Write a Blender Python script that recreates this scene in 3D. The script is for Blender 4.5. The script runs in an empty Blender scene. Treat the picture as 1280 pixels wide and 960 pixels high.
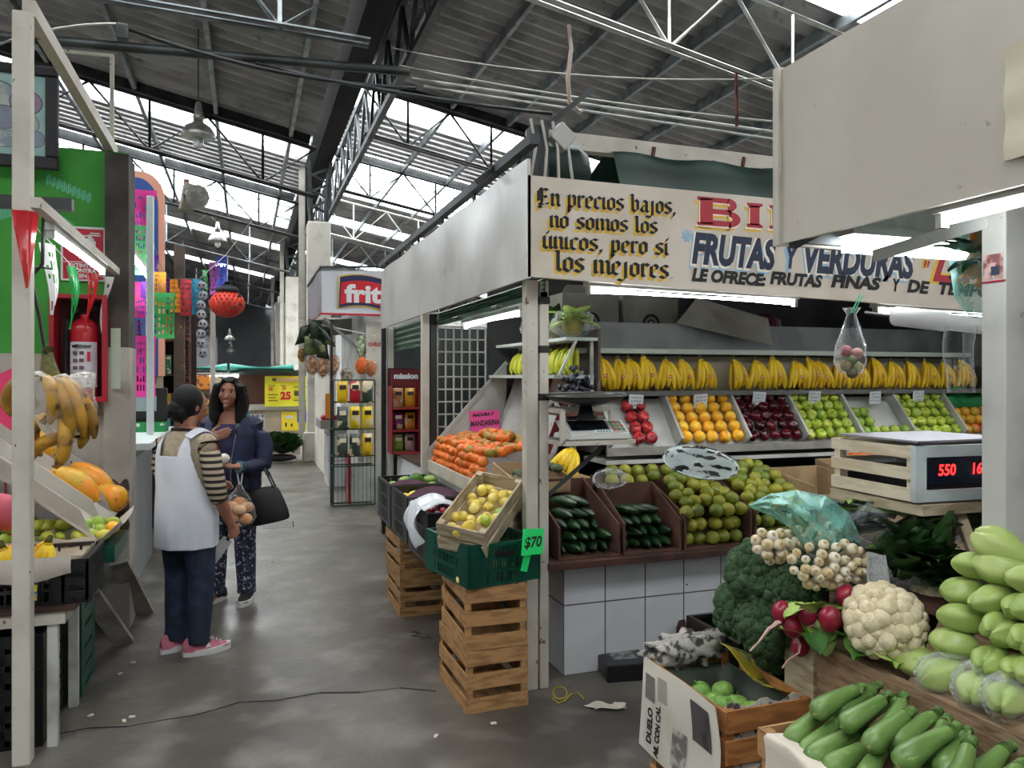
import bpy, math, random
from math import sin, cos, pi, radians, sqrt, atan2
from mathutils import Vector, Matrix, Euler, Quaternion
random.seed(7)
SC = bpy.context.scene
COL = SC.collection
V = Vector
YAW = radians(19.1)
CAMZ = 1.6
FW = V((sin(YAW), cos(YAW), 0)); RT = V((cos(YAW), -sin(YAW), 0))

# measured photograph pixel + known distance -> point of the market hall, in metres
def P(px, py, d):
    return FW*d + RT*(d*(px-640)/960) + V((0, 0, CAMZ + d*(470-py)/960))
def PX(px, py, x):
    return P(px, py, x/(FW.x + RT.x*(px-640)/960))
def PY(px, py, y):
    return P(px, py, y/(FW.y + RT.y*(px-640)/960))
def PZ(px, py, z):
    return P(px, py, 960*(CAMZ-z)/(py-470))

# ---------------------------------------------------------------- materials
def C(h, a=1.0):
    if not isinstance(h, str):
        return (*h[:3], a)
    h = h.lstrip('#')
    f = lambda c: c/12.92 if c <= .04045 else ((c+.055)/1.055)**2.4
    return (*[f(int(h[i:i+2], 16)/255) for i in (0, 2, 4)], a)

MATS = {}
def pm(name, c, rough=.6, metal=0., c2=None, ns=6., lo=.45, hi=.6, c3=None, ns3=30., lo3=.6, hi3=.66, rnd=None,
       bump=0., bs=40., vs=(1, 1, 1), alpha=1., trans=0., sss=0., coat=0., emit=None, es=0., pole=None, brick=None, detail=4., spec=.5, wave=None):
    if name in MATS:
        return MATS[name]
    m = bpy.data.materials.new(name); m.use_nodes = True
    nt = m.node_tree; N = nt.nodes; L = nt.links
    b = N['Principled BSDF']
    b.inputs['Roughness'].default_value = rough
    b.inputs['Metallic'].default_value = metal
    b.inputs['Specular IOR Level'].default_value = spec
    b.inputs['Alpha'].default_value = alpha
    b.inputs['Transmission Weight'].default_value = trans
    b.inputs['Coat Weight'].default_value = coat
    if sss:
        b.inputs['Subsurface Weight'].default_value = sss
        b.inputs['Subsurface Radius'].default_value = (.02, .015, .008)
        b.inputs['Subsurface Scale'].default_value = .3
    tc = N.new('ShaderNodeTexCoord'); mp = N.new('ShaderNodeMapping')
    mp.inputs['Scale'].default_value = vs
    L.new(tc.outputs['Object'], mp.inputs['Vector'])
    oi = N.new('ShaderNodeObjectInfo')
    add = N.new('ShaderNodeVectorMath'); add.operation = 'ADD'
    sc = N.new('ShaderNodeVectorMath'); sc.operation = 'SCALE'; sc.inputs['Scale'].default_value = 37.
    L.new(oi.outputs['Random'], sc.inputs[0]); L.new(mp.outputs[0], add.inputs[0]); L.new(sc.outputs[0], add.inputs[1])
    vec = add.outputs[0]
    cur = None
    def rgb(col):
        n = N.new('ShaderNodeRGB'); n.outputs[0].default_value = C(col); return n.outputs[0]
    def mix(a, bcol, fac):
        n = N.new('ShaderNodeMix'); n.data_type = 'RGBA'
        L.new(a, n.inputs[6]); L.new(rgb(bcol), n.inputs[7]); L.new(fac, n.inputs[0]); return n.outputs[2]
    def noise(scale, a, z):
        n = N.new('ShaderNodeTexNoise'); n.inputs['Scale'].default_value = scale; n.inputs['Detail'].default_value = detail
        L.new(vec, n.inputs['Vector'])
        r = N.new('ShaderNodeMapRange'); r.inputs[1].default_value = a; r.inputs[2].default_value = z
        L.new(n.outputs['Fac'], r.inputs[0]); return r.outputs[0]
    cur = rgb(c)
    if rnd: cur = mix(cur, rnd, oi.outputs['Random'])
    if c2: cur = mix(cur, c2, noise(ns, lo, hi))
    if wave:   # (colour, scale, axis, lo, hi)
        w = N.new('ShaderNodeTexWave'); w.bands_direction = wave[2]; w.inputs['Scale'].default_value = wave[1]
        w.inputs['Distortion'].default_value = wave[5] if len(wave) > 5 else 0
        L.new(mp.outputs[0], w.inputs['Vector'])
        r = N.new('ShaderNodeMapRange'); r.inputs[1].default_value = wave[3]; r.inputs[2].default_value = wave[4]
        L.new(w.outputs['Fac'], r.inputs[0]); cur = mix(cur, wave[0], r.outputs[0])
    if pole:   # (colour, z lo, z hi) tint by the thing's own height, e.g. a ripe end
        sx = N.new('ShaderNodeSeparateXYZ'); L.new(tc.outputs['Object'], sx.inputs[0])
        r = N.new('ShaderNodeMapRange'); r.inputs[1].default_value = pole[1]; r.inputs[2].default_value = pole[2]
        L.new(sx.outputs[2], r.inputs[0]); cur = mix(cur, pole[0], r.outputs[0])
    if c3: cur = mix(cur, c3, noise(ns3, lo3, hi3))
    if brick:  # (grout colour, width, height)
        bt = N.new('ShaderNodeTexBrick'); bt.offset = 0; bt.inputs['Scale'].default_value = 1
        bt.inputs['Brick Width'].default_value = brick[1]; bt.inputs['Row Height'].default_value = brick[2]
        bt.inputs['Mortar Size'].default_value = .004
        bt.inputs['Color1'].default_value = (0, 0, 0, 1); bt.inputs['Color2'].default_value = (0, 0, 0, 1); bt.inputs['Mortar'].default_value = (1, 1, 1, 1)
        sx = N.new('ShaderNodeSeparateXYZ'); L.new(tc.outputs['Object'], sx.inputs[0])
        ad = N.new('ShaderNodeMath'); L.new(sx.outputs[0], ad.inputs[0]); L.new(sx.outputs[1], ad.inputs[1])
        cb = N.new('ShaderNodeCombineXYZ'); L.new(ad.outputs[0], cb.inputs[0]); L.new(sx.outputs[2], cb.inputs[1])
        L.new(cb.outputs[0], bt.inputs['Vector']); cur = mix(cur, brick[0], bt.outputs['Color'])
    L.new(cur, b.inputs['Base Color'])
    if bump:
        n = N.new('ShaderNodeTexNoise'); n.inputs['Scale'].default_value = bs; n.inputs['Detail'].default_value = 4
        L.new(vec, n.inputs['Vector'])
        bp = N.new('ShaderNodeBump'); bp.inputs['Strength'].default_value = bump; bp.inputs['Distance'].default_value = .01
        L.new(n.outputs['Fac'], bp.inputs['Height']); L.new(bp.outputs[0], b.inputs['Normal'])
    if emit:
        b.inputs['Emission Color'].default_value = C(emit); b.inputs['Emission Strength'].default_value = es
    MATS[name] = m
    return m

def clear_mat(name, c, a=.3, rough=.2):
    """thin plastic film: part see-through, part glossy white"""
    if name in MATS: return MATS[name]
    m = bpy.data.materials.new(name); m.use_nodes = True
    nt = m.node_tree; N = nt.nodes; L = nt.links
    b = N['Principled BSDF']; b.inputs['Base Color'].default_value = C(c); b.inputs['Roughness'].default_value = rough
    b.inputs['Specular IOR Level'].default_value = .8
    tr = N.new('ShaderNodeBsdfTransparent'); mx = N.new('ShaderNodeMixShader')
    lw = N.new('ShaderNodeLayerWeight'); lw.inputs['Blend'].default_value = .25
    tx = N.new('ShaderNodeTexNoise'); tx.inputs['Scale'].default_value = 25
    ma = N.new('ShaderNodeMath'); ma.operation = 'MULTIPLY_ADD'; ma.inputs[1].default_value = .7; ma.inputs[2].default_value = a-.2
    m2 = N.new('ShaderNodeMath'); m2.operation = 'MULTIPLY_ADD'; m2.inputs[1].default_value = .4; m2.use_clamp = True
    L.new(lw.outputs['Facing'], ma.inputs[0]); L.new(tx.outputs['Fac'], m2.inputs[0]); L.new(ma.outputs[0], m2.inputs[2])
    L.new(m2.outputs[0], mx.inputs[0]); L.new(tr.outputs[0], mx.inputs[1]); L.new(b.outputs[0], mx.inputs[2])
    L.new(mx.outputs[0], N['Material Output'].inputs['Surface'])
    MATS[name] = m; return m

# ---------------------------------------------------------------- meshes
Z = V((0, 0, 1))
def frame(d, up=Z):
    d = V(d).normalized()
    if abs(d.dot(up)) > .98: up = V((0, 1, 0))
    x = d.cross(up).normalized(); y = x.cross(d).normalized()
    return x, y, d
class MB:
    def __init__(s, smooth=False):
        s.v = []; s.f = []; s.m = []; s.sm = []; s.mi = 0; s.smooth = smooth
    def add(s, vs, fs):
        b = len(s.v); s.v += [V(p) for p in vs]; s.f += [tuple(b+i for i in f) for f in fs]
        s.m += [s.mi]*len(fs); s.sm += [s.smooth]*len(fs); return s
    def box(s, c, d, R=None):
        c = V(c); d = V(d)/2
        pts = [V((x*d.x, y*d.y, z*d.z)) for x in (-1, 1) for y in (-1, 1) for z in (-1, 1)]
        if R is not None: pts = [R @ p for p in pts]
        return s.add([c+p for p in pts], [(0, 1, 3, 2), (4, 6, 7, 5), (0, 4, 5, 1), (2, 3, 7, 6), (0, 2, 6, 4), (1, 5, 7, 3)])
    def span(s, lo, hi):
        lo = V(lo); hi = V(hi); return s.box((lo+hi)/2, hi-lo)
    def bar(s, p, q, w, h=None, up=Z):
        p = V(p); q = V(q); h = h or w; x, y, d = frame(q-p, up); x = x*w/2; y = y*h/2
        vs = [p-x-y, p+x-y, p+x+y, p-x+y, q-x-y, q+x-y, q+x+y, q-x+y]
        return s.add(vs, [(3, 2, 1, 0), (4, 5, 6, 7), (0, 1, 5, 4), (1, 2, 6, 5), (2, 3, 7, 6), (3, 0, 4, 7)])
    def tube(s, pts, r, n=8, flat=1., cap=True):
        pts = [V(p) for p in pts]; k = len(pts); rs = r if isinstance(r, (list, tuple)) else [r]*k
        vs = []; px = None
        for i, p in enumerate(pts):
            d = (pts[min(i+1, k-1)]-pts[max(i-1, 0)])
            if d.length < 1e-9: d = V((0, 0, 1))
            d.normalize()
            if px is None: x, y, _ = frame(d)
            else:
                x = px - d*px.dot(d)
                if x.length < 1e-6: x, y, _ = frame(d)
                x.normalize(); y = d.cross(x)
            px = x
            for j in range(n):
                a = 2*pi*j/n; vs.append(p + x*cos(a)*rs[i] + y*sin(a)*rs[i]*flat)
        fs = [(i*n+j, i*n+(j+1) % n, (i+1)*n+(j+1) % n, (i+1)*n+j) for i in range(k-1) for j in range(n)]
        if cap: fs += [tuple(range(n))[::-1], tuple((k-1)*n+j for j in range(n))]
        return s.add(vs, fs)
    def lathe(s, prof, n=16, Mx=None, mod=None):
        """prof [(r, z)]; Mx places it; mod(a, t) scales the radius"""
        vs = []; k = len(prof)
        for i, (r, z) in enumerate(prof):
            for j in range(n):
                a = 2*pi*j/n; q = r*(mod(a, i/(k-1)) if mod else 1); vs.append(V((q*cos(a), q*sin(a), z)))
        if Mx is not None: vs = [Mx @ p for p in vs]
        fs = [(i*n+j, i*n+(j+1) % n, (i+1)*n+(j+1) % n, (i+1)*n+j) for i in range(k-1) for j in range(n)]
        if prof[0][0] > 1e-6: fs.append(tuple(range(n))[::-1])
        if prof[-1][0] > 1e-6: fs.append(tuple((k-1)*n+j for j in range(n)))
        return s.add(vs, fs)
    def ball(s, c, r, nu=12, nv=8, fn=None, R=None):
        c = V(c); r = V((r, r, r)) if isinstance(r, (int, float)) else V(r)
        vs = []
        for i in range(nv+1):
            t = pi*i/nv
            for j in range(nu):
                a = 2*pi*j/nu; p = V((sin(t)*cos(a), sin(t)*sin(a), cos(t)))
                if fn: p = p*fn(p)
                p = V((p.x*r.x, p.y*r.y, p.z*r.z))
                if R is not None: p = R @ p
                vs.append(c+p)
        fs = [(i*nu+j, (i+1)*nu+j, (i+1)*nu+(j+1) % nu, i*nu+(j+1) % nu) for i in range(nv) for j in range(nu)]
        return s.add(vs, fs)
    def sheet(s, fn, nu, nv):
        vs = [V(fn(i/nu, j/nv)) for i in range(nu+1) for j in range(nv+1)]; k = nv+1
        return s.add(vs, [(i*k+j, (i+1)*k+j, (i+1)*k+j+1, i*k+j+1) for i in range(nu) for j in range(nv)])
    def slab(s, fn, nu, nv, t):
        """a sheet with thickness t along its mean normal"""
        a = V(fn(0, 0)); n = (V(fn(1, 0))-a).cross(V(fn(0, 1))-a).normalized()*t
        vs = [V(fn(i/nu, j/nv)) for i in range(nu+1) for j in range(nv+1)]; k = nv+1; m = len(vs)
        fs = [(i*k+j, (i+1)*k+j, (i+1)*k+j+1, i*k+j+1) for i in range(nu) for j in range(nv)]
        fs += [tuple(q+m for q in f)[::-1] for f in fs]
        edge = [i*k for i in range(nu+1)] + [nu*k+j for j in range(1, nv+1)] + [i*k+nv for i in range(nu-1, -1, -1)] + [j for j in range(nv-1, 0, -1)]
        fs += [(edge[i], edge[i-1], edge[i-1]+m, edge[i]+m) for i in range(len(edge))]
        return s.add(vs+[p+n for p in vs], fs)
    def prism(s, pts, ext):
        """extrude a planar outline along a vector"""
        pts = [V(p) for p in pts]; e = V(ext); n = len(pts)
        return s.add(pts+[p+e for p in pts], [tuple(range(n))[::-1], tuple(range(n, 2*n))]+[(i, (i+1) % n, n+(i+1) % n, n+i) for i in range(n)])
    def poly(s, pts):
        return s.add(pts, [tuple(range(len(pts)))])
    def build(s, name, mats, parent=None, loc=None, bevel=0., sub=0, weld=False):
        me = bpy.data.meshes.new(name)
        if parent is not None:
            off = V((0, 0, 0)); q = parent
            while q is not None: off += q.location; q = q.parent
            if loc is None: loc = V((0, 0, 0))
            else: off = off + V(loc)
        else:
            if loc is None:
                xs = [p.x for p in s.v]; ys = [p.y for p in s.v]; zs = [p.z for p in s.v]
                loc = V(((min(xs)+max(xs))/2, (min(ys)+max(ys))/2, min(zs)))
            off = V(loc)
        me.from_pydata([tuple(p-off) for p in s.v], [], s.f)
        for mm in (mats if isinstance(mats, (list, tuple)) else [mats]): me.materials.append(mm)
        me.polygons.foreach_set('material_index', s.m); me.polygons.foreach_set('use_smooth', s.sm)
        me.validate(); me.update()
        if any(s.sm): me.set_sharp_from_angle(angle=radians(63))
        o = bpy.data.objects.new(name, me); COL.objects.link(o); o.location = loc
        if parent is not None: o.parent = parent
        if bevel:
            md = o.modifiers.new('edge', 'BEVEL'); md.width = bevel; md.segments = 2; md.limit_method = 'ANGLE'; md.angle_limit = radians(40)
        if sub:
            md = o.modifiers.new('smooth', 'SUBSURF'); md.levels = sub; md.render_levels = sub
        return o

def T(o, label=None, cat=None, group=None, kind=None):
    if label: o['label'] = label
    if cat: o['category'] = cat
    if group: o['group'] = group
    if kind: o['kind'] = kind
    return o
def thing(name, label, cat, loc=(0, 0, 0), group=None, kind=None):
    o = bpy.data.objects.new(name, None); COL.objects.link(o); o.location = loc; o.empty_display_size = .05
    return T(o, label, cat, group, kind)
KIDS = {}
def kids(o):
    return [c for c in o.children]
def dup(o, loc, rot=None, label=None, group=None, scale=None, parent=None):
    c = o.copy(); COL.objects.link(c)
    if parent is not None: c.parent = parent
    c.location = loc
    if rot is not None: c.rotation_euler = rot
    if scale is not None: c.scale = (scale,)*3 if isinstance(scale, (int, float)) else scale
    if label: c['label'] = label
    if group: c['group'] = group
    for ch in kids(o):
        d = ch.copy(); COL.objects.link(d); d.parent = c
        for g in kids(ch):
            e = g.copy(); COL.objects.link(e); e.parent = d
    return c
class Kind:
    """first placing moves the prototype itself, later ones copy it"""
    def __init__(s, proto): s.p = proto; s.used = False
    def __call__(s, loc, rot=(0, 0, 0), label=None, group=None, scale=None):
        if not s.used:
            s.used = True; o = s.p; o.location = loc; o.rotation_euler = rot
            if scale is not None: o.scale = (scale,)*3 if isinstance(scale, (int, float)) else scale
            if label: o['label'] = label
            if group: o['group'] = group
            return o
        return dup(s.p, loc, rot, label, group, scale)
ORD = ['first', 'second', 'third', 'fourth', 'fifth', 'sixth', 'seventh', 'eighth', 'ninth', 'tenth', 'eleventh', 'twelfth', 'thirteenth', 'fourteenth', 'fifteenth', 'sixteenth', 'seventeenth', 'eighteenth', 'nineteenth', 'twentieth']

# ---------------------------------------------------------------- lettering
def font_mesh(s, size, shear=0., offset=0., space=1., xscale=1., ext=0.):
    cu = bpy.data.curves.new('lettering', 'FONT'); cu.body = s; cu.size = size; cu.shear = shear; cu.offset = offset
    cu.space_character = space; cu.align_x = 'LEFT'; cu.extrude = ext; cu.resolution_u = 3
    o = bpy.data.objects.new('lettering', cu); COL.objects.link(o)
    bpy.context.view_layer.update()
    me = bpy.data.meshes.new_from_object(o.evaluated_get(bpy.context.evaluated_depsgraph_get()))
    bpy.data.objects.remove(o); bpy.data.curves.remove(cu)
    vs = [V((v.co.x*xscale, v.co.y, v.co.z)) for v in me.vertices]; fs = [tuple(p.vertices) for p in me.polygons]
    bpy.data.meshes.remove(me); return vs, fs
def write(mb, s, size, o, ux, uy, width=None, center=False, **k):
    """put a line of lettering into mb at o along ux / uy; fit to width if given"""
    vs, fs = font_mesh(s, size, **k); ux = V(ux); uy = V(uy)
    if not vs: return mb
    w = max(p.x for p in vs); sx = width/w if width else 1
    dx = -w*sx/2 if center else 0
    n = ux.cross(uy).normalized()
    return mb.add([V(o)+ux*(p.x*sx+dx)+uy*p.y+n*p.z for p in vs], fs)

# ---------------------------------------------------------------- camera, sky
cam = bpy.data.cameras.new('camera'); co = bpy.data.objects.new('camera', cam); COL.objects.link(co)
co.location = (0, 0, CAMZ); co.rotation_euler = (pi/2, 0, -YAW)
cam.sensor_width = 36; cam.lens = 27; cam.shift_y = -10/1280; cam.clip_start = .05
SC.camera = co
w = bpy.data.worlds.new('overcast sky'); SC.world = w; w.use_nodes = True
bg = w.node_tree.nodes['Background']; bg.inputs[0].default_value = (1, .985, .965, 1); bg.inputs[1].default_value = SKY = 11.
vw = SC.view_settings; SC.display_settings.display_device = 'sRGB'
vw.view_transform = 'Standard'; vw.look = 'None'; vw.gamma = 1; vw.use_curve_mapping = False; vw.exposure = .2
cy = SC.cycles; cy.use_denoising = True; cy.max_bounces = 7; cy.diffuse_bounces = 4; cy.transparent_max_bounces = 16; cy.sample_clamp_indirect = 6
# ================================================================ the hall
roofm = pm('roof_steel', '#9a9a9a', .45, .3, c2='#7f7f80', ns=1.2, c3='#6d6a66', ns3=5, lo3=.62, hi3=.75)
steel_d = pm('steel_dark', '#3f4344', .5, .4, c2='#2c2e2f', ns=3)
steel_g = pm('steel_galvanised', '#8d9598', .4, .6, c2='#6c7375', ns=4)
steel_w = pm('steel_white', '#c9cbc6', .5, .1, c2='#9a9a92', ns=5, lo=.5, hi=.7)
rust = pm('rusty_steel', '#7a4034', .7, .2, c2='#4a2a22', ns=9)
conc = pm('floor_concrete', '#635e56', .5, c2='#403c37', ns=.9, lo=.36, hi=.66, c3='#86817a', ns3=3.4, lo3=.5, hi3=.8, bump=.35, bs=12, detail=9, spec=.5)
# damp patches: the concrete's gloss varies
_nt = conc.node_tree; _n = _nt.nodes.new('ShaderNodeTexNoise'); _n.inputs['Scale'].default_value = .8; _n.inputs['Detail'].default_value = 6
_r = _nt.nodes.new('ShaderNodeMapRange'); _r.inputs[1].default_value = .32; _r.inputs[2].default_value = .68; _r.inputs[3].default_value = .24; _r.inputs[4].default_value = .55
_tc = [n for n in _nt.nodes if n.type == 'TEX_COORD'][0]
_nt.links.new(_tc.outputs['Object'], _n.inputs['Vector']); _nt.links.new(_n.outputs['Fac'], _r.inputs[0]); _nt.links.new(_r.outputs[0], _nt.nodes['Principled BSDF'].inputs['Roughness'])
def skylight_mat(name, c, tr):
    m = bpy.data.materials.new(name); m.use_nodes = True; nt = m.node_tree; N = nt.nodes; L = nt.links
    b = N['Principled BSDF']; N.remove(b)
    t = N.new('ShaderNodeBsdfTransparent'); t.inputs[0].default_value = C(c)
    d = N.new('ShaderNodeBsdfTranslucent'); d.inputs[0].default_value = (.9, .92, .93, 1)
    x = N.new('ShaderNodeMixShader'); x.inputs[0].default_value = tr
    L.new(d.outputs[0], x.inputs[1]); L.new(t.outputs[0], x.inputs[2]); L.new(x.outputs[0], N['Material Output'].inputs[0])
    return m
skym = skylight_mat('skylight_sheet', '#f6fbff', .75)

mb = MB(); mb.span((-16, -12.4, -.2), (16, 47, 0)); T(mb.build('floor', conc, loc=(0, 0, 0)), 'dull grey damp concrete market floor with stains and cracks', 'floor', kind='structure')
# cracks and the drain slot in the floor
crack = pm('floor_crack', '#1d1c1b', .9)
def ribbon(pts, w, z=.002):
    m = MB()
    for a, b in zip(pts, pts[1:]):
        a = V((a[0], a[1], z)); b = V((b[0], b[1], z)); n = (b-a).cross(Z).normalized()*w/2*random.uniform(.6, 1.3)
        m.poly([a-n, b-n, b+n, a+n])
    return m
cpx = [(40, 925), (110, 912), (160, 908), (205, 902), (240, 895), (270, 888), (300, 880), (345, 876), (400, 868), (450, 866), (500, 862), (545, 866)]
m = ribbon([PZ(x, y+random.uniform(-2, 2), 0).xy for x, y in cpx], .012)
m2 = [PZ(x, y, 0).xy for x, y in [(500, 772), (470, 780), (430, 786), (400, 788), (360, 790)]]
T(m.build('trim_1', crack), 'long ragged crack across the concrete floor by the tall crates', 'floor crack', kind='structure')
m = ribbon([PZ(x, y, 0).xy for x, y in [(330, 661), (350, 660), (367, 659), (366, 652)]], .02)
T(m.build('trim_2', crack), 'dark drain slot edge in the aisle floor', 'floor slot', kind='structure')

LZ = lambda x: 5.6+.2136*(1.06-x)
RZ = lambda x: 6.62-.19*(x-2.5)
def corrugated(name, x0, x1, fz, y0, y1, mat, label, per=.28, amp=.045):
    n = max(2, int((y1-y0)/per*8)); m = MB(smooth=True)
    m.sheet(lambda u, v: (x0+(x1-x0)*v, y0+(y1-y0)*u, fz(x0+(x1-x0)*v)+amp*sin(2*pi*(y0+(y1-y0)*u)/per)), n, 2)
    return T(m.build(name, mat), label, 'roof', kind='structure')
def slats(name, x0, x1, fz, y0, y1, label):
    m = MB(); k = int((y1-y0)/.3)
    for i in range(k):
        y = y0+.08+i*.3
        m.bar((x0, y, fz(x0)), (x1, y, fz(x1)), .19, .1)
    return T(m.build(name, roofm), label, 'roof', kind='structure')
secs = [(-12, -9.3, 0), (-9.3, -7.8, 1), (-7.8, -1.8, 0), (-1.8, -.3, 1), (-.3, 5.7, 0), (5.7, 7.2, 1), (7.2, 13.2, 0), (13.2, 14.7, 1), (14.7, 17.5, 2), (17.5, 21.5, 1), (21.5, 24.4, 0), (24.4, 25.6, 1), (25.6, 32, 0), (32, 33.2, 1), (33.2, 47, 0)]
k = 0
for a, b, t in secs:
    for side, x0, x1, fz in (('sawtooth left of the gutter', -15, 1.06, LZ), ('sawtooth right of the gutter', 1.58, 15, RZ)):
        k += 1
        far = 'behind the viewpoint' if b < 0 else 'over the near stalls' if b < 14 else 'over the middle of the hall' if b < 22 else 'over the far end of the hall'
        if t == 0: corrugated('ceiling.%03d' % k, x0, x1, fz, a, b, roofm, f'grey corrugated steel roofing of the {side}, {far}')
        elif t == 1: corrugated('ceiling.%03d' % k, x0, x1, fz, a, b, skym, f'bright translucent skylight strip of the {side}, {far}')
        else:
            slats('ceiling.%03d' % k, x0, x1, fz, a, b, f'dark louvre strips across the bright roof light of the {side}')
            corrugated('ceiling.%03d' % (k+50), x0, x1, lambda x, f=fz: f(x)+.15, a, b, skym, f'translucent sheets above the louvre strips of the {side}')
# valley gutter
mb = MB(); prof = [(1.22, 5.6), (1.52, 5.6), (1.6, 6.05), (.98, 6.0), (1.02, 5.76)]
mb.prism([(x, -12, z) for x, z in prof], (0, 58, 0))
T(mb.build('ceiling_gutter', pm('gutter_steel', '#17191d', .75, 0, c2='#101215', ns=2, spec=.2)), 'deep dark steel valley gutter running down the hall', 'gutter', kind='structure')
# sawtooth glazing above the gutter, beyond the near stalls
mb = MB(); mb.span((1.6, 12.5, 5.95), (1.62, 46, 6.79)); T(mb.build('window_1', skym), 'bright glazing band standing above the valley gutter', 'window', kind='structure')
mb = MB(); mb.span((1.6, -12, 5.95), (1.62, 12.5, 6.79)); T(mb.build('wall_upstand', roofm), 'grey sheet upstand above the valley gutter', 'wall', kind='structure')
# end and side walls
wallg = pm('wall_grey', '#7d8084', .8, c2='#6e7174', ns=.6)
mb = MB(); mb.span((-16, 46.5, 0), (16, 47, 10)); T(mb.build('wall_back', wallg), 'dim grey end wall of the market hall', 'wall', kind='structure')
mb = MB(); mb.span((-15.4, -12, 0), (-15, 47, 9.4)); T(mb.build('wall_left', wallg), 'dim grey side wall beyond the stalls', 'wall', kind='structure')
mb = MB(); mb.span((15, -12, 0), (15.4, 47, 6)); T(mb.build('wall_right', wallg), 'dim grey side wall behind the fruit stall', 'wall', kind='structure')

mb = MB(); mb.span((-16, -12.4, 0), (16, -12, 10)); T(mb.build('wall_front', wallg), 'dim grey end wall of the market hall behind the viewpoint', 'wall', kind='structure')
# purlins, each its own piece of steel
for i, x in enumerate([-5.1, -3.95, -2.8, -1.62, -.45, .69]):
    m = MB(); z = LZ(x)-.1; m.bar((x, -2, z), (x, 46, z), .06, .14)
    T(m.build('ceiling_purlin', steel_g), f'galvanised purlin under the left roof slope, {ORD[5-i]} from the gutter', 'purlin', 'roof purlins', 'structure')
for i, x in enumerate([2.3, 3.41, 4.45, 5.55, 6.6, 7.7, 8.8]):
    m = MB(); z = RZ(x)-.1; m.bar((x, -2, z), (x, 46, z), .06, .14)
    T(m.build('ceiling_purlin', steel_g), f'galvanised purlin under the right roof slope, {ORD[i]} from the gutter', 'purlin', 'roof purlins', 'structure')
# trusses across the hall
def truss(y, x0, x1, top, bot, n, mat, label, r=.035, bays=1.15):
    t = thing('roof_truss', label, 'roof truss', ((x0+x1)/2, y, bot((x0+x1)/2)), 'roof trusses', 'structure')
    m = MB(True); m.tube([(x0, y, top(x0)), (x1, y, top(x1))], r, 6); m.build('top_chord', mat, t)
    for dy in (-.06, .06):
        m = MB(True); m.tube([(x0, y+dy, bot(x0)), (x1, y+dy, bot(x1))], r*.8, 6); m.build('bottom_chord', mat, t)
    for i in range(n):
        a = x0+(x1-x0)*i/n; b = x0+(x1-x0)*(i+.5)/n; c = x0+(x1-x0)*(i+1)/n
        for p, q in ((a, b), (c, b)):
            m = MB(True); m.tube([(p, y, top(p)), (q, y, bot(q))], r*.7, 6); m.build('web_rod', mat, t)
        m = MB(True); m.tube([(b, y, top(b)), (b, y, bot(b))], r*.6, 6); m.build('web_post', mat, t)
    return t
lt = lambda x: LZ(x)-.2; rt = lambda x: RZ(x)-.2
truss(7.3, -7, 1.1, lt, lambda x: 4.75+.03*(1-x), 5, steel_g, 'near grey roof truss left of the gutter')
truss(7.3, 1.9, 10, rt, lambda x: RZ(x)-1.12, 5, steel_w, 'near white tubular roof truss over the fruit stall')
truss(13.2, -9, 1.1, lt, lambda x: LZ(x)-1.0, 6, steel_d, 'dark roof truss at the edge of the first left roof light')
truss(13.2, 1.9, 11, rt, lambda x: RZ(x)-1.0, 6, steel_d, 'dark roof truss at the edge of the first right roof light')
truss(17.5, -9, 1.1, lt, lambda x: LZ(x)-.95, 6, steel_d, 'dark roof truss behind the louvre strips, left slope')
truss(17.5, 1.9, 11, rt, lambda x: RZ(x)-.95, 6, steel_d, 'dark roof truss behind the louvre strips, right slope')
for y, nm in ((21.5, 'at the far end of the open roof light'), (27, 'in the dim far hall'), (34, 'furthest down the dim hall')):
    truss(y, -9, 1.1, lt, lambda x: LZ(x)-1.2, 5, steel_g, f'grey roof truss left of the gutter, {nm}')
    truss(y, 1.9, 11, rt, lambda x: RZ(x)-1.2, 5, steel_w, f'pale roof truss right of the gutter, {nm}')
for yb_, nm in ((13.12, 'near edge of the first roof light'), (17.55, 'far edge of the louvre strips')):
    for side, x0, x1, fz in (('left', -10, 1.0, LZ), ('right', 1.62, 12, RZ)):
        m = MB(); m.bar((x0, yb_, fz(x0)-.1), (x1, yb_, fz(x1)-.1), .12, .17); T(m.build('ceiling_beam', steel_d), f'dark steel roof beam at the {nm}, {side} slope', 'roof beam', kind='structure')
# bright-line sashes in the open roof light
for side, x0, x1, fz in (('left', -9, 1.06, LZ), ('right', 1.75, 10, RZ)):
    for yy in (18.8, 20.2):
        m = MB(); m.bar((x0, yy, fz(x0)-.05), (x1, yy, fz(x1)-.05), .03, .05)
        T(m.build('trim_%d' % (10+int(yy)), steel_g), f'thin glazing bar in the open roof light, {side} slope, {"nearer" if yy < 19 else "further"} one', 'glazing bar', kind='structure')
# lattice girder along the gutter
t = thing('lattice_girder', 'dark lattice girder running along beside the valley gutter', 'girder', (1.96, 12, 5.6), kind='structure')
for z in (5.6, 6.55):
    m = MB(); m.bar((1.96, 2, z), (1.96, 46, z), .09, .09); m.build('chord', steel_d, t)
for i in range(20):
    y = 3+i*1.1
    m = MB(); m.bar((1.96, y, 5.6), (1.96, y+.55, 6.55), .05); m.build('lattice_bar', steel_d, t)
    m = MB(); m.bar((1.96, y+1.1, 5.6), (1.96, y+.55, 6.55), .05); m.build('lattice_bar', steel_d, t)
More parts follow.
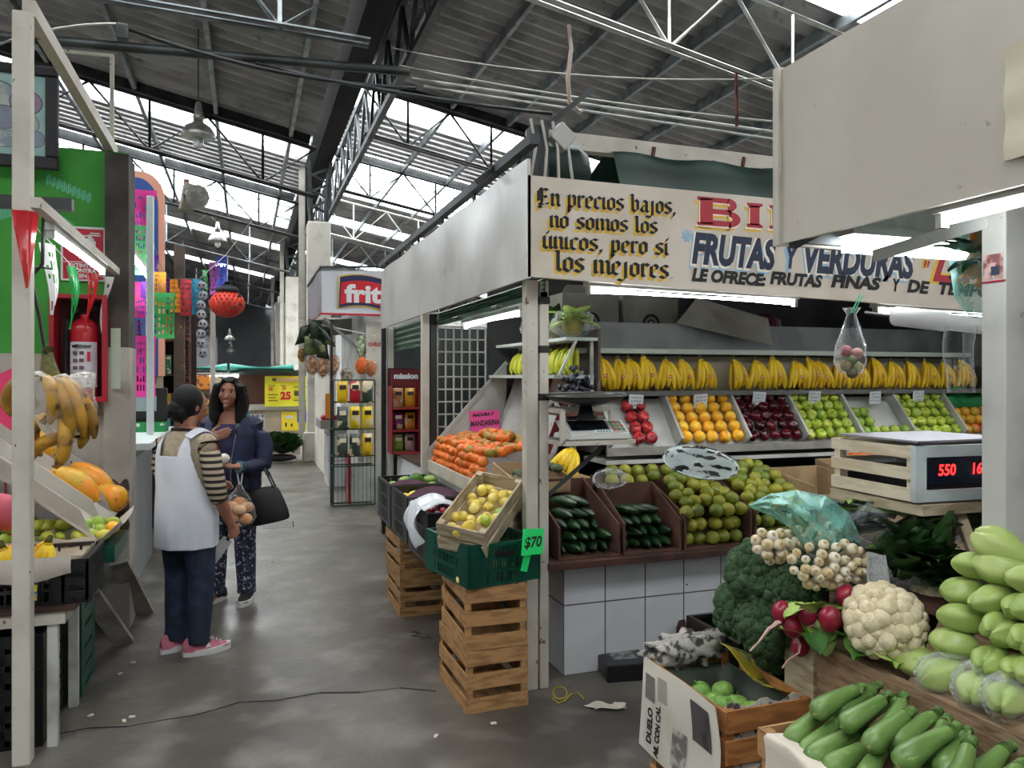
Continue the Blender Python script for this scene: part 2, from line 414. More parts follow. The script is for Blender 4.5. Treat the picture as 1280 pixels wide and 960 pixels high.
# white column carrying the gutter
colw = pm('column_paint', '#b9b5aa', .7, c2='#948f84', ns=3, lo=.5, hi=.75)
def column(x, y, label, w=.42):
    t = thing('column', label, 'column', (x, y, 0), 'gutter columns', 'structure')
    m = MB(); m.span((x-w/2, y-w/2, .55), (x+w/2, y+w/2, 4.5)); m.build('shaft', colw, t, bevel=.02)
    m = MB(); m.span((x-w/2-.08, y-w/2-.08, 0), (x+w/2+.08, y+w/2+.08, .55)); m.build('plinth', colw, t, bevel=.02)
    m = MB()
    for sx in (-1, 1):
        for sy in (-1, 1):
            m.bar((x+sx*.13, y+sy*.13, 4.5), (x+sx*.2, y+sy*.3, 5.6), .06)
    for zz in (4.75, 5.05, 5.35):
        m.bar((x-.16, y-.2, zz), (x+.16, y-.2, zz+.15), .04); m.bar((x-.16, y+.2, zz+.15), (x+.16, y+.2, zz), .04)
    m.build('bracket_head', steel_d, t)
    m = MB(True); m.tube([(x-w/2-.1, y-.1, .3), (x-w/2-.1, y-.1, 5.5)], .06, 10); m.build('downpipe', colw, t)
column(1.3, 15, 'white painted gutter column beside the snack stall, nearest of its row')
column(1.3, 23.5, 'white gutter column further down the aisle, second of its row')
column(1.3, 32, 'white gutter column far down the dim aisle')
# hanging high-bay lamps
alu = pm('lamp_aluminium', '#b5b3ad', .35, .7, c2='#8e8c86', ns=10)
glassr = pm('ribbed_glass', '#d5dad8', .15, 0, trans=.5, alpha=.8)
def bay_lamp(p, top, s, label):
    p = V(p); t = thing('hanging_lamp', label, 'ceiling lamp', p, 'high-bay lamps')
    Mx = Matrix.Translation(p) @ Matrix.Scale(s, 4)
    m = MB(True); m.lathe([(.2, 0), (.205, .01), (.19, .06), (.15, .13), (.07, .18), (.06, .2)], 20, Mx); m.build('lamp_shade', alu, t)
    m = MB(True); m.lathe([(.035, .2), (.06, .21), (.07, .26), (.05, .3), (.035, .42), (.02, .44)], 14, Mx); m.build('ballast_housing', alu, t)
    m = MB(True); m.lathe([(.055, .04)]+[(.062+.006*(i % 2), .04-.018*i) for i in range(9)]+[(.03, -.13), (0, -.135)], 14, Mx); m.build('bulb', glassr, t)
    m = MB(True); m.tube([p+V((0, 0, .43*s)), p+V((0, 0, top-p.z))], .008, 5); m.build('cable', steel_d, t)
q = P(248, 172, 9.5); bay_lamp(q, LZ(q.x)-.05, 1.0, 'bell-shaped hanging lamp in front of the louvred roof light')
q = P(272, 302, 17); bay_lamp(q, LZ(q.x), 1.0, 'bell-shaped hanging lamp over the papel picado, below the bright roof light')
for px, py, d, wd in ((287, 425, 30, 'higher'), (289, 440, 36, 'lower')):
    q = P(px, py, d); bay_lamp(q, LZ(q.x), 1.0, f'tiny hanging lamp far down the dim hall, {wd} of the pair')
# loose cables, pipes and ropes under the roof
def cable(p, q, sag, r, mat, label, name='cable'):
    p = V(p); q = V(q); m = MB(True)
    m.tube([p.lerp(q, i/10)-V((0, 0, sag*4*(i/10)*(1-i/10))) for i in range(11)], r, 6)
    return T(m.build(name, mat), label, 'cable')
cab = pm('cable_black', '#26282a', .6); cabw = pm('cable_pale', '#a9a79e', .6)
cable(P(-60, 40, 7.6), P(512, 90, 8.4), .0, .05, steel_d, 'thick dark conduit crossing under the left roof to the gutter', 'conduit')
cable(P(0, 55, 6.5), P(150, 30, 6.8), -.05, .012, cabw, 'pale wire slanting across the roof corner above the framed picture')
cable(P(150, 33, 6.8), P(520, 110, 8), .12, .02, cab, 'black cable hanging from the small junction box to the gutter')
cable(P(320, 80, 7.5), P(690, 142, 8), .05, .022, steel_d, 'dark pipe crossing below the gutter to the fruit stall', 'pipe')
cable(P(490, 60, 8), P(970, 98, 7), .12, .008, cabw, 'thin pale wire crossing under the right roof slope')
cable(P(500, 82, 8), P(965, 152, 7), .05, .01, cabw, 'second pale wire under the right roof slope, just above the beam')
cable(P(515, 98, 8), P(966, 165, 7), .0, .014, steel_w, 'white conduit under the right roof slope, upper of the pair', 'conduit')
cable(P(530, 108, 8), P(966, 174, 7), .0, .012, steel_w, 'white conduit under the right roof slope, lower of the pair', 'conduit')
m = MB(True); a = P(711, 32, 6.5); b = P(712, 128, 6.3)
m.tube([a, a.lerp(b, .3)+V((.02, 0, 0)), a.lerp(b, .7)-V((.015, 0, 0)), b, b+V((.1, 0, -.08))], .018, 7)
T(m.build('rope', pm('rope', '#b7a79a', .8)), 'pale rope hanging from the white truss above the sign', 'rope')
m = MB(); m.bar(P(920, 92, 6.5), P(921, 158, 6.5), .02); T(m.build('hanger_rod', rust), 'rusty red hanger rod below the white truss near the white fascia', 'hanger')
m = MB(); m.box(P(153, 40, 6.8), (.1, .06, .14)); T(m.build('junction_box', steel_d, bevel=.01), 'small dark junction box under the left roof', 'junction box')
# ================================================================ kinds of produce
def fruit_mesh(mb, r, squash=1., dimple=.12, neck=0., nu=14, nv=10, base=True, lob=0):
    """round fruit of revolution standing on z=0; dimple at the stem, neck > 0 tapers the top"""
    prof = []
    for i in range(nv+1):
        t = pi*i/nv; z = -cos(t); q = sin(t)
        if neck and z > 0: q *= 1-neck*z*z
        zz = z*squash
        if z > .6: zz -= dimple*((z-.6)/.4)**2
        if z < -.7: zz += dimple*.5*((-z-.7)/.3)**2
        prof.append((q*r, (zz+squash)*r))
    prof[0] = (0, prof[0][1]); prof[-1] = (0, prof[-1][1])
    mb.lathe(prof, nu, None, (lambda a, t: 1+.05*lob*cos(5*a)*t) if lob else None)
    return mb
def fruit(name, cat, r, mat, squash=1., dimple=.12, neck=0., stem=None, lob=0):
    m = MB(True); fruit_mesh(m, r, squash, dimple, neck, lob=lob)
    o = m.build(name, mat, loc=(0, 0, 0)); T(o, name, cat)
    if stem:
        m = MB(True); top = r*2*squash-dimple*r; m.tube([(0, 0, top-.003), (0.002, 0, top+.012)], .0025, 5); m.build('stem', stem, o)
    return Kind(o)
stemb = pm('stem_brown', '#5a4a2c', .8)
green_stem = pm('stem_green', '#6f8a3a', .6)
mandarin = fruit('mandarin', 'mandarin', .036, pm('mandarin_skin', '#e06a12', .45, c2='#ef7d18', ns=25, rnd='#cf5a14', c3='#a06a1c', ns3=14, lo3=.5, hi3=.72, bump=.15, bs=160), .84, .1)
greeny = fruit('green_mandarin', 'mandarin', .036, pm('mandarin_skin_green', '#c8691a', .45, c2='#8a7c26', ns=16, lo=.35, hi=.6, rnd='#a5701f', bump=.15, bs=160), .84, .1)
yorange = fruit('orange', 'orange', .043, pm('orange_skin_yellow', '#efb11e', .45, rnd='#f3a11a', c2='#f7c53a', ns=14, bump=.15, bs=150), .97, .06)
gorange = fruit('green_orange', 'orange', .041, pm('orange_skin_green', '#54691e', .42, rnd='#a59a2a', c2='#7a8424', ns=22, lo=.4, hi=.7, bump=.15, bs=150), .95, .06)
redapple = fruit('red_apple', 'apple', .043, pm('apple_red', '#b3202c', .25, rnd='#d2403c', c2='#7f1420', ns=18, vs=(1, 1, .2)), .9, .3, stem=stemb, lob=.6)
darkapple = fruit('dark_red_apple', 'apple', .043, pm('apple_dark', '#4a0a16', .2, rnd='#6d1420', c2='#2a060c', ns=14), .95, .3, .15, stem=stemb, lob=.8)
greenapple = fruit('green_apple', 'apple', .043, pm('apple_green', '#a9bd3a', .3, rnd='#c2c94e', c2='#8fae34', ns=15), .9, .28, stem=stemb, lob=.5)
pear = fruit('green_guava', 'fruit', .043, pm('guava_green', '#8fae3c', .35, rnd='#b5bd4c', c2='#6f9630', ns=15), 1.0, .05, .12, stem=stemb)
guava = fruit('yellow_guava', 'guava', .029, pm('guava_yellow', '#e6cd58', .4, rnd='#eedc86', c2='#cdb23c', ns=20), 1.05, .04, .15)
lime = fruit('lime', 'lime', .03, pm('lime_skin', '#6f9a2a', .35, rnd='#a7b93a', c2='#8fae34', ns=30, bump=.1, bs=160), 1.15, -.1)
plum = fruit('plum', 'plum', .026, pm('plum_skin', '#8f1a30', .25, rnd='#c43a4a', c2='#4f1022', ns=20), .98, .12)
tomatillo = fruit('round_green_squash', 'squash', .04, pm('round_squash_skin', '#5f8f3a', .35, rnd='#79a548', c2='#8fb65a', ns=40), .9, .1, stem=green_stem)
ytomato = fruit('mango_mixed', 'mango', .042, pm('mango_mixed_skin', '#e8a01e', .35, rnd='#c2402a', c2='#b9b336', ns=8, lo=.4, hi=.65), .9, .03)

def oval(name, cat, r, l, mat, bend=.1, tip=.0, stem=None, nu=12):
    """long fruit lying along +x, resting on z=0"""
    m = MB(True); n = 12; pts = []; rs = []
    for i in range(n+1):
        t = i/n; q = sin(pi*min(max(t, .02), .98))**.55
        pts.append((l*(t-.5), bend*l*(1-(2*t-1)**2)*.5, r)); rs.append(max(r*q*(1-tip*t), .002))
    m.tube(pts, rs, nu); o = m.build(name, mat, loc=(0, 0, 0)); T(o, name, cat)
    if stem:
        m = MB(True); m.tube([(l*.47, 0, r), (l*.56, 0, r*1.15)], [.008, .006], 6); m.build('stem', stem, o)
    return Kind(o)
avocado = oval('green_mango', 'mango', .046, .125, pm('mango_green_skin', '#4f7a2c', .35, rnd='#7f9c3c', c2='#2f5a20', ns=9), .08, .12)
ymango = oval('yellow_mango', 'mango', .036, .11, pm('mango_yellow_skin', '#e9c93a', .35, rnd='#f0d75a', c2='#d8b022', ns=9), .12, .15)
hass = oval('avocado', 'avocado', .03, .085, pm('avocado_skin', '#43503a', .6, rnd='#5d6c4a', c2='#2a3324', ns=30, bump=.4, bs=120), .05, .25)
cucumber = oval('cucumber', 'cucumber', .03, .23, pm('cucumber_skin', '#1f3a1e', .35, rnd='#2c4c26', c2='#16301a', ns=12, c3='#5c7a44', ns3=60, lo3=.64, hi3=.7), .06, .05)
papaya_m = pm('papaya_skin', '#e8961e', .4, rnd='#ee8a1a', c2='#c9a32e', ns=6, lo=.45, hi=.65, c3='#8c6a1a', ns3=30, lo3=.62, hi3=.7)
papaya = oval('papaya', 'papaya', .07, .3, papaya_m, .05, -.1, stem=stemb, nu=16)
melon = fruit('round_papaya', 'papaya', .085, papaya_m, 1.0, .04)
mamey = fruit('large_orange_papaya', 'papaya', .095, pm('papaya_plain', '#e79a34', .4, rnd='#e08a26', c2='#eeb04a', ns=4), .95, .05)

yb = pm('banana_skin', '#eec61c', .42, rnd='#f2d030', c2='#d9a912', ns=10, vs=(1, 1, .4), c3='#6b5210', ns3=26, lo3=.68, hi3=.74, pole=('#4a3a16', .02, .006))
gb = pm('banana_green', '#c9c832', .42, rnd='#dcd23e', c2='#a9b42c', ns=8)
plantain_mat = pm('plantain_skin', '#c89a2c', .5, rnd='#b5852a', c2='#8a6420', ns=9, c3='#4a3414', ns3=18, lo3=.6, hi3=.68)
crown_m = pm('banana_crown', '#5b5a22', .7, c2='#4b4420', ns=40)
sticker = pm('banana_sticker', '#c2281e', .5)
sticker_w = pm('sticker_white', '#efe6cf', .5)
def finger(m, top, bot, bulge, r, n=7, k=9):
    top = V(top); bot = V(bot); b = V(bulge); pts = []; rs = []
    for i in range(k+1):
        t = i/k; p = top.lerp(bot, t)+b*4*t*(1-t); pts.append(p)
        rs.append(r*(.42 if i == 0 else .62 if i == 1 else .95 if i == 2 else 1 if i < k-1 else .7 if i == k-1 else .28))
    m.tube(pts, rs, n)
def hand(name, mat, label, nf=4, spread=.08, h=.215, r=.0172, stick=True, back=2):
    t = thing(name, label, 'bananas')
    m = MB(True)
    for i in range(back):
        u = (i+.5)/back-.5; finger(m, (u*.03, .03, h*.98), (u*spread*1.7, .05, .01), (u*.02, .0, 0), r)
    if back: m.build('back_fingers', mat, t)
    for i in range(nf):
        u = (i+.5)/nf-.5; m = MB(True)
        finger(m, (u*.034, .01, h), (u*spread*2, -.012+abs(u)*.02, .004+.012*((i*7) % 3)), (u*.022, -.034+abs(u)*.02, 0), r)
        m.build('finger', mat, t)
    m = MB(True); m.tube([(0, .012, h-.012), (0, .02, h+.01), (0.004, .03, h+.03)], [.02, .016, .01], 8, .7); m.build('crown', crown_m, t)
    if stick:
        m = MB(); n = V((0, -1, .1)).normalized(); x = V((1, 0, 0)); y = n.cross(x)
        c = V((0.003, -.0545, h*.42))
        m.prism([c+x*.011*cos(a)+y*.013*sin(a) for a in [2*pi*i/12 for i in range(12)]], n*.001); so = m.build('sticker', sticker, t)
        m = MB(); c = c+n*.0012; m.prism([c+x*.0055*cos(a)+y*.006*sin(a) for a in [2*pi*i/10 for i in range(10)]], n*.0006); m.build('sticker_centre', sticker_w, so)
    return Kind(t)
bananas = hand('banana_hand', yb, 'hand of ripe yellow bananas')
bananas_wide = hand('banana_hand', yb, 'hand of ripe yellow bananas', 5, .098, .21, .0172)
bananas_lady = hand('banana_hand', gb, 'hand of yellow-green bananas', 5, .05, .19, .016, False)

# zucchini along +x with a stem stub at the -x end
def zuke():
    t = thing('zucchini', 'zucchini', 'zucchini')
    m = MB(True); L_ = .19; n = 14; pts = []; rs = []
    for i in range(n+1):
        u = i/n; pts.append((L_*(u-.5), .006*sin(pi*u), .03))
        rs.append(.0165+.0125*min(1, u*1.35)**1.3 if u < .86 else .029*sqrt(max(.02, 1-((u-.86)/.142)**2)))
    m.tube(pts, rs, 14)
    m.build('body', pm('zucchini_skin', '#507036', .34, rnd='#5d7f40', c2='#7a9852', ns=22, vs=(.25, 1, 1), lo=.4, hi=.75, c3='#8fb06a', ns3=90, lo3=.64, hi3=.7), t)
    m = MB(True); m.tube([(-.094, 0, .03), (-.108, .001, .031), (-.122, .003, .033)], [.0165, .0115, .0135], 6); m.build('stem', pm('zucchini_stem', '#55782f', .6, c2='#3d5a24', ns=40), t)
    m = MB(True); m.tube([(.094, 0, .03), (.0975, 0, .03)], [.006, .003], 8); m.build('blossom_end', pm('zucchini_tip', '#a8a06a', .8), t)
    return Kind(t)
zucchini = zuke()
def chay():
    t = thing('chayote', 'chayote', 'chayote'); m = MB(True)
    def f(u, v):     # along x: stem end -x thin, fat +x end with folds
        a = 2*pi*v; s = u
        q = sin(pi*min(.995, max(.005, .03+.95*s)))**.6*(.62+.42*s)
        gq = math.exp(-((cos(a))/.3)**2); fold = 1-.5*gq*max(0, s-.2)*1.1+.08*cos(5*a)*s
        return (-.066+.136*s-.016*gq*s**4, .056*q*fold*cos(a), .045+.048*q*fold*sin(a))
    n = 26; k = 48
    vs = [f(i/n, j/k) for i in range(n+1) for j in range(k)]
    m.add(vs, [(i*k+j, i*k+(j+1) % k, (i+1)*k+(j+1) % k, (i+1)*k+j) for i in range(n) for j in range(k)]+[tuple(range(k))[::-1], tuple(n*k+j for j in range(k))])
    m.build('body', pm('chayote_skin', '#8fa653', .34, rnd='#9bb05e', c2='#a5b56b', ns=9, lo=.4, hi=.7, c3='#7f9c44', ns3=40, lo3=.6, hi3=.75, sss=.1), t)
    m = MB(True); m.tube([(-.068, 0, .045), (-.084, 0, .047)], [.009, .006], 7); m.build('stem', green_stem, t)
    return Kind(t)
chayote = chay()
leafm = pm('leaf_green', '#4f7d2e', .5, rnd='#6a9440', c2='#2f5a20', ns=14, vs=(1, 1, 1))
leafd = pm('leaf_dark', '#29491f', .5, rnd='#355a26', c2='#1a3416', ns=12)
leafl = pm('leaf_light', '#8db04c', .5, c2='#b9cf7a', ns=10)
def leaf(m, base, d, l, w, up=Z, curl=.3, wav=.15, n=6, k=4):
    base = V(base); x, y, dd = frame(V(d), up)
    def f(u, v):
        s = v-.5; ww = w*sin(pi*min(.97, .12+.85*u))**.8
        return base+dd*l*u+x*ww*2*s+y*(-curl*l*u*u+abs(s)*w*.7+wav*w*sin(u*9+s*7)*.5)
    m.sheet(f, n, k); return m
def stalk(m, a, b, r, sag=0.):
    a = V(a); b = V(b); m.tube([a.lerp(b, i/5)-V((0, 0, sag*4*(i/5)*(1-i/5))) for i in range(6)], [r, r, r, r*.9, r*.8, r*.5], 6)
# ================================================================ the corner fruit stall
whitep = pm('paint_white_worn', '#c3beb2', .6, c2='#a79f90', ns=4, lo=.45, hi=.75, c3='#6b4a38', ns3=22, lo3=.68, hi3=.72)
whitei = pm('board_white', '#b9bab4', .6, c2='#a0a19b', ns=3, c3='#8a8880', ns3=18, lo3=.68, hi3=.75)
whitem = pm('fascia_sheet', '#d4d1ca', .28, .15, c2='#c1beb7', ns=2, c3='#a9a59b', ns3=5, lo3=.66, hi3=.8, bump=.12, bs=1.6)
signm = pm('sign_paint', '#c9bfb2', .45, c2='#beb3a4', ns=2.5, c3='#a79a88', ns3=14, lo3=.7, hi3=.76)
blackp = pm('paint_black', '#141414', .5)
greenm = pm('shutter_green', '#3f6b50', .4, .3, c2='#2f5540', ns=5)
tilem = pm('tile_white', '#c9cbcf', .25, c2='#bfc1c4', ns=2, brick=('#5c5a58', .245, .375), c3='#4a4038', ns3=19, lo3=.735, hi3=.75)
woodc = pm('crate_wood', '#b08a5c', .75, rnd='#a67c4e', c2='#8c663e', ns=9, vs=(1, 1, 5), c3='#6e4c2c', ns3=4, lo3=.62, hi3=.8)
woodp = pm('crate_wood_pale', '#b9ab92', .75, rnd='#ac9c82', c2='#948468', ns=8, vs=(1, 1, 5), c3='#6a5c46', ns3=14, lo3=.66, hi3=.74)
woodr = pm('counter_wood', '#4a2d22', .6, c2='#33201a', ns=7)
cardb = pm('cardboard', '#6a4a34', .85, c2='#5a3d2a', ns=5)
cardl = pm('cardboard_light', '#a98f6c', .85, c2='#937a58', ns=5)
tarpm = pm('tarp_green', '#0b2f26', .55, c2='#08231d', ns=3, spec=.3, bump=.3, bs=4)
darkm = pm('dark_panel', '#2a2a2c', .8, c2='#1c1c1e', ns=3)
blackpl = pm('crate_plastic_black', '#17181a', .4)
greenpl = pm('crate_plastic_green', '#14503f', .35, c2='#104034', ns=6)
paperm = pm('paper_white', '#d8d2c4', .8, c2='#c6bfb0', ns=6)
cardw = pm('price_card', '#d9e0e4', .7)
inkm = pm('ink_black', '#161616', .7); inkb = pm('ink_blue', '#3a4c6a', .7)
bagm = clear_mat('bag_clear', '#e8ecee', .3)
steelp = pm('scale_steel', '#9a9a98', .3, .8)
tube_m = pm('tube_light', '#ffffff', .5, emit='#f4faff', es=20)

# fascia along the aisle, with its black top rail
t = thing('fascia_panel', 'long glossy white sheet-metal fascia along the aisle side of the corner stall', 'fascia', (1.3, 5.7, 2.08))
m = MB(True); m.slab(lambda u, v: (1.3+.008*sin(u*23)*sin(v*5), 3.53+u*4.3, 2.08+v*.585), 40, 4, .02); m.build('sheet', whitem, t)
m = MB(); m.bar((1.31, 3.45, 2.74), (1.31, 7.9, 2.74), .05, .05); m.build('top_rail', steel_d, t)
for y in (3.7, 4.5, 5.3, 6.1, 6.9, 7.6):
    m = MB(); m.bar((1.315, y, 2.66), (1.315, y, 2.73), .02); m.build('rail_bracket', steel_d, t)
# the painted sign
SX0, SX1, SY = 1.305, 5.3, 3.53
sz0 = lambda x: 2.087-(x-1.33)*.0285
sgn = thing('painted_sign', 'long cream signboard painted with a gothic slogan and fruit stall lettering', 'sign', (3.3, SY, 2.05))
m = MB(); m.prism([(SX0, SY, sz0(SX0)), (SX1, SY, sz0(SX1)), (SX1, SY, 2.57), (SX0, SY, 2.585)], (0, .035, 0)); m.build('board', signm, sgn)
# broad-nib gothic letters drawn as pen strokes (units: x-height 5)
G = {
 'n': (3.2, ['0,4.3 .7,5 .7,.7 1.1,.1', '.7,4.2 1.9,5 2.5,4.4 2.5,.7 3,.1']),
 'm': (5.0, ['0,4.3 .7,5 .7,.7 1.1,.1', '.7,4.2 1.9,5 2.5,4.4 2.5,.7 2.8,.2', '2.5,4.2 3.7,5 4.3,4.4 4.3,.7 4.8,.1']),
 'p': (3.2, ['0,4.3 .7,5 .7,-2 .3,-2.6', '.7,4.2 1.9,5 2.5,4.3 2.5,.8 1.6,0 .7,.6', '.1,-1.6 1.3,-1.3']),
 'r': (2.6, ['0,4.3 .7,5 .7,.7 1.1,.1', '.8,4.1 1.7,5 2.4,4.4']),
 'e': (2.9, ['2.5,.8 1.7,.05 .6,.8 .6,4.2 1.6,5 2.4,4.2 2.2,3.3 .8,2.4']),
 'c': (2.7, ['2.4,.8 1.6,.05 .6,.8 .6,4.2 1.6,5 2.4,4.3']),
 'i': (1.7, ['0,4.3 .7,5 .7,.7 1.2,.1', '.5,6.5 1,6.9']),
 'o': (3.1, ['1.5,5 .6,4.2 .6,.8 1.6,0 2.5,.8 2.5,4.2 1.5,5']),
 's': (2.9, ['2.5,4.5 1.5,5 .6,4.3 .7,3.3 2.3,2 2.4,.9 1.4,.05 .3,.7']),
 'b': (3.2, ['.2,7.2 .7,7 .7,.8 1.6,0 2.5,.8 2.5,4.2 1.8,5 .7,4.1']),
 'a': (3.2, ['.6,4.4 1.5,5 2.3,4.3 2.3,.7 2.8,.1', '2.3,2.8 1.1,2.5 .6,1.7 .6,.8 1.3,.1 2.3,.9']),
 'j': (2.2, ['.4,4.3 1.2,5 1.2,-1 .2,-2.1 -.9,-1.6', '1,6.5 1.5,6.9']),
 'l': (1.8, ['.2,7.2 .7,7 .7,.8 1.3,.1']),
 'u': (3.2, ['0,4.4 .7,5 .7,.8 1.5,.05 2.4,.8', '1.9,4.5 2.5,5 2.5,.7 3,.1']),
 "'": (0, []), '.': (1.4, ['.5,.1 .8,.5']), ',': (1.5, ['.6,.5 .9,.3 .4,-1']), ' ': (2.2, []),
 'E': (4.2, ['3.3,6.3 2.4,6.9 1.5,6.3 1.1,7', '1.5,6.4 1.5,1 .6,-.4 1.3,-1', '.5,6 .5,1.8', '1.5,3.6 2.6,3.9 2.9,3.2', '.7,.7 1.8,.2 3,.9 3.5,.7']),
}
ACC = {'ú': ('u', '1.4,6 2,7.2'), 'í': ('i', '.7,6 1.3,7.3')}
def gothic(mb, s, x0, z0, unit, width, slope, y, dx=0, dz=0, nib=1.25):
    adv = 0; words_ = [MB()]; total = sum(G[ACC.get(c, (c,))[0]][0] for c in s); sx = width/total
    a = radians(38); N = V((cos(a), 0, sin(a)))*nib*.5; W = V((N.x*1.0, 0, N.z))
    for c in s:
        if c == ' ': words_.append(MB())
        mb = words_[-1]
        g = ACC.get(c, (c,))[0]; w_, st = G[g]
        st = list(st)
        if c in ACC:
            if c == 'í': st = st[:1]
            st.append(ACC[c][1])
        for q in st:
            ps = [V((float(k.split(',')[0])+adv, 0, float(k.split(',')[1]))) for k in q.split()]
            for p0, p1 in zip(ps, ps[1:]):
                quad = [p0-W, p0+W, p1+W, p1-W]
                d = (p1-p0).normalized()
                e = d*.12
                quad = [p0-W-e, p0+W-e, p1+W+e, p1-W+e]
                out = []
                for p in quad:
                    X = x0+p.x*sx+dx; out.append(V((X, y, z0+p.z*unit+slope*(X-x0)+dz)))
                n = (out[1]-out[0]).cross(out[2]-out[0])
                if n.y > 0: out.reverse()
                mb.poly(out)
        adv += w_
    return words_
def on_sign(px, py): return PY(px, py, SY)
lines = [('En precios bajos,', (671, 256), (845, 268), 11.0), ('no somos los', (686, 284), (822, 292), 10.5), ('únicos, pero sí', (677, 310), (836, 319), 11.0), ('los mejores.', (694, 338), (842, 349), 12.5)]
goldm = pm('sign_gold', '#d9b03c', .5); redm = pm('sign_red', '#a31a2c', .45); navym = pm('sign_navy', '#16233f', .45); skybm = pm('sign_sky', '#8fb4cc', .5); whitl = pm('sign_cream_edge', '#efe6d6', .5)
ink = gold = None
for s, a, b, xh in lines:
    A = on_sign(*a); B = on_sign(*b); u = xh*3.85/960*1.35/5
    sl = (B.z-A.z)/(B.x-A.x)
    gold = gothic(None, s, A.x, A.z, u, B.x-A.x, sl, SY-.0015, -.012, -.016)
    ink = gothic(None, s, A.x, A.z, u, B.x-A.x, sl, SY-.003)
    for q_ in gold: q_.build('gothic_shadow', goldm, sgn)
    for q_ in ink: q_.build('gothic_lettering', inkm, sgn)
# slab-serif BI...
def slab_letter(mb, pts, x0, z0, w, h, y):
    mb.poly([(x0+a*w, y, z0+b*h) for a, b in pts])
def slab_I(mb, x, z, w, h, y):
    for q in ([(0, 0), (1, 0), (1, .1), (.78, .17), (.22, .17), (0, .1)], [(.2, .1), (.8, .1), (.8, .9), (.2, .9)], [(.22, .83), (.78, .83), (1, .9), (1, 1), (0, 1), (0, .9)]):
        slab_letter(mb, q, x, z, w, h, y)
def slab_B(mb, x, z, w, h, y):
    for q in ([(0, 0), (.36, 0), (.36, .12), (.0, .1)], [(.0, .9), (.36, .88), (.36, 1), (0, 1)], [(.07, .05), (.36, .05), (.36, .95), (.07, .95)],
              [(.36, 0), (.8, 0), (.75, .2), (.36, .2)], [(.36, .42), (.78, .42), (.78, .6), (.36, .6)], [(.36, .82), (.7, .82), (.76, 1), (.36, 1)]):
        slab_letter(mb, q, x, z, w, h, y)
    for c, r0, r1, rx in (((.7, .77), .06, .24, .9), ((.74, .27), .08, .28, .95)):
        k = 10
        for i in range(k):
            a = -pi/2+pi*i/k; b = -pi/2+pi*(i+1)/k
            f = lambda r, t: (c[0]+r*cos(t)*rx, c[1]+r*sin(t))
            slab_letter(mb, [f(r0, a), f(r1, a), f(r1, b), f(r0, b)], x, z, w, h, y)
rb = MB(); rg = MB(); rw = MB()
for g, pa, pb in ((slab_B, (871, 281), (925, 250)), (slab_I, (933, 284), (953, 255)), (slab_I, (961, 286), (981, 258))):
    A = on_sign(*pa); B = on_sign(*pb); w_ = B.x-A.x; h_ = B.z-A.z
    g(rg, A.x-.014, A.z-.022, w_, h_, SY-.001); g(rw, A.x-.007, A.z-.009, w_*1.02, h_*1.02, SY-.002); g(rb, A.x, A.z, w_, h_, SY-.003)
rg.build('slab_letter_shadow', goldm, sgn); rw.build('slab_letter_edge', whitl, sgn); rb.build('slab_lettering', redm, sgn)
def row(s, pa, pb, hpx, mbs, shear=.22, off=.01, y=0.):
    A = on_sign(*pa); B = on_sign(*pb); sl = V((B.x-A.x, 0, B.z-A.z)); wd = sl.length; ux = sl.normalized(); uz = V((0, 0, 1))
    size = hpx*PYd(pa[0])/960*1.38
    for mb_, dx, dz, yy, o2 in mbs:
        nm_, mt_ = mb_; mb_ = MB()
        write(mb_, s, size, (A.x+dx, SY-yy, A.z+dz), ux, uz, width=wd, shear=shear, offset=off+o2); mb_.build(nm_, mt_, sgn)
def PYd(px): return SY/(FW.y+RT.y*(px-640)/960)
nb = ('brush_lettering', navym); ns_ = ('brush_letter_shadow', skybm); nw = ('brush_letter_edge', whitl); nk = ('brush_lettering', inkm)
row('FRUTAS', (864, 327), (970, 336), 37, [(ns_, -.014, -.018, .001, .006), (nw, -.006, -.006, .002, .006), (nb, 0, 0, .003, 0)], off=.011)
row('Y', (982, 333), (997, 335), 25, [(ns_, -.014, -.018, .001, .006), (nb, 0, 0, .003, 0)], off=.01)
row('VERDURAS', (1002, 338), (1143, 347), 37, [(ns_, -.014, -.018, .001, .006), (nw, -.006, -.006, .002, .006), (nb, 0, 0, .003, 0)], off=.011)
row('LE OFRECE:', (864, 350), (957, 357), 15, [(nk, 0, 0, .003, 0)], off=.005)
for wd_, xa, ya, xb, yb_ in (('FRUTAS', 962, 353, 1028, 358), ('FINAS', 1038, 357, 1101, 361), ('Y', 1115, 362, 1125, 363), ('DE', 1133, 363, 1162, 366), ('TEMPORADA', 1171, 366, 1290, 374)): row(wd_, (xa, ya+1), (xb, yb_+1), 15, [(nk, 0, 0, .003, 0)], off=.005)
m = MB(); st = on_sign(859, 295)
for k_ in range(4):
    a = pi*k_/4+.3; d = V((cos(a), 0, sin(a)))*.035; n = V((-sin(a), 0, cos(a)))*.006
    m.poly([st+V((0, -.002-.0001*k_, 0))+e for e in (-d-n, d-n, d+n, -d+n)])
m.build('painted_star', skybm, sgn)
lr = MB(); lg = MB()
for mb_, dx, yy, of in ((lg, -.012, .001, .02), (lr, 0, .003, .006)):
    A = on_sign(1163, 350); write(mb_, 'La', .33, (A.x+dx, SY-yy, A.z), (1, 0, -.02), (0, 0, 1), shear=.4, offset=of)
    A = on_sign(1150, 328); write(mb_, '"', .14, (A.x+dx, SY-yy, A.z-.09), (1, 0, 0), (0, 0, 1), shear=.3, offset=of*.4)
lg.build('name_lettering_shadow', goldm, sgn); lr.build('name_lettering', redm, sgn)
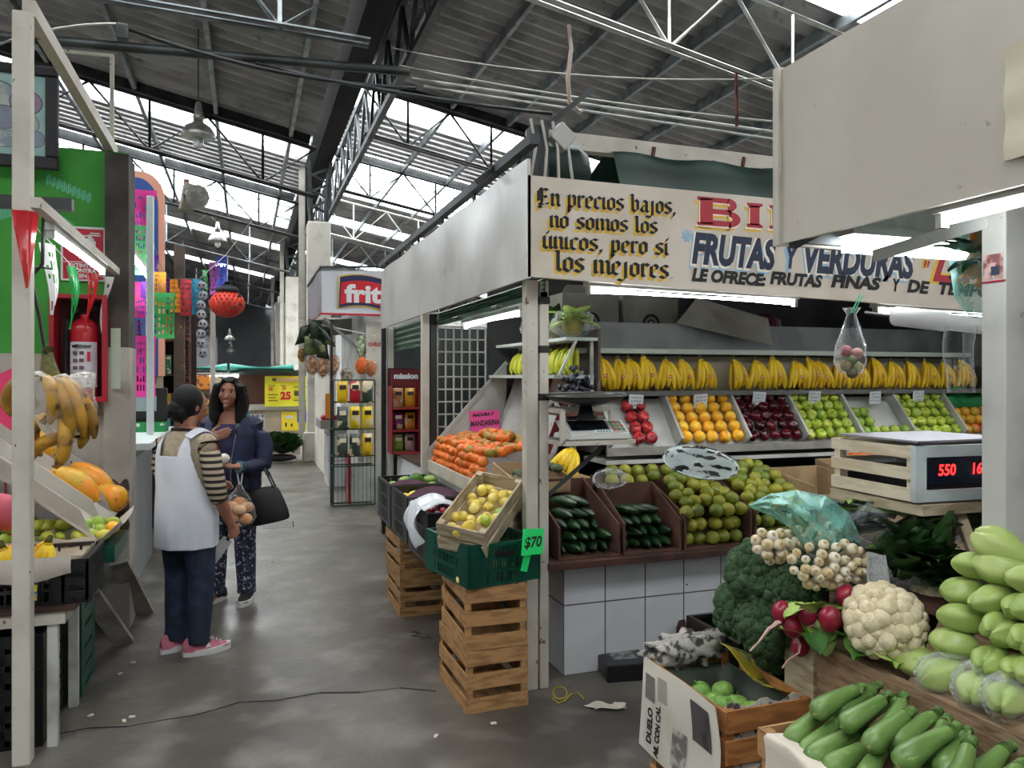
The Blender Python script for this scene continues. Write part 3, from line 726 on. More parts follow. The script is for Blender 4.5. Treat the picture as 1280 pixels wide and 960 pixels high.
# posts and frame
def post(lo, hi, label, mat=whitep, name='stall_post', parts=None):
    t = thing(name, label, 'post', ((lo[0]+hi[0])/2, (lo[1]+hi[1])/2, lo[2]))
    m = MB(); m.span(lo, hi); m.build('shaft', mat, t, bevel=.006)
    for z, mm in (parts or []):
        m = MB(); m.span((lo[0]-.004, lo[1]-.004, z), (hi[0]+.004, hi[1]+.004, z+.035)); m.build('tape_band', mm, t)
    return t
post((1.345, 3.66, 0), (1.41, 3.73, 2.09), 'chipped white corner post of the fruit stall, left of the two', parts=[])
post((1.418, 3.66, 0), (1.468, 3.73, 2.09), 'slimmer chipped white corner post bound with black tape', parts=[(1.97, blackp), (1.72, blackp), (1.475, blackp)])
post((1.30, 5.90, 0), (1.36, 5.96, 2.09), 'white frame post between the two shuttered bays of the corner stall')
post((1.365, 5.90, 0), (1.42, 5.96, 2.09), 'black shutter track beside the middle white frame post', blackp, 'shutter_track')
post((1.30, 7.78, 0), (1.345, 7.84, 2.09), 'black shutter track at the far end of the corner stall', blackp, 'shutter_track')
post((1.36, 7.78, 0), (1.42, 7.84, 2.09), 'narrow white post at the far end of the corner stall')
t = thing('stall_header', 'greyed white steel beam above the green tarpaulin', 'beam', (3.5, 4.2, 2.95))
m = MB(); m.bar((1.55, 4.2, 2.99), (6, 4.2, 2.96), .07, .1); m.build('beam', whitep, t)
for x in (2.35, 3.0, 4.4):
    m = MB(); m.bar((x, 4.155, 2.94), (x+.01, 4.155, 3.0), .02, .012); m.build('clamp', rust, t)
# shutters rolled up
def shutter(y0, y1, zt, zb, label, x=1.44):
    t = thing('roller_shutter', label, 'shutter', (x, (y0+y1)/2, zb)); n = max(3, int((zt-zb)/.045)); m = MB()
    h = (zt-zb)/n
    for i in range(n):
        z = zb+h*i; m.prism([(x, y0, z), (x-.018, y0, z+h*.5), (x, y0, z+h*.97), (x+.01, y0, z+h*.97), (x+.01, y0, z)], (0, y1-y0, 0))
    m.build('slats', greenm, t); m = MB(); m.span((x-.02, y0, zb-.03), (x+.02, y1, zb)); m.build('bottom_bar', greenm, t)
    for yy in (y0+(y1-y0)*.3, y0+(y1-y0)*.7):
        m = MB(True); m.tube([(x-.02, yy-.05, zb-.02), (x-.05, yy-.05, zb-.02), (x-.05, yy+.05, zb-.02), (x-.02, yy+.05, zb-.02)], .008, 6); m.build('handle', steelp, t)
shutter(3.66, 5.9, 2.1, 2.03, 'green roller shutter pulled up over the mandarin bay')
shutter(5.97, 7.77, 2.1, 1.88, 'green roller shutter pulled up over the far bay')
# tarpaulin roof
t = MB(True)
def tarp(u, v):
    x = 1.95+.3*min(1, v*1.2)+u*3.6
    if v < .35: s = v/.35; return (x, 3.7+.47*s, 2.5+.5*s-.05*sin(pi*s)+.01*sin(u*40))
    s = (v-.35)/.65; return (x, 4.17+2.0*s, 3.0-.35*s+.012*sin(u*40)-.04*sin(pi*s))
t.sheet(tarp, 40, 16); T(t.build('tarpaulin', tarpm), 'dark green tarpaulin stretched behind and above the painted sign', 'tarpaulin')
m = MB(True)
m.lathe([(.0, -.2), (.1, -.2), (.14, -.1), (.14, .12), (.1, .2), (0, .2)], 14, Matrix.Translation((1.62, 4.0, 2.75)) @ Matrix.Rotation(pi/2, 4, 'Y'), lambda a, t_: 1+.12*sin(a*3+t_*5))
T(m.build('rolled_tarpaulin', tarpm), 'rolled bundle of dark green tarpaulin above the gothic lettering', 'tarpaulin')
t = thing('roof_junction', 'dark upright mast with a grey junction box and cables above the sign corner', 'mast', (1.42, 3.7, 2.5))
m = MB(); m.bar((1.42, 3.7, 2.5), (1.42, 3.7, 2.88), .09); m.build('mast', steel_d, t)
c = P(702, 172, 3.95); m = MB(); m.box(c, (.11, .06, .11), Euler((0, radians(38), .1)).to_matrix()); m.build('junction_box', pm('box_grey', '#a8a8a4', .5), t, bevel=.008)
m = MB(True)
for i in range(4):
    a = V((1.36+.06*i, 3.64, 2.9)); m.tube([a, a+V((.02, -.02, -.15)), a+V((-.01+.02*i, -.01, -.32))], .009, 5)
m.build('loose_cable', cabw, t)
m = MB(); m.bar(P(596, 228, 4.2), P(740, 112, 4.4), .03); T(m.build('angle_bar', steel_d), 'black angle bar slanting up from the fascia rail to the ropes', 'bar')

# walls and back of the stall
m = MB(); m.span((1.86, 5.96, 0), (5.6, 6.0, 2.55)); T(m.build('wall_stall_back', pm('wall_charcoal', '#454547', .85, c2='#38383a', ns=2)), 'dim dark back wall of the corner stall', 'wall', kind='structure')
m = MB(); m.span((5.56, 3.6, 0), (5.6, 5.96, 2.55)); T(m.build('wall_stall_right', MATS['wall_charcoal']), 'right side wall of the corner stall', 'wall', kind='structure')
# tiled counter base and its board
m = MB(); m.span((1.6, 3.78, 0), (5.5, 4.35, .6)); T(m.build('tiled_counter', tilem, loc=(1.6, 3.78, 0)), 'white tiled base under the slanted fruit boxes', 'counter')
m = MB(); m.span((1.46, 3.64, .602), (5.5, 4.36, .64)); T(m.build('counter_board', woodr, bevel=.004), 'dark red-brown wooden board along the top of the tiled base', 'board')
# grille window
t = thing('grille_window', 'white welded grille between the two bays of the corner stall', 'grille', (1.6, 5.93, .95))
for i in range(7):
    x = 1.43+i*.066; m = MB(); m.bar((x, 5.93, 1.0), (x, 5.93, 2.0), .012); m.build('upright_bar', whitei, t)
for i in range(11):
    z = 1.0+i*.099; m = MB(); m.bar((1.43, 5.925, z), (1.83, 5.925, z), .012); m.build('cross_bar', whitei, t)

# ---------------- slanted display of six bins
O = V((2.12, 4.3, 1.15)); SL = V((0, .25, .33)).normalized(); NR = V((0, -.33, .25)).normalized(); LS = .38
XB = [2.12, 2.6, 3.11, 3.578, 4.04, 4.51, 5.0, 5.48]
disp = thing('fruit_display', 'slanted white fruit display with seven bins under the banana shelf', 'display rack', (3.8, 4.4, 1.1))
m = MB(); m.bar(O+V((0, 0, -.01))+SL*.0+V((1.68, .0, 0)), O+SL*LS+V((1.68, 0, -.01)), 3.36, .015, up=NR); m.build('bin_floor', whitei, disp)
for x in XB:
    a = V((x, 4.3, 1.15)); m = MB()
    m.prism([a, a+SL*LS, a+SL*LS+NR*.08, a+NR*.09], (.018, 0, 0)); m.build('divider', whitei, disp)
m = MB(); m.span((2.1, 4.27, 1.105), (5.5, 4.29, 1.155)); m.build('front_lip', pm('lip_grey', '#8f8c85', .6, c2='#7a766f', ns=5), disp)
m = MB(); m.span((2.1, 4.29, 1.05), (5.5, 4.62, 1.075)); m.build('under_shelf', whitei, disp)
def fill(kind, b, rows, cols, dia, label, group, jit=.004, skip=None, x0=None, start=0):
    w_ = XB[b+1]-XB[b]-.018; n = cols; xs = XB[b]+.018
    step = w_/n if x0 is None else dia
    for r in range(rows):
        for c in range(n):
            if skip and skip(r, c): continue
            x = (xs+step*(c+.5)) if x0 is None else x0+dia*c
            p = V((x+random.uniform(-jit, jit), 4.3, 1.15))+SL*(dia*.93*(r+.52)+random.uniform(-jit, jit))
            if p.z > 1.46: continue
            q = p+NR*.006
            ax = NR+V((random.uniform(-.5, .5), random.uniform(-.5, .5), random.uniform(-.5, .5)))
            e = ax.to_track_quat('Z', 'Y').to_euler()
            # lay the fruit on the board whatever way its stalk points
            rot = e.to_matrix(); q = p+NR*dia*.5-rot @ V((0, 0, dia*.46))
            kind(q, e, label(r, c), group, .94)
rowname = lambda r: ['bottom', 'second', 'third', 'fourth', 'top'][min(r, 4)]
fill(redapple, 0, 4, 2, .088, lambda r, c: f'red apple, {["bottom", "second", "third", "top"][r]} of {"the column half hidden by the scale" if c == 0 else "the right column in the white bin"}', 'red apples in the nearly empty white bin', x0=2.33)
fill(yorange, 1, 5, 5, .082, lambda r, c: f'yellow orange in the orange bin, {rowname(r)} row, {ORD[c]} from its left side', 'yellow oranges in the slanted bin')
fill(darkapple, 2, 5, 5, .082, lambda r, c: f'dark red apple in the slanted bin, {rowname(r)} row, {ORD[c]} from its left side', 'dark red apples in the slanted bin')
fill(greenapple, 3, 5, 5, .082, lambda r, c: f'yellow-green apple beside the dark red apples, {rowname(r)} row, {ORD[c]} from its left', 'yellow-green apples in the slanted bin')
fill(pear, 4, 3, 5, .086, lambda r, c: f'green fruit in the half-empty bin, {rowname(r)} row, {ORD[c]} from its left side', 'green fruit in the half-empty bin', skip=lambda r, c: r > 0 and c > 1)
fill(greenapple, 5, 5, 5, .082, lambda r, c: f'green apple in the bin right of the half-empty one, {rowname(r)} row, {ORD[c]} from left', 'green apples right of the half-empty bin')
fill(ytomato, 6, 3, 5, .084, lambda r, c: f'red and yellow mango before green tissue paper, {rowname(r)} row, {ORD[c]} from left', 'mixed mangoes in the last bin')
a = V((5.02, 4.3, 1.15))+NR*.012; m = MB(True)
m.slab(lambda u, v: a+V((u*.44, 0, 0))+SL*(.24+.18*v)+NR*(.03*sin(u*9)*sin(v*5)+.02), 12, 6, .003)
T(m.build('tissue_paper', pm('tissue_green', '#1f8a44', .7, c2='#16703a', ns=4)), 'green tissue paper lining the top of the mango bin', 'paper')
# banana shelf, upper ledge, panel
t = thing('banana_shelf', 'long white shelf carrying the yellow bananas above the slanted bins', 'shelf', (3.8, 4.65, 1.49))
m = MB(); m.span((2.06, 4.445, 1.478), (5.5, 4.8, 1.495)); m.build('shelf_board', whitei, t)
m = MB(); m.span((2.06, 4.43, 1.47), (5.5, 4.445, 1.502)); m.build('edge_trim', pm('edge_grey', '#6b6b68', .5), t)
m = MB(); m.span((2.06, 4.8, 1.475), (5.5, 4.82, 1.74)); m.build('back_panel', pm('panel_beige', '#a89a80', .7, c2='#b9b3a4', ns=1.5), t)
t = thing('upper_ledge', 'pale ledge with a grey board standing on it above the bananas', 'shelf', (3.8, 4.8, 1.76))
m = MB(); m.span((2.06, 4.62, 1.752), (5.5, 4.9, 1.785)); m.build('ledge_board', pm('ledge_green_white', '#aeb8ae', .5), t)
m = MB(); m.span((2.06, 4.9, 1.76), (5.5, 4.92, 1.98)); m.build('upright_board', pm('board_grey', '#8b8e8e', .6, c2='#787b7b', ns=3), t)
pxs = [757, 779, 795, 814, 839, 861, 886, 930, 953, 975, 1003, 1022, 1034, 1056, 1079, 1103, 1124, 1146, 1168, 1190, 1213]
for i, px in enumerate(pxs):
    q = PY(px, 485, 4.53); k_ = bananas if i % 2 else bananas_wide
    lab = f'hand of yellow bananas, {ORD[i]} of seven on the left part of the shelf' if i < 7 else f'hand of yellow bananas on the long shelf, {ORD[i-7]} after the gap'
    k_((q.x, 4.57, 1.496), (random.uniform(-.2, -.12), 0, random.uniform(-.25, .25)), lab, 'banana hands on the long shelf', random.uniform(1.0, 1.1))
# price cards
def scribble(mb, o, ux, uz, w_, h_, n=3, y=-.0012, r=None):
    rr = random.Random(int(o[0]*1000)+int(o[2]*777))
    for i in range(n):
        for j in range(4):
            a = V(o)+V(ux)*(-.38*w_+w_*.2*j+rr.uniform(0, .03)*w_)+V(uz)*(h_*(.3-.28*i))
            b = a+V(ux)*w_*rr.uniform(.08, .16)+V(uz)*h_*rr.uniform(-.08, .08)
            nn = V(ux).cross(V(uz)); up = V(uz)*h_*.03
            mb.poly([a-up+nn*.0015, b-up+nn*.0015, b+up+nn*.0015, a+up+nn*.0015])
for i, (px, py, bn) in enumerate([(795, 502, 'red apple'), (876, 501, 'orange'), (949, 498, 'dark red apple'), (1018, 497, 'yellow-green apple'), (1094, 497, 'half-empty'), (1148, 496, 'right-hand green apple')]):
    q = PY(px, py, 4.42); t = thing('price_card', f'small white hand-written price card hanging over the {bn} bin', 'price card', q, 'price cards under the banana shelf')
    a = radians(random.uniform(-4, 4)); ux = V((cos(a), 0, sin(a))); uz = V((-sin(a), -.12, cos(a)))
    m = MB(); m.prism([q+ux*x+uz*z for x, z in ((-.052, -.045), (.052, -.045), (.052, .045), (-.052, .045))], (0, .002, 0)); m.build('card', cardw, t)
    m = MB(); scribble(m, q, ux, uz, .1, .085); m.build('handwriting', inkb, t)
# fluorescent tubes of the stall
def tube_light(a, b, label, r=.016, w_=.06, up=.035, mat=None, group='fluorescent tubes'):
    a = V(a); b = V(b); t = thing('fluorescent_light', label, 'fluorescent light', (a+b)/2, group)
    d = (b-a).normalized(); m = MB(True); m.tube([a, b], r, 10); m.build('tube', mat or tube_m, t)
    m = MB(); m.bar(a-d*.03+V((0, 0, up)), b+d*.03+V((0, 0, up)), w_, .03); m.build('fixture', whitei, t)
    for e, s in ((a, -1), (b, 1)):
        m = MB(); m.bar(e+d*s*.005, e+d*s*.025, .03, .05); m.build('end_holder', whitei, t)
tube_light((1.73, 3.72, 2.055), (3.03, 3.72, 2.03), 'bright fluorescent tube under the painted sign, over the scale')
tube_light((3.66, 3.72, 2.0), (4.95, 3.72, 1.98), 'bright fluorescent tube under the right end of the painted sign')
tube_light((1.6, 4.44, 1.985), (1.6, 5.7, 1.985), 'bright fluorescent tube along the aisle side over the mandarins')
# things lying dim on top of the display
def carton(lo, hi, label, mat=cardb, name='cardboard_box', rz=0):
    t = thing(name, label, 'box', ((lo[0]+hi[0])/2, (lo[1]+hi[1])/2, lo[2]))
    m = MB(); m.span(lo, hi); m.build('body', mat, t)
    m = MB(); z = hi[2]; m.poly([(lo[0], lo[1], z+.001), (hi[0], lo[1], z+.001), (hi[0], lo[1]-.08, z+.05), (lo[0], lo[1]-.08, z+.05)]); 
    m.prism([(lo[0], lo[1], z), (hi[0], lo[1], z), (hi[0], lo[1]-.05, z+.04), (lo[0], lo[1]-.05, z+.04)], (0, .004, 0.003)); m.build('flap', mat, t)
    m = MB(); cx = (lo[0]+hi[0])/2; cz = (lo[2]+hi[2])/2
    for r0, r1, k0 in ((.05, .075, 0), (.02, .035, 0)):
        for i in range(14):
            a0 = 2*pi*i/14; a1 = 2*pi*(i+1)/14; y = lo[1]-.002
            m.poly([(cx+r0*cos(a0), y, cz+r0*sin(a0)), (cx+r1*cos(a0), y, cz+r1*sin(a0)), (cx+r1*cos(a1), y, cz+r1*sin(a1)), (cx+r0*cos(a1), y, cz+r0*sin(a1))])
    m.build('printed_ring', inkm, t); return t
shw = pm('box_pale_print', '#85827a', .8, c2='#75726a', ns=3)
m = MB(); m.span((2.06, 4.95, 1.76), (5.5, 5.7, 1.784)); T(m.build('storage_board', whitei), 'dim board behind the upright panel holding stored boxes', 'shelf')
carton((2.15, 5.1, 1.785), (2.6, 5.5, 2.2), 'dim printed fruit box stored above the bananas, nearest the corner', shw)
carton((2.64, 5.1, 1.785), (3.1, 5.5, 2.2), 'dim printed fruit box stored above the bananas, beside the slanted sheet', shw)
m = MB(); a = PY(842, 405, 4.86); m.prism([PY(846, 404, 4.86), PY(872, 372, 4.9), PY(960, 398, 4.7), PY(966, 432, 4.66), PY(915, 420, 4.7)], (0, .012, .0)); T(m.build('cardboard_sheet', shw), 'large slanted grey cardboard sheet leaning over the upright board', 'cardboard')
m = MB(True); m.lathe([(0, 0), (.13, .0), (.15, .08), (.12, .25), (.05, .3), (0, .3)], 14, Matrix.Translation((3.85, 5.05, 1.785)), lambda a, t_: 1+.05*sin(7*a))
T(m.build('shopping_bag', pm('bag_striped', '#1d1a20', .5, wave=('#7a2a3a', 9, 'X', .5, .6))), 'dark red-striped shopping bag stored on the upper ledge', 'bag')
film = clear_mat('film_clear', '#eef2f4', .02, .1)
# ================================================================ boxes on the tiled counter
def open_box(name, label, x0, x1, y0, y1, z0, hf, hb, mat, t=.012, front=0., cat='box'):
    r = thing(name, label, cat, ((x0+x1)/2, (y0+y1)/2, z0))
    m = MB(); m.span((x0, y0, z0), (x1, y1, z0+.01)); m.build('base', mat, r)
    for x in (x0, x1-t):
        m = MB(); m.prism([(x, y0, z0+.01), (x, y1, z0+.01), (x, y1, z0+hb), (x, y0, z0+hf)], (t, 0, 0)); m.build('side', mat, r)
    m = MB(); m.span((x0+t, y1-t, z0+.01), (x1-t, y1, z0+hb)); m.build('back', mat, r)
    if front:
        m = MB(); m.span((x0+t, y0, z0+.01), (x1-t, y0+t, z0+front)); m.build('front', mat, r)
    return r
cardd = pm('cardboard_dark', '#553628', .85, c2='#482c20', ns=5)
open_box('cardboard_box', 'brown cardboard box of cucumbers next to the corner posts', 1.53, 1.885, 3.68, 4.15, .641, .17, .36, cardd)
open_box('cardboard_box', 'brown cardboard box of cucumbers beside the green oranges', 1.905, 2.26, 3.68, 4.0, .641, .17, .34, cardd)
open_box('cardboard_box', 'brown cardboard box stacked with green oranges under the enamel pan', 2.28, 2.72, 3.68, 4.24, .641, .19, .4, cardd)
open_box('cardboard_box', 'brown cardboard box of green oranges behind the broccoli and blue-green bag', 2.735, 3.18, 3.68, 4.24, .641, .19, .4, cardd)
open_box('cardboard_box', 'brown cardboard box of green oranges set behind the cucumbers', 1.97, 2.27, 4.02, 4.25, .641, .30, .36, cardd, front=.30)
for bx, nm in ((1.7, 'left'), (2.08, 'right')):
    for k, (n, dy, z) in enumerate([(5, 0, .652), (5, .02, .707), (4, .05, .762), (3, .09, .817), (2, .14, .872)]):
        if nm == 'right' and k > 3: continue
        for i in range(n):
            x = bx+(i-(n-1)/2)*.064
            a = radians(-90+random.uniform(-12, 12)+(18 if k > 2 else 0))
            cucumber((x, 3.81+dy+random.uniform(-.01, .01), z), (0, radians(random.uniform(-4, 3)), a), f'dark green cucumber in the {"box next to the corner posts" if nm == "left" else "box beside the green oranges"}, {["bottom", "second", "third", "fourth", "top"][k]} layer, {ORD[i]} from left', f'cucumbers, {nm} box', random.uniform(.92, 1.05))
def orange_pile(x0, nm, nb=6):
    for r in range(3):
        for c in range(5):
            gorange((x0+.045+.082*c, 3.735+random.uniform(-.004, .004), .652+.077*r), (random.uniform(-.6, .6), random.uniform(-.6, .6), random.uniform(0, 6)), f'green-yellow orange, stacked front of {nm}, {["bottom", "middle", "top"][r]} row, {ORD[c]} from left', 'green oranges, '+nm)
    for k in range(nb):
        for c in range(5):
            off = .02 if k % 2 else 0
            gorange((x0+.05+.078*c+off+random.uniform(-.008, .008), 3.80+.067*k, .85+.03*k+random.uniform(-.008, .012)), (random.uniform(-.8, .8), random.uniform(-.8, .8), random.uniform(0, 6)), f'green orange, loose heap in {nm}, {ORD[k]} row, {ORD[c]} from left', 'green oranges, '+nm)
orange_pile(2.29, 'the box under the pan')
orange_pile(2.745, 'the box behind the bag')
for k in range(2):
    for c in range(3):
        gorange((2.03+.085*c+.03*k, 4.08+.075*k, .95+.045*k), (.3, .4*c, k), f'green orange behind the cucumber box, {["front", "back"][k]} row, {ORD[c]} from left', 'green oranges behind the cucumbers')
m = MB(); m.span((1.98, 4.035, .92), (2.26, 4.235, .945)); T(m.build('box_liner', cardl), 'cardboard liner under the green oranges behind the cucumbers', 'cardboard')
# boxes further right, half hidden by the bag and the vegetable stand
open_box('cardboard_box', 'open light cardboard box right of the green oranges', 3.2, 3.62, 3.72, 4.2, .641, .3, .36, cardl, front=.25)
open_box('cardboard_box', 'dim cardboard box of reddish oranges below the green apple bin', 3.64, 4.2, 3.72, 4.24, .641, .3, .4, cardl, front=.28)
rorange = fruit('reddish_orange', 'orange', .043, pm('orange_skin_red', '#d2601a', .45, rnd='#c9761e', c2='#b8501a', ns=12), .95, .06)
for k in range(3):
    for c in range(5):
        rorange((3.72+.088*c+.02*(k % 2), 3.83+.09*k, .93+.05*k), (.4*c, .3*k, c), f'reddish orange below the green apple bin, {ORD[k]} row, {ORD[c]} from left', 'reddish oranges below the green apples')
m = MB(); m.span((3.66, 3.74, .9), (4.18, 4.22, .925)); T(m.build('box_liner', cardl), 'cardboard liner under the reddish oranges', 'cardboard')
def bag_blob(name, c, r, label, mat=bagm, cat='plastic bag', seed=1, parent=None, nu=20, nv=14, knot=True):
    rr = random.Random(seed); ph = [rr.uniform(0, 6) for _ in range(6)]
    m = MB(True)
    def f(p):
        a = atan2(p.y, p.x)
        q = 1+.1*sin(5*a+ph[0]+3*p.z)+.07*sin(9*a+ph[1]-5*p.z)+.06*sin(7*p.z+ph[2]+2*a)
        if knot and p.z > .45: q *= 1-.75*((p.z-.45)/.55)
        return q
    m.ball(c, r, nu, nv, f)
    o = m.build(name, mat, parent)
    if label: T(o, label, cat)
    return o
bag_blob('plastic_bag', P(968, 612, 4.9), (.14, .1, .11), 'crumpled clear plastic bag on the boxes behind the blue-green bag', film, seed=4)
bag_blob('plastic_bag', PY(768, 606, 3.9)+V((0, .05, .03)), (.11, .06, .055), 'crumpled clear plastic bag over the cucumber box by the bananas', film, seed=9, knot=False)
# ledge of loose bananas behind the scale bracket
m = MB(); m.span((1.5, 4.16, .62), (1.95, 4.45, .99)); T(m.build('cardboard_box', cardd, bevel=.004), 'closed brown cardboard box carrying bananas behind the corner posts', 'box')
m = MB(); m.span((1.52, 4.17, .992), (1.94, 4.44, 1.0)); T(m.build('cardboard_tray', cardl), 'flat cardboard tray under the loose bananas', 'cardboard')
bananas_loose = hand('banana_hand', yb, 'curved hand of yellow bananas', 5, .1, .2, .02, False, 1)
bananas_loose((1.63, 4.24, 1.0), (-.35, .2, .5), 'hand of long yellow bananas behind the corner posts, left of the bracket', 'loose bananas behind the bracket')
bananas_loose((1.78, 4.26, 1.0), (-.5, .5, -.4), 'hand of ripe speckled bananas behind the sloping steel bracket', 'loose bananas behind the bracket')
# ---- counter scale on its bracket
sc = thing('counter_scale', 'white digital shop scale with a dark display on a worn wooden bracket shelf', 'scale', (1.7, 3.72, 1.27))
a0 = PY(693, 556, 3.56); fr = thing('scale_bracket', 'worn white bracket frame fixed to the corner posts, holding the scale', 'bracket', (1.7, 3.6, 1.2))
X0, X1, Y0, Y1, ZB = 1.475, 1.87, 3.5, 3.76, 1.265
for p, q in (((X0, Y0, ZB), (X1, Y0, ZB)), ((X0, Y1, ZB), (X1, Y1, ZB)), ((X0, Y0, ZB), (X0, Y1, ZB)), ((X1, Y0, ZB), (X1, Y1, ZB)), ((X0, Y0, ZB), (X0, Y0, ZB+.16)), ((X0, Y1, ZB), (X0, Y1, ZB+.16)), ((X1, Y1, ZB), (X1, Y1, ZB+.16)), ((X0, Y1, ZB+.16), (X1, Y1, ZB+.16)), ((X0, Y0, ZB+.16), (X0, Y1, ZB+.16))):
    m = MB(); m.bar(p, q, .022); m.build('frame_bar', whitep, fr)
m = MB(); m.bar((1.47, 3.69, .98), (1.72, 3.52, 1.255), .022); m.build('brace', steel_d, fr)
m = MB(); m.prism([(1.52, 3.515, 1.28), (1.86, 3.515, 1.28), (1.86, 3.515, 1.305), (1.53, 3.515, 1.305)], (0, .22, 0)); m.prism([(1.53, 3.515, 1.305), (1.86, 3.515, 1.305), (1.86, 3.62, 1.37), (1.53, 3.62, 1.37)], (0, .12, -.004)); m.build('body', pm('scale_white', '#c9c9c4', .4), sc, bevel=.004)
nrm = V((0, -.065, .105)).normalized(); ux = V((1, 0, 0)); uy = V((0, .105, .065)).normalized(); o_ = V((1.545, 3.518, 1.3065))+nrm*.003
def panel(name, u0, u1, v0, v1, mat, par, h=.003):
    m = MB(); m.prism([o_+ux*u+uy*v for u, v in ((u0, v0), (u1, v0), (u1, v1), (u0, v1))], nrm*h); return m.build(name, mat, par)
panel('display', 0, .21, .03, .115, pm('display_black', '#15181d', .15), sc)
panel('label_plate', .12, .22, .004, .03, cardw, sc); kp = panel('keypad', .22, .3, .01, .115, pm('keypad', '#b9b5a8', .5), sc)
for i in range(3):
    for j in range(3): panel('key', .228+.024*i, .246+.024*i, .02+.03*j, .042+.03*j, pm('key_red', '#b0503c', .5) if (i+j) % 3 == 0 else pm('key_green', '#4f7a5c', .5), kp, .006)
mm_ = MB()
for i in range(5):
    u = .135+.016*i; mm_.prism([o_+nrm*.003+ux*a+uy*b for a, b in ((u, .009), (u+.009, .009), (u+.009, .024), (u, .024))], nrm*.001)
mm_.build('label_digits', pm('lcd_green', '#5a7a6a', .5), sc)
pan_dark = pm('pan_dark', '#1a1a1b', .35, .4, c2='#2b2a2a', ns=6, c3='#a9a69c', ns3=7, lo3=.62, hi3=.66)
def dish(name, c, r, depth, tilt, mat, label, cat='pan', oval=1., rim=None):
    t = thing(name, label, cat, c); Mx = Matrix.Translation(c) @ Euler(tilt).to_matrix().to_4x4() @ Matrix.Diagonal((1, oval, 1, 1))
    m = MB(True); m.lathe([(0, 0), (r*.5, .004), (r*.8, depth*.45), (r, depth), (r*1.015, depth+.004), (r*.99, depth+.006), (r*.78, depth*.5+.006), (r*.5, .011), (0, .008)], 32, Mx); m.build('bowl', mat, t)
    if rim:
        m = MB(True); m.lathe([(r*1.0, depth+.001), (r*1.02, depth+.006), (r*1.0, depth+.011), (r*.985, depth+.006), (r*1.0, depth+.001)], 32, Mx); m.build('rim', rim, t)
    return t
dish('scale_pan', V((1.655, 3.62, 1.452)), .21, .045, (.03, -.02, 0), pan_dark, 'dark worn weighing pan on top of the counter scale', rim=pm('pan_rim_grey', '#5c5c5a', .4, .5))
m = MB(True); m.tube([(1.655, 3.62, 1.372), (1.655, 3.62, 1.455)], [.05, .03], 10); m.build('pan_support', steel_d, sc)
enamel = pm('enamel_worn', '#cfdad6', .4, c2='#1d1c1b', ns=13, lo=.535, hi=.55, c3='#3a3430', ns3=5, lo3=.62, hi3=.66)
dish('enamel_pan', P(874, 586, 4.05), .195, .035, (radians(20), radians(-3), 0), enamel, 'round white enamel pan with worn black patches propped over the green oranges', rim=enamel)
# dark grapes / nets hanging by the scale
t = thing('grape_bunch', 'dark blue-black grapes heaped behind the scale pan', 'grapes', (1.95, 4.35, 1.3))
gm = pm('grape_skin', '#14161f', .3, rnd='#252c3c', c2='#2c3444', ns=30)
m = MB(); m.span((1.78, 4.22, 1.36), (2.05, 4.5, 1.38)); m.build('tray', cardd, t); m = MB(); m.span((1.9, 4.42, 1.0), (1.93, 4.45, 1.36)); m.build('support', steel_d, t)
rr = random.Random(3)
for i in range(70):
    u, v = rr.uniform(-.13, .13), rr.uniform(-.1, .1); m = MB(True); m.ball((1.92+u, 4.35+v, 1.395+.3*max(0, 1-abs(u)*5.5)*rr.random()), .0165, 8, 6); m.build('grape', gm, t)

# ================================================================ aisle side: mandarins
A0, A1 = 4.2, 5.88
md = thing('mandarin_display', 'slanted white board display heaped with mandarins along the aisle', 'display rack', (1.65, 5.04, .9))
m = MB(); m.slab(lambda u, v: (1.36+.48*u, A0+(A1-A0)*v, .895+.08*u), 2, 2, -.012); m.build('bed_board', whitei, md)
m = MB(); m.slab(lambda u, v: (1.84+.24*u, A0+.4+(A1-A0-.4)*v, 0.975+.66*u), 2, 2, -.012); m.build('sloping_board', whitei, md)
m = MB(); m.prism([(1.345, A1, .86), (1.345, A1, 1.0), (1.99, A1, 1.7), (1.99, A1, .86)], (0, .012, 0)); m.build('end_panel', whitei, md)
m = MB(); m.bar((1.345, A1-.005, 1.01), (1.99, A1-.005, 1.71), .02, .03); m.build('edge_strip', whitei, md)
m = MB(); m.span((1.34, A0, .86), (1.358, A1, .945)); m.build('front_lip', whitep, md)
for y in (4.62, 5.05):
    m = MB(); m.prism([(1.86, y, 1.09), (2.06, y, 1.59), (2.03, y, 1.64), (1.82, y, 1.12)], (0, .01, 0)); m.build('divider', pm('board_red', '#8a2a34', .6), md)
m = MB(); m.span((1.36, A0, .6), (1.4, A1, .86)); m.build('skirt', whitei, md)
sp = .0715
for k in range(3):
    for j in range(18):
        y = 5.83-sp*j
        if y < 4.5: continue
        kd = greeny if random.random() < .12 else mandarin
        kd((1.395+.008*k, y, .925+.056*k), (random.uniform(-.5, .5), random.uniform(-.5, .5), random.uniform(0, 6)), f'mandarin in the stacked front wall along the aisle, {["lowest", "middle", "upper"][k]} row, {ORD[j]} from the grille end', 'mandarins, stacked front')
for k in range(6):
    for j in range(18):
        y = 5.80-sp*j-(.03 if k % 2 else 0)
        if y < 4.5 or (k > 3 and j < 3): continue
        kd = greeny if random.random() < (.2+.07*k) else mandarin
        kd((1.43+.066*k+random.uniform(-.006, .006), y+random.uniform(-.005, .005), 1.082+.012*k+random.uniform(-.006, .01)+(.035 if k in (3, 4) and 4 < j < 14 else 0)), (random.uniform(-.8, .8), random.uniform(-.8, .8), random.uniform(0, 6)), f'orange or green-tinged mandarin on the heap, {ORD[k]} row up, {ORD[j]} from the grille end', 'mandarins, heaped top')
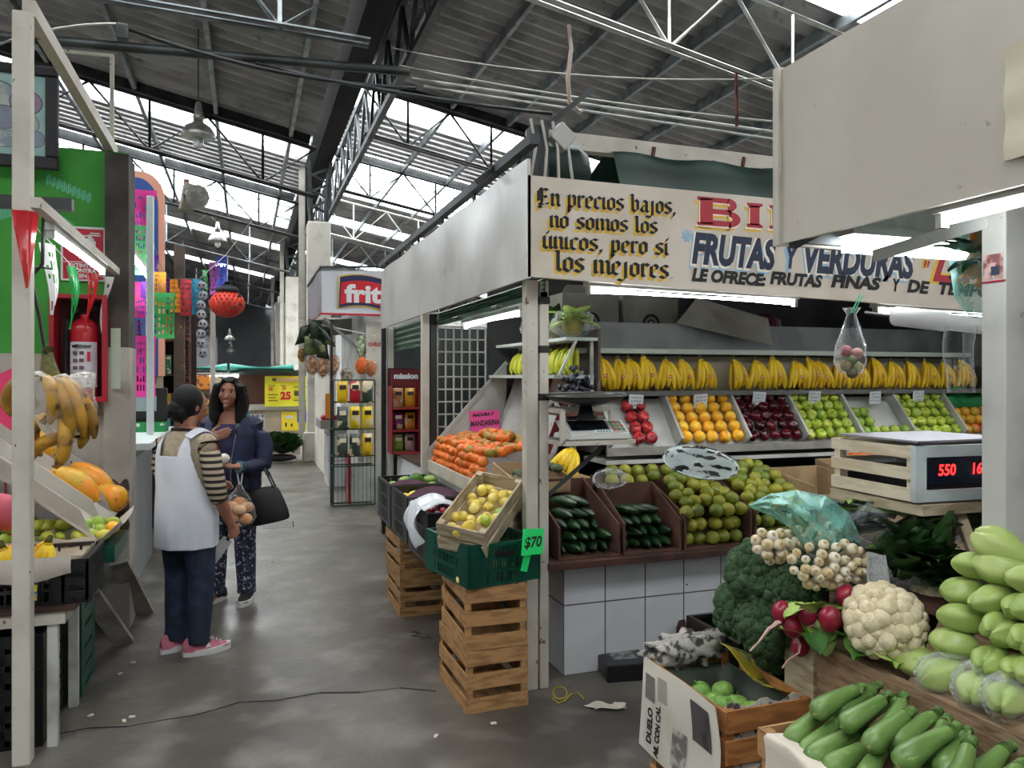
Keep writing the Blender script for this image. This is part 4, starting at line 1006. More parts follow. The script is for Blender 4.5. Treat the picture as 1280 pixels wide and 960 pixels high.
# the hand-lettered pink card
def board_card(name, c, ux, uz, w_, h_, mat, label, texts, depth=.004, ink=inkm):
    t = thing(name, label, 'price sign', c); c = V(c); ux = V(ux).normalized(); uz = V(uz).normalized(); n = ux.cross(uz)
    m = MB(); m.prism([c+ux*x*w_+uz*z*h_ for x, z in ((-.5, -.46), (.46, -.5), (.5, .44), (-.44, .5))], -n*depth); m.build('card', mat, t)
    m = MB()
    for s, fx, fz, sz, wd in texts: write(m, s, sz, c+ux*fx*w_+uz*fz*h_+n*.002, ux, uz, width=wd*w_, shear=.15, offset=.002)
    m.build('lettering', ink, t); return t
pinkm = pm('card_pink', '#ef4f9c', .6, emit='#ef4f9c', es=0)
q = P(606, 528, 6.1); board_card('price_sign', q, (1, -.3, .09), (-.09, .1, 1), .25, .2, pinkm, 'bright pink hand-lettered mandarin sign stuck in the mandarins', [('MADURA Y', -.36, .26, .034, .7), ('MANDARINA', -.46, -.12, .06, .92), ('$15.00', -.1, -.38, .035, .4)])
m = MB(); m.bar(q+V((.0, .012, -.22)), q+V((0, .012, -.02)), .01); T(m.build('sign_stick', woodc), 'thin stick holding the pink mandarin sign', 'stick')
# banana shelves above the mandarins
sh = thing('side_shelf', 'pale shelf with yellow bananas above the mandarin board', 'shelf', (1.98, 5.1, 1.6))
m = MB(); m.span((1.84, 4.5, 1.585), (2.12, 5.88, 1.607)); m.build('shelf_board', pm('shelf_pale', '#bdc4be', .5), sh)
sh2 = thing('side_shelf', 'pale upper shelf with bagged greens in the corner of the stall', 'shelf', (2.0, 5.1, 1.84))
m = MB(); m.span((1.9, 4.45, 1.825), (2.12, 5.88, 1.845)); m.build('shelf_board', MATS['shelf_pale'], sh2)
for y in (4.5, 5.86):
    m = MB(); m.bar((2.1, y, 1.5), (2.1, y, 1.83), .02); m.build('upright', steel_w, sh2)
m = MB(); m.bar((1.86, 4.47, 1.6), (1.98, 4.47, 1.83), .015); m.build('strut', steel_w, sh2)
m = MB(); m.span((2.125, 4.45, 1.1), (2.14, 5.9, 1.9)); T(m.build('back_board', pm('board_maroon', '#6a5a58', .7, c2='#5a4a4a', ns=3)), 'dull board behind the side shelf bananas', 'board')
for i in range(9):
    y = 5.62-.13*i
    bananas_lady((1.97, y, 1.608), (random.uniform(-.2, -.1), 0, radians(-80+random.uniform(-12, 12))), f'hand of yellow-green bananas on the side shelf, {ORD[i]} from the grille window', 'banana hands on the side shelf', random.uniform(.85, 1.0))
pine_m = pm('pineapple_skin', '#8a7a2c', .6, c2='#5a6a24', ns=40)
def greens(name, c, s, label, mat=leafm, n=26, bag=True, seed=1, cat='greens', up=.9):
    rr = random.Random(seed); t = thing(name, label, cat, V(c)-V((0, 0, s*.5)))
    for k in range(3):
        m = MB(True)
        for i in range(n//3):
            d = V((rr.uniform(-1, 1), rr.uniform(-1, 1), rr.uniform(-.2, up))).normalized()
            leaf(m, V(c)+d*s*.1, d, s*rr.uniform(.5, .9), s*rr.uniform(.14, .24))
        m.build('leaf_cluster', mat, t)
    m = MB(True); m.ball(V(c)-V((0, 0, s*.1)), (s*.34, s*.34, s*.38), 10, 8); m.build('core', pine_m, t)
    if bag: bag_blob('wrapper', V(c), (s*.62, s*.62, s*.55), None, film, parent=t, seed=seed+5, nu=14, nv=10)
    return t
greens('bagged_greens', (2.02, 4.62, 1.955), .22, 'yellowish-green bagged fruit on the upper corner shelf beside the posts', leafl, seed=2)
greens('bagged_greens', (2.02, 4.93, 1.955), .22, 'dark green bagged greens on the upper shelf behind the corner posts', leafd, seed=3)
greens('bagged_greens', (2.02, 5.25, 1.955), .22, 'yellow-brown bagged fruit on the upper shelf under the tube', leafl, seed=5)
# cartons of avocados and yellow guavas between the mandarins and the posts
open_box('cardboard_box', 'cardboard carton of avocados beside the mandarins', 1.42, 1.78, 4.1, 4.47, .93, .09, .14, cardl, front=.06)
m = MB(); m.span((1.41, 3.76, .65), (1.49, 4.47, .92)); T(m.build('support_plank', woodp), 'plank under the carton of avocados', 'plank')
m = MB(); m.span((1.412, 4.13, .922), (1.79, 4.45, .929)); T(m.build('cardboard_sheet', cardl), 'cardboard sheet under the avocado carton', 'cardboard')
for k in range(4):
    for j in range(4):
        hass((1.48+.08*k, 4.16+.075*j, .945+.025*k+.01), (0, 0, random.uniform(0, 3)), f'dark avocado in the carton beside the mandarins, {ORD[k]} row, {ORD[j]} along', 'avocados in the carton')
open_box('cardboard_box', 'small cardboard carton of yellow guavas just left of the corner post', 1.2, 1.5, 3.92, 4.09, .86, .09, .12, cardl, front=.07)
m = MB(); m.span((1.2, 3.92, .62), (1.3, 4.08, .858)); T(m.build('support_block', woodp), 'wooden block under the carton of yellow guavas', 'block')
for k in range(2):
    for j in range(5):
        guava((1.24+.055*j, 3.96+.055*k, .875+.035*k), (.3*j, .4*k, 0), f'yellow guava in the small carton by the post, {["front", "back"][k]} row, {ORD[j]} from left', 'guavas in the small carton')

# ================================================================ crates in the aisle
def wood_crate(name, label, w_, l_, h_, mat, ns=3, sl=.072, t=.008, group=None):
    """local: base centre at the origin, long side along y"""
    r = thing(name, label, 'crate', (0, 0, 0), group); gap = (h_-ns*sl)/(ns-1) if ns > 1 else 0
    for sx in (-1, 1):
        for sy in (-1, 1):
            m = MB(); x = sx*(w_/2-t-.014); y = sy*(l_/2-t-.014); m.span((x-.014, y-.014, 0), (x+.014, y+.014, h_)); m.build('corner_post', mat, r)
    for s in (-1, 1):
        m = MB()
        for i in range(ns):
            z = i*(sl+gap); j = random.uniform(-.003, .003); m.span((min(s*w_/2, s*(w_/2-t)), -l_/2, z), (max(s*w_/2, s*(w_/2-t)), l_/2, z+sl+j))
        m.build('side_slats', mat, r)
        m = MB()
        for i in range(ns):
            z = i*(sl+gap); j = random.uniform(-.003, .003); m.span((-w_/2+t, min(s*l_/2, s*(l_/2-t)), z), (w_/2-t, max(s*l_/2, s*(l_/2-t)), z+sl+j))
        m.build('end_slats', mat, r)
    m = MB()
    for i in range(4):
        x = -w_/2+t+.01+(w_-2*t-.02)*(i+.5)/4; m.span((x-.03, -l_/2+t, .0), (x+.03, l_/2-t, .008))
    m.build('bottom_slats', mat, r)
    return r
def seat(r, loc, rot=(0, 0, 0), label=None):
    r.location = loc; r.rotation_euler = rot
    if label: r['label'] = label
    return r
c1 = wood_crate('wooden_crate', 'lower wooden slat crate of the tall stack in front of the corner post', .315, .5, .295, woodc)
seat(c1, (1.135, 3.75, 0), (0, 0, radians(1)))
c2 = wood_crate('wooden_crate', 'upper wooden slat crate directly under the green plastic crate', .315, .5, .295, woodc)
seat(c2, (1.14, 3.752, .297), (0, 0, radians(-1.5)))
c3 = dup(c1, (1.12, 5.3, 0), (0, 0, 0), 'lower wooden crate standing under the black plastic crates'); dup(c2, (1.115, 5.3, .257), (0, 0, radians(1)), 'upper wooden crate standing under the black plastic crates', scale=(1, 1, .87)); c3.scale = (1, 1, .87)
def plastic_crate(name, label, w_, l_, h_, mat, bands=3, t=.012, slots=True):
    """local: base centre at the origin, long side along y"""
    r = thing(name, label, 'crate', (0, 0, 0))
    m = MB(); m.span((-w_/2+t, -l_/2+t, 0), (w_/2-t, l_/2-t, .012)); m.build('floor_panel', mat, r)
    def wall(axis, s):
        m = MB(); half = l_/2 if axis == 'x' else w_/2; off = (w_/2 if axis == 'x' else l_/2)*s
        def add(a0, a1, z0, z1, th):
            lo, hi = sorted((off, off-s*th))
            if axis == 'x': m.span((lo, a0, z0), (hi, a1, z1))
            else: m.span((a0, lo, z0), (a1, hi, z1))
        e = half if axis == 'x' else half-t
        for i in range(bands+1):
            z = (h_-.014)*i/bands; add(-e, e, z, z+.016, t+.004 if i < bands else t+.006)
        n = 7
        for i in range(n+1):
            a = -e+.006+(2*e-.012)*i/n; add(a-.006, a+.006, .01, h_-.01, t)
        for i in range(bands):
            z0 = (h_-.014)*i/bands+.012; z1 = (h_-.014)*(i+1)/bands+.004
            add(-e, -e*.55, z0, z1, t*.5); add(e*.55, e, z0, z1, t*.5)
            if slots:
                k_ = 13
                for j in range(k_+1):
                    a = -e*.55+1.1*e*j/k_; add(a-.0045, a+.0045, z0, z1, t*.5)
            else: add(-e*.55, e*.55, z0+.03, z1, t*.5)
        m.build('side_wall', mat, r)
    for s in (-1, 1): wall('x', s); wall('y', s)
    return r
g = plastic_crate('plastic_crate', 'dark green plastic crate on top of the tall wooden crates', .40, .5, .2, greenpl)
m = MB(); m.span((-.055, -.254, .135), (.055, -.244, .165)); m.build('handle', blackp, g)
seat(g, (1.134, 3.757, .597), (0, 0, radians(11)))
tc_ = wood_crate('wooden_crate', 'grey weathered wooden crate of guavas propped aslant in the green plastic crate', .26, .48, .15, woodp, 2, .068)
TR = Matrix.Translation((1.135, 3.735, .845)) @ Euler((radians(25), radians(8), radians(-40))).to_matrix().to_4x4()
tc_.location = TR.to_translation(); tc_.rotation_euler = TR.to_euler()
tray_ = MB(); tray_.span((-.118, -.225, .06), (.118, .225, .066)); tt = tray_.build('liner', cardl, None, loc=(0, 0, 0)); tt.parent = tc_
for k in range(8):
    for j in range(4):
        p = TR @ V((-.078+.052*j+random.uniform(-.008, .008), -.2+.058*k, .068+random.uniform(0, .025)))
        (lime if random.random() < .1 else guava)(p, (random.uniform(0, 6), random.uniform(0, 6), 0), f'yellow guava in the slanted crate, {ORD[k]} row from its low end, {ORD[j]} across', 'guavas in the slanted crate', random.uniform(.9, 1.1))
rr = random.Random(5)
for i in range(16):
    guava((1.134-.14+.28*rr.random(), 3.545+.1*rr.random(), .613+.045*(i % 2)), (rr.uniform(0, 6), rr.uniform(0, 6), 0), 'yellow guava inside the green plastic crate behind its slots', 'guavas inside the green crate', .9)
neong = pm('card_neon_green', '#12d66a', .6)
board_card('price_sign', (1.31, 3.475, .80), (1, .19, .0), (.12, .25, 1), .125, .13, neong, 'neon green price card with a handwritten price on the green crate', [('$70', -.4, -.2, .07, .8)])
m = MB(); m.bar((1.262, 3.474, .66), (1.285, 3.474, .75), .035, .003, up=V((0, 1, 0))); T(m.build('card_tail', neong), 'neon green slip below the price card, in front of the slots', 'card')
bk = plastic_crate('plastic_crate', 'black plastic crate of green mangoes, furthest of the row along the aisle', .37, .54, .29, blackpl)
seat(bk, (1.135, 5.6, .545)); dup(bk, (1.135, 5.02, .545), None, 'black plastic crate of yellow mangoes, middle of the row along the aisle'); dup(bk, (1.135, 4.44, .545), None, 'black plastic crate of plums beside the slanted guava crate')
m = MB(); m.span((.97, 4.12, .515), (1.4, 5.9, .543)); T(m.build('crate_shelf', woodr), 'dark plank shelf carrying the black plastic crates', 'shelf')
for y0, n1, n2 in ((5.6, 'green-mango', 0), (5.02, 'yellow-mango', 1), (4.44, 'plum', 2)):
    m = MB(); m.span((.965, y0-.25, .70), (1.305, y0+.25, .71)); T(m.build('crate_liner', cardd), f'cardboard liner inside the {n1} crate', 'cardboard')
for k in range(4):
    for j in range(3):
        avocado((1.02+.09*k, 5.46+.13*j, .712+.035*(k % 2)+.03*(j == 1)), (0, random.uniform(-.2, .2), random.uniform(0, 6)), f'large green mango in the far black crate, {ORD[k]} across and {ORD[j]} back', 'green mangoes in the far black crate')
avocado((1.18, 5.55, .80), (0, 0, .4), 'dark green mango topping the heap in the far black crate')
for k in range(4):
    for j in range(5):
        ymango((1.01+.09*k, 4.87+.085*j, .712+.03*((k+j) % 2)), (0, random.uniform(-.2, .2), random.uniform(-.6, .6)), f'yellow mango in the middle black crate, {ORD[k]} across and {ORD[j]} back', 'yellow mangoes in the middle crate')
purp = pm('paper_purple', '#4a2638', .7, c2='#5c3448', ns=4)
m = MB(True); m.slab(lambda u, v: (.955+.37*u, 4.79+.05*v+.03*sin(u*6), .77+.07*sin(u*3)+.05*v), 12, 4, .004); T(m.build('purple_paper', purp), 'crumpled purple paper along the near edge of the yellow mangoes', 'paper')
m = MB(True); m.slab(lambda u, v: (.955+.35*u, 5.345+.04*v+.02*sin(u*7), .785+.03*sin(u*4)+.05*v), 12, 4, .004); T(m.build('purple_paper', purp), 'dark paper along the near edge of the green mangoes', 'paper')
rr = random.Random(8)
for i in range(28):
    plum((1.04+.056*(i % 5)+rr.uniform(-.006, .006), 4.36+.058*(i//5), .74+.012*rr.random()+.02*((i+i//5) % 2)), (rr.uniform(0, 6), rr.uniform(0, 6), 0), 'dark red plum heaped in the near black crate beside the plastic bag', 'plums in the near black crate')
m = MB(True)
def drape(u, v):
    if v < .5: return (1.12-.2*(v*2), 4.22+.3*u, .86+.02*sin(u*9)+.02*sin(v*9))
    s = (v-.5)*2; return (.92-.03*sin(pi*s)-.015*sin(u*11+s*4), 4.2+.32*u-.04*s, .86-.26*s*(1-.35*abs(2*u-1)))
m.slab(drape, 22, 18, .003); T(m.build('plastic_bag', clear_mat('bag_white', '#dde2e6', .55)), 'white plastic bag hanging over the edge of the plum crate', 'plastic bag')
# far bay: counter, back, snack rack
m = MB(); m.span((1.45, 6.02, .42), (2.0, 7.75, .8)); T(m.build('side_counter', pm('counter_white', '#c9cacb', .5)), 'white counter with a dark top in the far shuttered bay', 'counter')
m = MB(); m.span((1.43, 6.02, .805), (2.02, 7.75, .83)); T(m.build('counter_slab', woodr), 'dark top of the white counter in the far bay', 'worktop')
m = MB(); m.span((1.5, 6.1, 0), (1.95, 7.7, .42)); T(m.build('counter_plinth', darkm), 'dark plinth under the white counter in the far bay', 'plinth')
m = MB(); m.span((2.4, 6.0, 0), (2.44, 7.85, 2.1)); T(m.build('wall_bay', greenm), 'dark green shutter wall behind the far bay', 'wall', kind='structure')
m = MB(); m.span((1.42, 7.86, 0), (2.44, 7.9, 2.1)); T(m.build('wall_bay_end', pm('wall_bay_grey', '#3f4442', .8, c2='#343836', ns=2)), 'end wall of the far bay', 'wall', kind='structure')
redr = pm('rack_red', '#8a1c22', .45)
rk = thing('snack_rack', 'dark red snack rack with a brand header and bags of tortilla chips', 'rack', (1.49, 7.6, .83))
m = MB(); m.span((1.35, 7.72, .83), (1.63, 7.74, 1.68)); m.build('back_panel', pm('rack_dark', '#4a1016', .6), rk)
for x in (1.35, 1.62):
    m = MB(); m.span((x, 7.5, .83), (x+.012, 7.72, 1.5)); m.build('side_panel', redr, rk)
for z in (.83, 1.05, 1.27):
    m = MB(); m.span((1.362, 7.48, z), (1.62, 7.72, z+.018)); m.build('shelf_board', redr, rk)
m = MB(); m.span((1.35, 7.5, 1.5), (1.632, 7.52, 1.66)); m.build('header', pm('rack_header', '#6a141e', .5), rk)
m = MB(); write(m, 'mission', .075, (1.37, 7.498, 1.575), (1, 0, 0), (0, 0, 1), width=.24, offset=.004); m.build('header_lettering', cardw, rk)
bagcols = ['#8fae4c', '#c9a0a4', '#7a2c5a', '#d98a2a', '#b98a5a', '#d9a82a', '#7a4430', '#8a4430']
def snack_bag(name, c, w_, h_, col, label, group, d_=.06, dirv=(0, -1), pleat=True):
    t = thing(name, label, 'snack bag', V(c), group); n = V((*dirv, 0)); ux = V((-n.y, n.x, 0)); m = MB(True)
    def f(u, v, s):
        a = 2*u-1; b = 2*v-1; bul = d_*.5*(1-a*a)**.6*(1-b**4)
        return V(c)+ux*a*w_/2*(1-.06*b*b)+Z*(v*h_)+n*s*bul+n*.006*sin(u*25)*(1 if v in (0, 1) else 0)
    for s in (1, -1): m.sheet(lambda u, v: f(u, v, s), 8, 8)
    m.build('pouch', pm('pouch_'+col, col, .3, c2='#d9c9a0', ns=7, lo=.56, hi=.6), t)
    m = MB(); m.prism([V(c)+ux*x*w_+Z*z*h_+n*(d_*.52) for x, z in ((-.3, .62), (.3, .62), (.3, .82), (-.3, .82))], n*.002); m.build('brand_patch', pm('patch_'+col, '#3a2a2a' if col > '#a' else '#e6dcc0', .4), t)
    return t
i = 0
for z, hh, nn in ((.85, .17, 'lower'), (1.07, .17, 'middle'), (1.29, .19, 'upper')):
    for x, sd in ((1.43, 'left'), (1.55, 'right')):
        snack_bag('snack_bag', (x, 7.6, z), .105, hh, bagcols[i], f'bag of chips on the {nn} shelf of the red rack, {sd} one', 'chips in the red rack'); i += 1
# ================================================================ right-hand vegetable stall
whiteb = pm('fascia_cream', '#c6bfb2', .4, c2='#bab2a4', ns=1.3, c3='#8f8678', ns3=9, lo3=.715, hi3=.75, bump=.1, bs=1.5)
FX = 1.8
t = thing('fascia_panel', 'huge cream sheet-metal fascia of the vegetable stall with rust specks', 'fascia', (FX, 1.25, 2.07))
m = MB(True); m.slab(lambda u, v: (FX+.006*sin(u*9)*sin(v*4), 2.29-2.3*u, 2.07+.62*v), 24, 4, -.02); m.build('sheet', whiteb, t)
m = MB(); m.span((FX-.012, 2.27, 2.065), (FX+.02, 2.3, 2.7)); m.build('corner_strip', whitep, t)
m = MB(); m.span((FX, 2.29, 2.07), (FX+1.6, 2.31, 2.69)); m.build('end_sheet', whiteb, t)
m = MB(True); m.slab(lambda u, v: (FX-.014-.004*sin(v*14), 1.405-.3*u, 2.135+.28*v), 6, 10, .003); T(m.build('taped_sheet', pm('sheet_cream', '#d8cfb4', .6)), 'crinkled cream sheet taped to the big fascia at its near end', 'paper')
m = MB(); m.span((FX+.02, .2, 2.24), (4.2, 2.29, 2.26)); T(m.build('stall_soffit', pm('soffit_grey', '#7a7a78', .7, c2='#6a6a68', ns=3)), 'grey underside board behind the big cream fascia', 'soffit')
m = MB(); m.prism([(FX+.03, 2.27, 2.075), (FX+.5, 2.27, 2.075), (FX+.1, 2.27, 2.2)], (0, -.02, 0)); m.bar((FX+.03, 2.25, 2.08), (FX+.03, 1.7, 2.2), .03, .06); T(m.build('dark_gusset', steel_d), 'dark steel gusset under the far corner of the big fascia', 'bracket')
tube_light((FX+.05, 1.63, 2.04), (FX+.05, .43, 2.04), 'long fluorescent tube under the near edge of the big cream fascia', .018, .05, .03)
t = thing('fluorescent_light', 'glowing white light unit in front of the painted word VERDURAS', 'fluorescent light', (2.3, 2.2, 2.04), 'fluorescent tubes')
m = MB(); m.span((2.03, 2.17, 2.045), (2.3, 2.23, 2.1)); m.span((2.34, 2.17, 2.045), (2.6, 2.23, 2.1)); m.build('diffuser', tube_m, t)
m = MB(); m.span((2.02, 2.16, 2.102), (2.62, 2.24, 2.13)); m.build('fixture', whitei, t)
m = MB(); m.span((2.1, 2.19, 2.13), (2.5, 2.21, 2.24)); m.build('hanger', steel_w, t)
m = MB(); m.bar(P(1092, 320, 2.62), P(1236, 276, 2.19), .008, .04); T(m.build('post_brace', steel_w), 'pale flat bar slanting from the square post towards the light', 'brace')
pt = thing('stall_post', 'thick square white post of the vegetable stall with a torn sticker', 'post', (2.04, 1.61, 0))
m = MB(); m.span((2.0, 1.572, 0), (2.076, 1.647, 2.24)); m.build('shaft', pm('post_grey_white', '#bab9b3', .6, c2='#a3a29b', ns=3, c3='#6d655a', ns3=20, lo3=.7, hi3=.76), pt, bevel=.004)
m = MB(); m.span((1.9985, 1.58, 1.875), (2.0, 1.64, 1.945)); m.build('sticker', pm('sticker_pink', '#c9a8a0', .6, c2='#7a4a48', ns=40), pt)
m = MB(); m.span((1.9975, 1.59, 1.885), (1.9985, 1.615, 1.91)); m.build('sticker_print', pm('print_navy', '#2c3448', .6), pt)
m = MB(); m.span((1.998, 1.572, 1.865), (2.0, 1.647, 1.87)); m.build('red_line', redm, pt)
# front board, steep bed, base of the stand
boardm = pm('board_rough', '#93795c', .85, c2='#715840', ns=12, vs=(3, .6, 3), c3='#a8977c', ns3=9, lo3=.58, hi3=.7, bump=.5, bs=40)
vs_ = thing('vegetable_stand', 'rough wooden vegetable stand with a thick front board', 'stand', (2.1, 1.2, .0))
m = MB(); m.span((1.75, .3, .43), (1.775, 2.13, .735)); m.build('front_board', boardm, vs_)
m = MB(); m.span((1.735, 2.03, .52), (1.752, 2.17, .74)); m.build('end_plank', woodp, vs_)
m = MB(); m.slab(lambda u, v: (1.78+.26*u, .3+1.4*v, .69+.36*u), 2, 2, .02); m.build('steep_bed', boardm, vs_)
m = MB(); m.slab(lambda u, v: (1.78+.9*u, 1.7+.75*v, .70+.22*u), 2, 2, .02); m.build('bed_board', boardm, vs_)
m = MB(); m.span((1.80, .3, 0), (2.6, 2.38, .43)); m.build('base', darkm, vs_)
m = MB(); m.span((2.3, 1.7, .43), (2.6, 2.4, .74)); m.build('riser', darkm, vs_)
bc = plastic_crate('plastic_crate', 'black plastic crate on the floor under the broccoli', .36, .5, .3, blackpl, slots=False); seat(bc, (1.98, 2.6, 0), (0, 0, radians(90))); dup(bc, (1.98, 2.6, .303), (0, 0, radians(90)), 'black plastic crate stacked right under the broccoli')

def aim(d, spin=0.):
    return (V(d).to_track_quat('X', 'Z').to_matrix() @ Euler((spin, 0, 0)).to_matrix()).to_euler()
# ---- chayotes, every one at its own spot in the heap
cl = [(1153, 828, 1.83, 0), (1183, 843, 1.82, 1), (1223, 857, 1.82, 1), (1262, 871, 1.82, 1), (1199, 806, 1.87, 0), (1244, 826, 1.87, 0), (1279, 836, 1.87, 0),
      (1208, 775, 1.90, 0), (1257, 787, 1.90, 0), (1209, 739, 1.93, 0), (1244, 748, 1.93, 0), (1284, 757, 1.93, 0), (1224, 708, 1.955, 0), (1257, 712, 1.955, 0), (1253, 686, 1.975, 0), (1290, 800, 1.9, 0), (1295, 725, 1.955, 0)]
names = ['green chayote at the far foot of the heap, beside the cauliflower leaves', 'green chayote in plastic film, first of the wrapped three on the board', 'green chayote in plastic film, second of the wrapped three', 'green chayote in plastic film, nearest of the wrapped three', 'green chayote in the second row up, furthest one, pointing at the cauliflower', 'green chayote in the second row up, middle one', 'green chayote in the second row up, cut by the photo edge',
         'green chayote in the third row up, end with two lobes facing the cauliflower', 'green chayote in the third row up, round end facing out', 'green chayote in the fourth row up, furthest one', 'green chayote in the fourth row up with a deep fold, middle one', 'green chayote in the fourth row up at the photo edge', 'green chayote lying just left of the long one near the top', 'long green chayote under the topmost one', 'topmost green chayote lying against the foot of the square post', 'green chayote in the third row up at the photo edge', 'green chayote near the top at the photo edge']
dirs = [(-.5, .8, -.1), (-.7, .5, -.35), (-.8, -.3, -.3), (-.9, -.3, -.2), (-.55, .8, .1), (-.9, -.2, -.1), (-.9, -.3, 0), (-.6, .75, .05), (-.95, -.1, 0), (-.8, .5, -.1), (-.85, .25, -.25), (-.9, 0, -.1), (-.5, .8, 0), (-.4, .85, .15), (-.3, .75, .35), (-.9, -.2, 0), (-.6, .6, 0)]
for i, (px, py, X, wr) in enumerate(cl):
    q = PX(px, py, X); e = aim(dirs[i], random.uniform(-.5, .5)); R = e.to_matrix(); s = random.uniform(.98, 1.08)*(1.12 if i in (13, 14) else 1)
    chayote(q-R @ V((0, 0, .045*s)), e, names[i], 'chayotes on the stand', s)
    if wr:
        m = MB(True); rr = random.Random(i)
        m.ball(q, (.083, .064, .06), 18, 12, lambda p: 1+.05*sin(9*p.x+i)*sin(8*p.z)+.03*sin(14*p.y), R); T(m.build('plastic_film', film), f'clear plastic film around the {["first", "second", "nearest"][i-1]} wrapped chayote on the board', 'plastic film')
for i, (px, py, X) in enumerate([(1245, 800, 1.99), (1230, 770, 2.0), (1262, 765, 2.0), (1280, 850, 1.95), (1230, 830, 1.95)]):
    chayote(PX(px, py, X)-V((0, 0, .045)), (0, .3, i), 'green chayote filling the inside of the heap behind the front ones', 'chayotes inside the heap')
# ---- zucchini crate
zc = wood_crate('wooden_crate', 'wooden crate heaped with zucchini in front of the stand board', .40, .62, .30, woodc); seat(zc, (1.525, 1.46, .335))
zc2 = wood_crate('wooden_crate', 'wooden crate standing under the zucchini crate', .40, .62, .32, woodc); seat(zc2, (1.525, 1.46, .01))
m = MB(); m.slab(lambda u, v: (1.345+.36*u, 1.18+.56*v, .575+.065*u), 2, 2, .01); T(m.build('crate_liner', cardl), 'cardboard liner under the zucchini', 'cardboard')
rows = [(1.435, .615, [1.715, 1.655, 1.60, 1.54, 1.475, 1.415, 1.355, 1.295, 1.235], 'front'), (1.60, .668, [1.70, 1.635, 1.57, 1.51, 1.45, 1.385, 1.32, 1.26, 1.20], 'back'), (1.52, .688, [1.68, 1.60, 1.50, 1.40, 1.30, 1.22], 'top')]
for x, z, ys, nm in rows:
    for i, y in enumerate(ys):
        a = radians(180+random.uniform(5, 30)); d = V((cos(a), sin(a), -.18+random.uniform(-.06, .05)))
        e = aim(d, random.uniform(0, 6)); R = e.to_matrix(); s = random.uniform(.95, 1.08)
        c = V((x+random.uniform(-.012, .012), y, z+.03)); zucchini(c-R @ V((0, 0, .03*s)), e, f'green zucchini in the {"front" if nm == "front" else "back" if nm == "back" else "topmost"} row of the crate, {ORD[i]} from the newspaper crate', 'zucchini in the crate', s)
m = MB(True); m.slab(lambda u, v: (1.308-.006*sin(v*9)+.008*sin(u*11) if v > .3 else 1.308+.06*(1-v/.3), 1.72-.55*u, .645-.03*(abs(v-.3))-.27*max(0, v-.3)), 14, 12, .003); T(m.build('newspaper', pm('newsprint_plain', '#cfc5b6', .85, c2='#b9ae9e', ns=5)), 'creased pale newsprint hanging over the zucchini crate edge', 'newspaper')
# ---- newspaper-lined crate of round squash
nc = wood_crate('wooden_crate', 'orange-brown wooden crate draped in newspaper', .33, .48, .27, pm('crate_wood_orange', '#a9713f', .75, c2='#8a5a30', ns=9, vs=(1, 1, 5))); seat(nc, (1.575, 2.28, .285))
nc2 = wood_crate('wooden_crate', 'wooden crate standing under the newspaper-draped crate', .33, .48, .27, woodc); seat(nc2, (1.575, 2.28, .0))
newsm = pm('newsprint', '#cdc7bb', .85, c2='#bdb6a8', ns=4)
nw_ = thing('newspaper', 'newspaper page with headlines draped over the crate side facing the aisle', 'newspaper', (1.4, 2.28, .3))
NX = lambda u, v: V((1.40-.010*sin(v*4+u*2)-.006*sin(u*6+1)-.02*v, 2.53-.47*u-.02*sin(v*4), .565-.33*v-.03*u*(v > .9)))
m = MB(True); m.slab(NX, 20, 16, -.002); m.build('page', newsm, nw_)
grey_ink = pm('newsprint_ink', '#3c3a38', .85, c2='#6a6662', ns=30)
def newsblk(name, u0, u1, v0, v1, mat):
    m = MB(); k = 6
    m.sheet(lambda a, b: NX(u0+(u1-u0)*a, v0+(v1-v0)*b)+V((-.0045, 0, 0)), k, k); return m.build(name, mat, nw_)
newsblk('photo_block', .66, .9, .1, .5, pm('news_photo', '#4a4644', .85, c2='#2c2a29', ns=8)); newsblk('photo_block', .42, .6, .52, .92, pm('news_photo_pale', '#6e6a66', .85, c2='#b5afa4', ns=22)); newsblk('text_block', .06, .2, .14, .4, pm('news_text', '#8c877e', .85, wave=('#3a3836', 55, 'Y', .45, .55)))
newsblk('text_column', .24, .36, .1, .34, pm('news_column', '#b5afa4', .85, wave=('#77726a', 70, 'Z', .45, .55)))
for s, u, v, sz, w_ in (('DUELO', .17, .90, .042, .14), ('AL CON CAL', .27, .97, .036, .19)):
    vs_t, fs_t = font_mesh(s, sz, offset=.0022); k_ = w_/max(p.x for p in vs_t); m = MB(); m.add([NX(u-p.y/.47, v-p.x*k_/.33)+V((-.0035, 0, 0)) for p in vs_t], fs_t)
    m.build('headline', inkm, nw_)
m = MB(True)
m.ball((1.575, 2.515, .575), (.175, .05, .06), 40, 22, lambda p: 1+.13*sin(13*p.x+4*p.y)+.12*sin(9*p.z+11*p.x)+.1*sin(17*p.y-8*p.x)); T(m.build('newspaper', pm('newsprint_inked', '#b9b5ab', .85, c2='#4a4846', ns=26, lo=.52, hi=.6)), 'crumpled printed newspaper along the far rim of the squash crate', 'newspaper')
m = MB(True); m.slab(lambda u, v: (1.66+.13*v, 2.48-.36*u, .60-.05*u+.02*sin(u*7)-.05*v), 14, 5, .003); T(m.build('printed_paper', pm('paper_yellow_print', '#b9a82c', .6, c2='#4a5a2c', ns=14, lo=.5, hi=.56, c3='#c24a4a', ns3=9, lo3=.64, hi3=.68)), 'yellow and green printed paper lying over the inner rim of the squash crate', 'paper')
m = MB(True); m.slab(lambda u, v: (1.42+.32*u, 2.06-.012*v, .56-.2*v+.012*sin(u*17)), 12, 8, .003); T(m.build('newspaper', MATS['newsprint_inked']), 'strip of printed newspaper over the near end of the squash crate', 'newspaper')
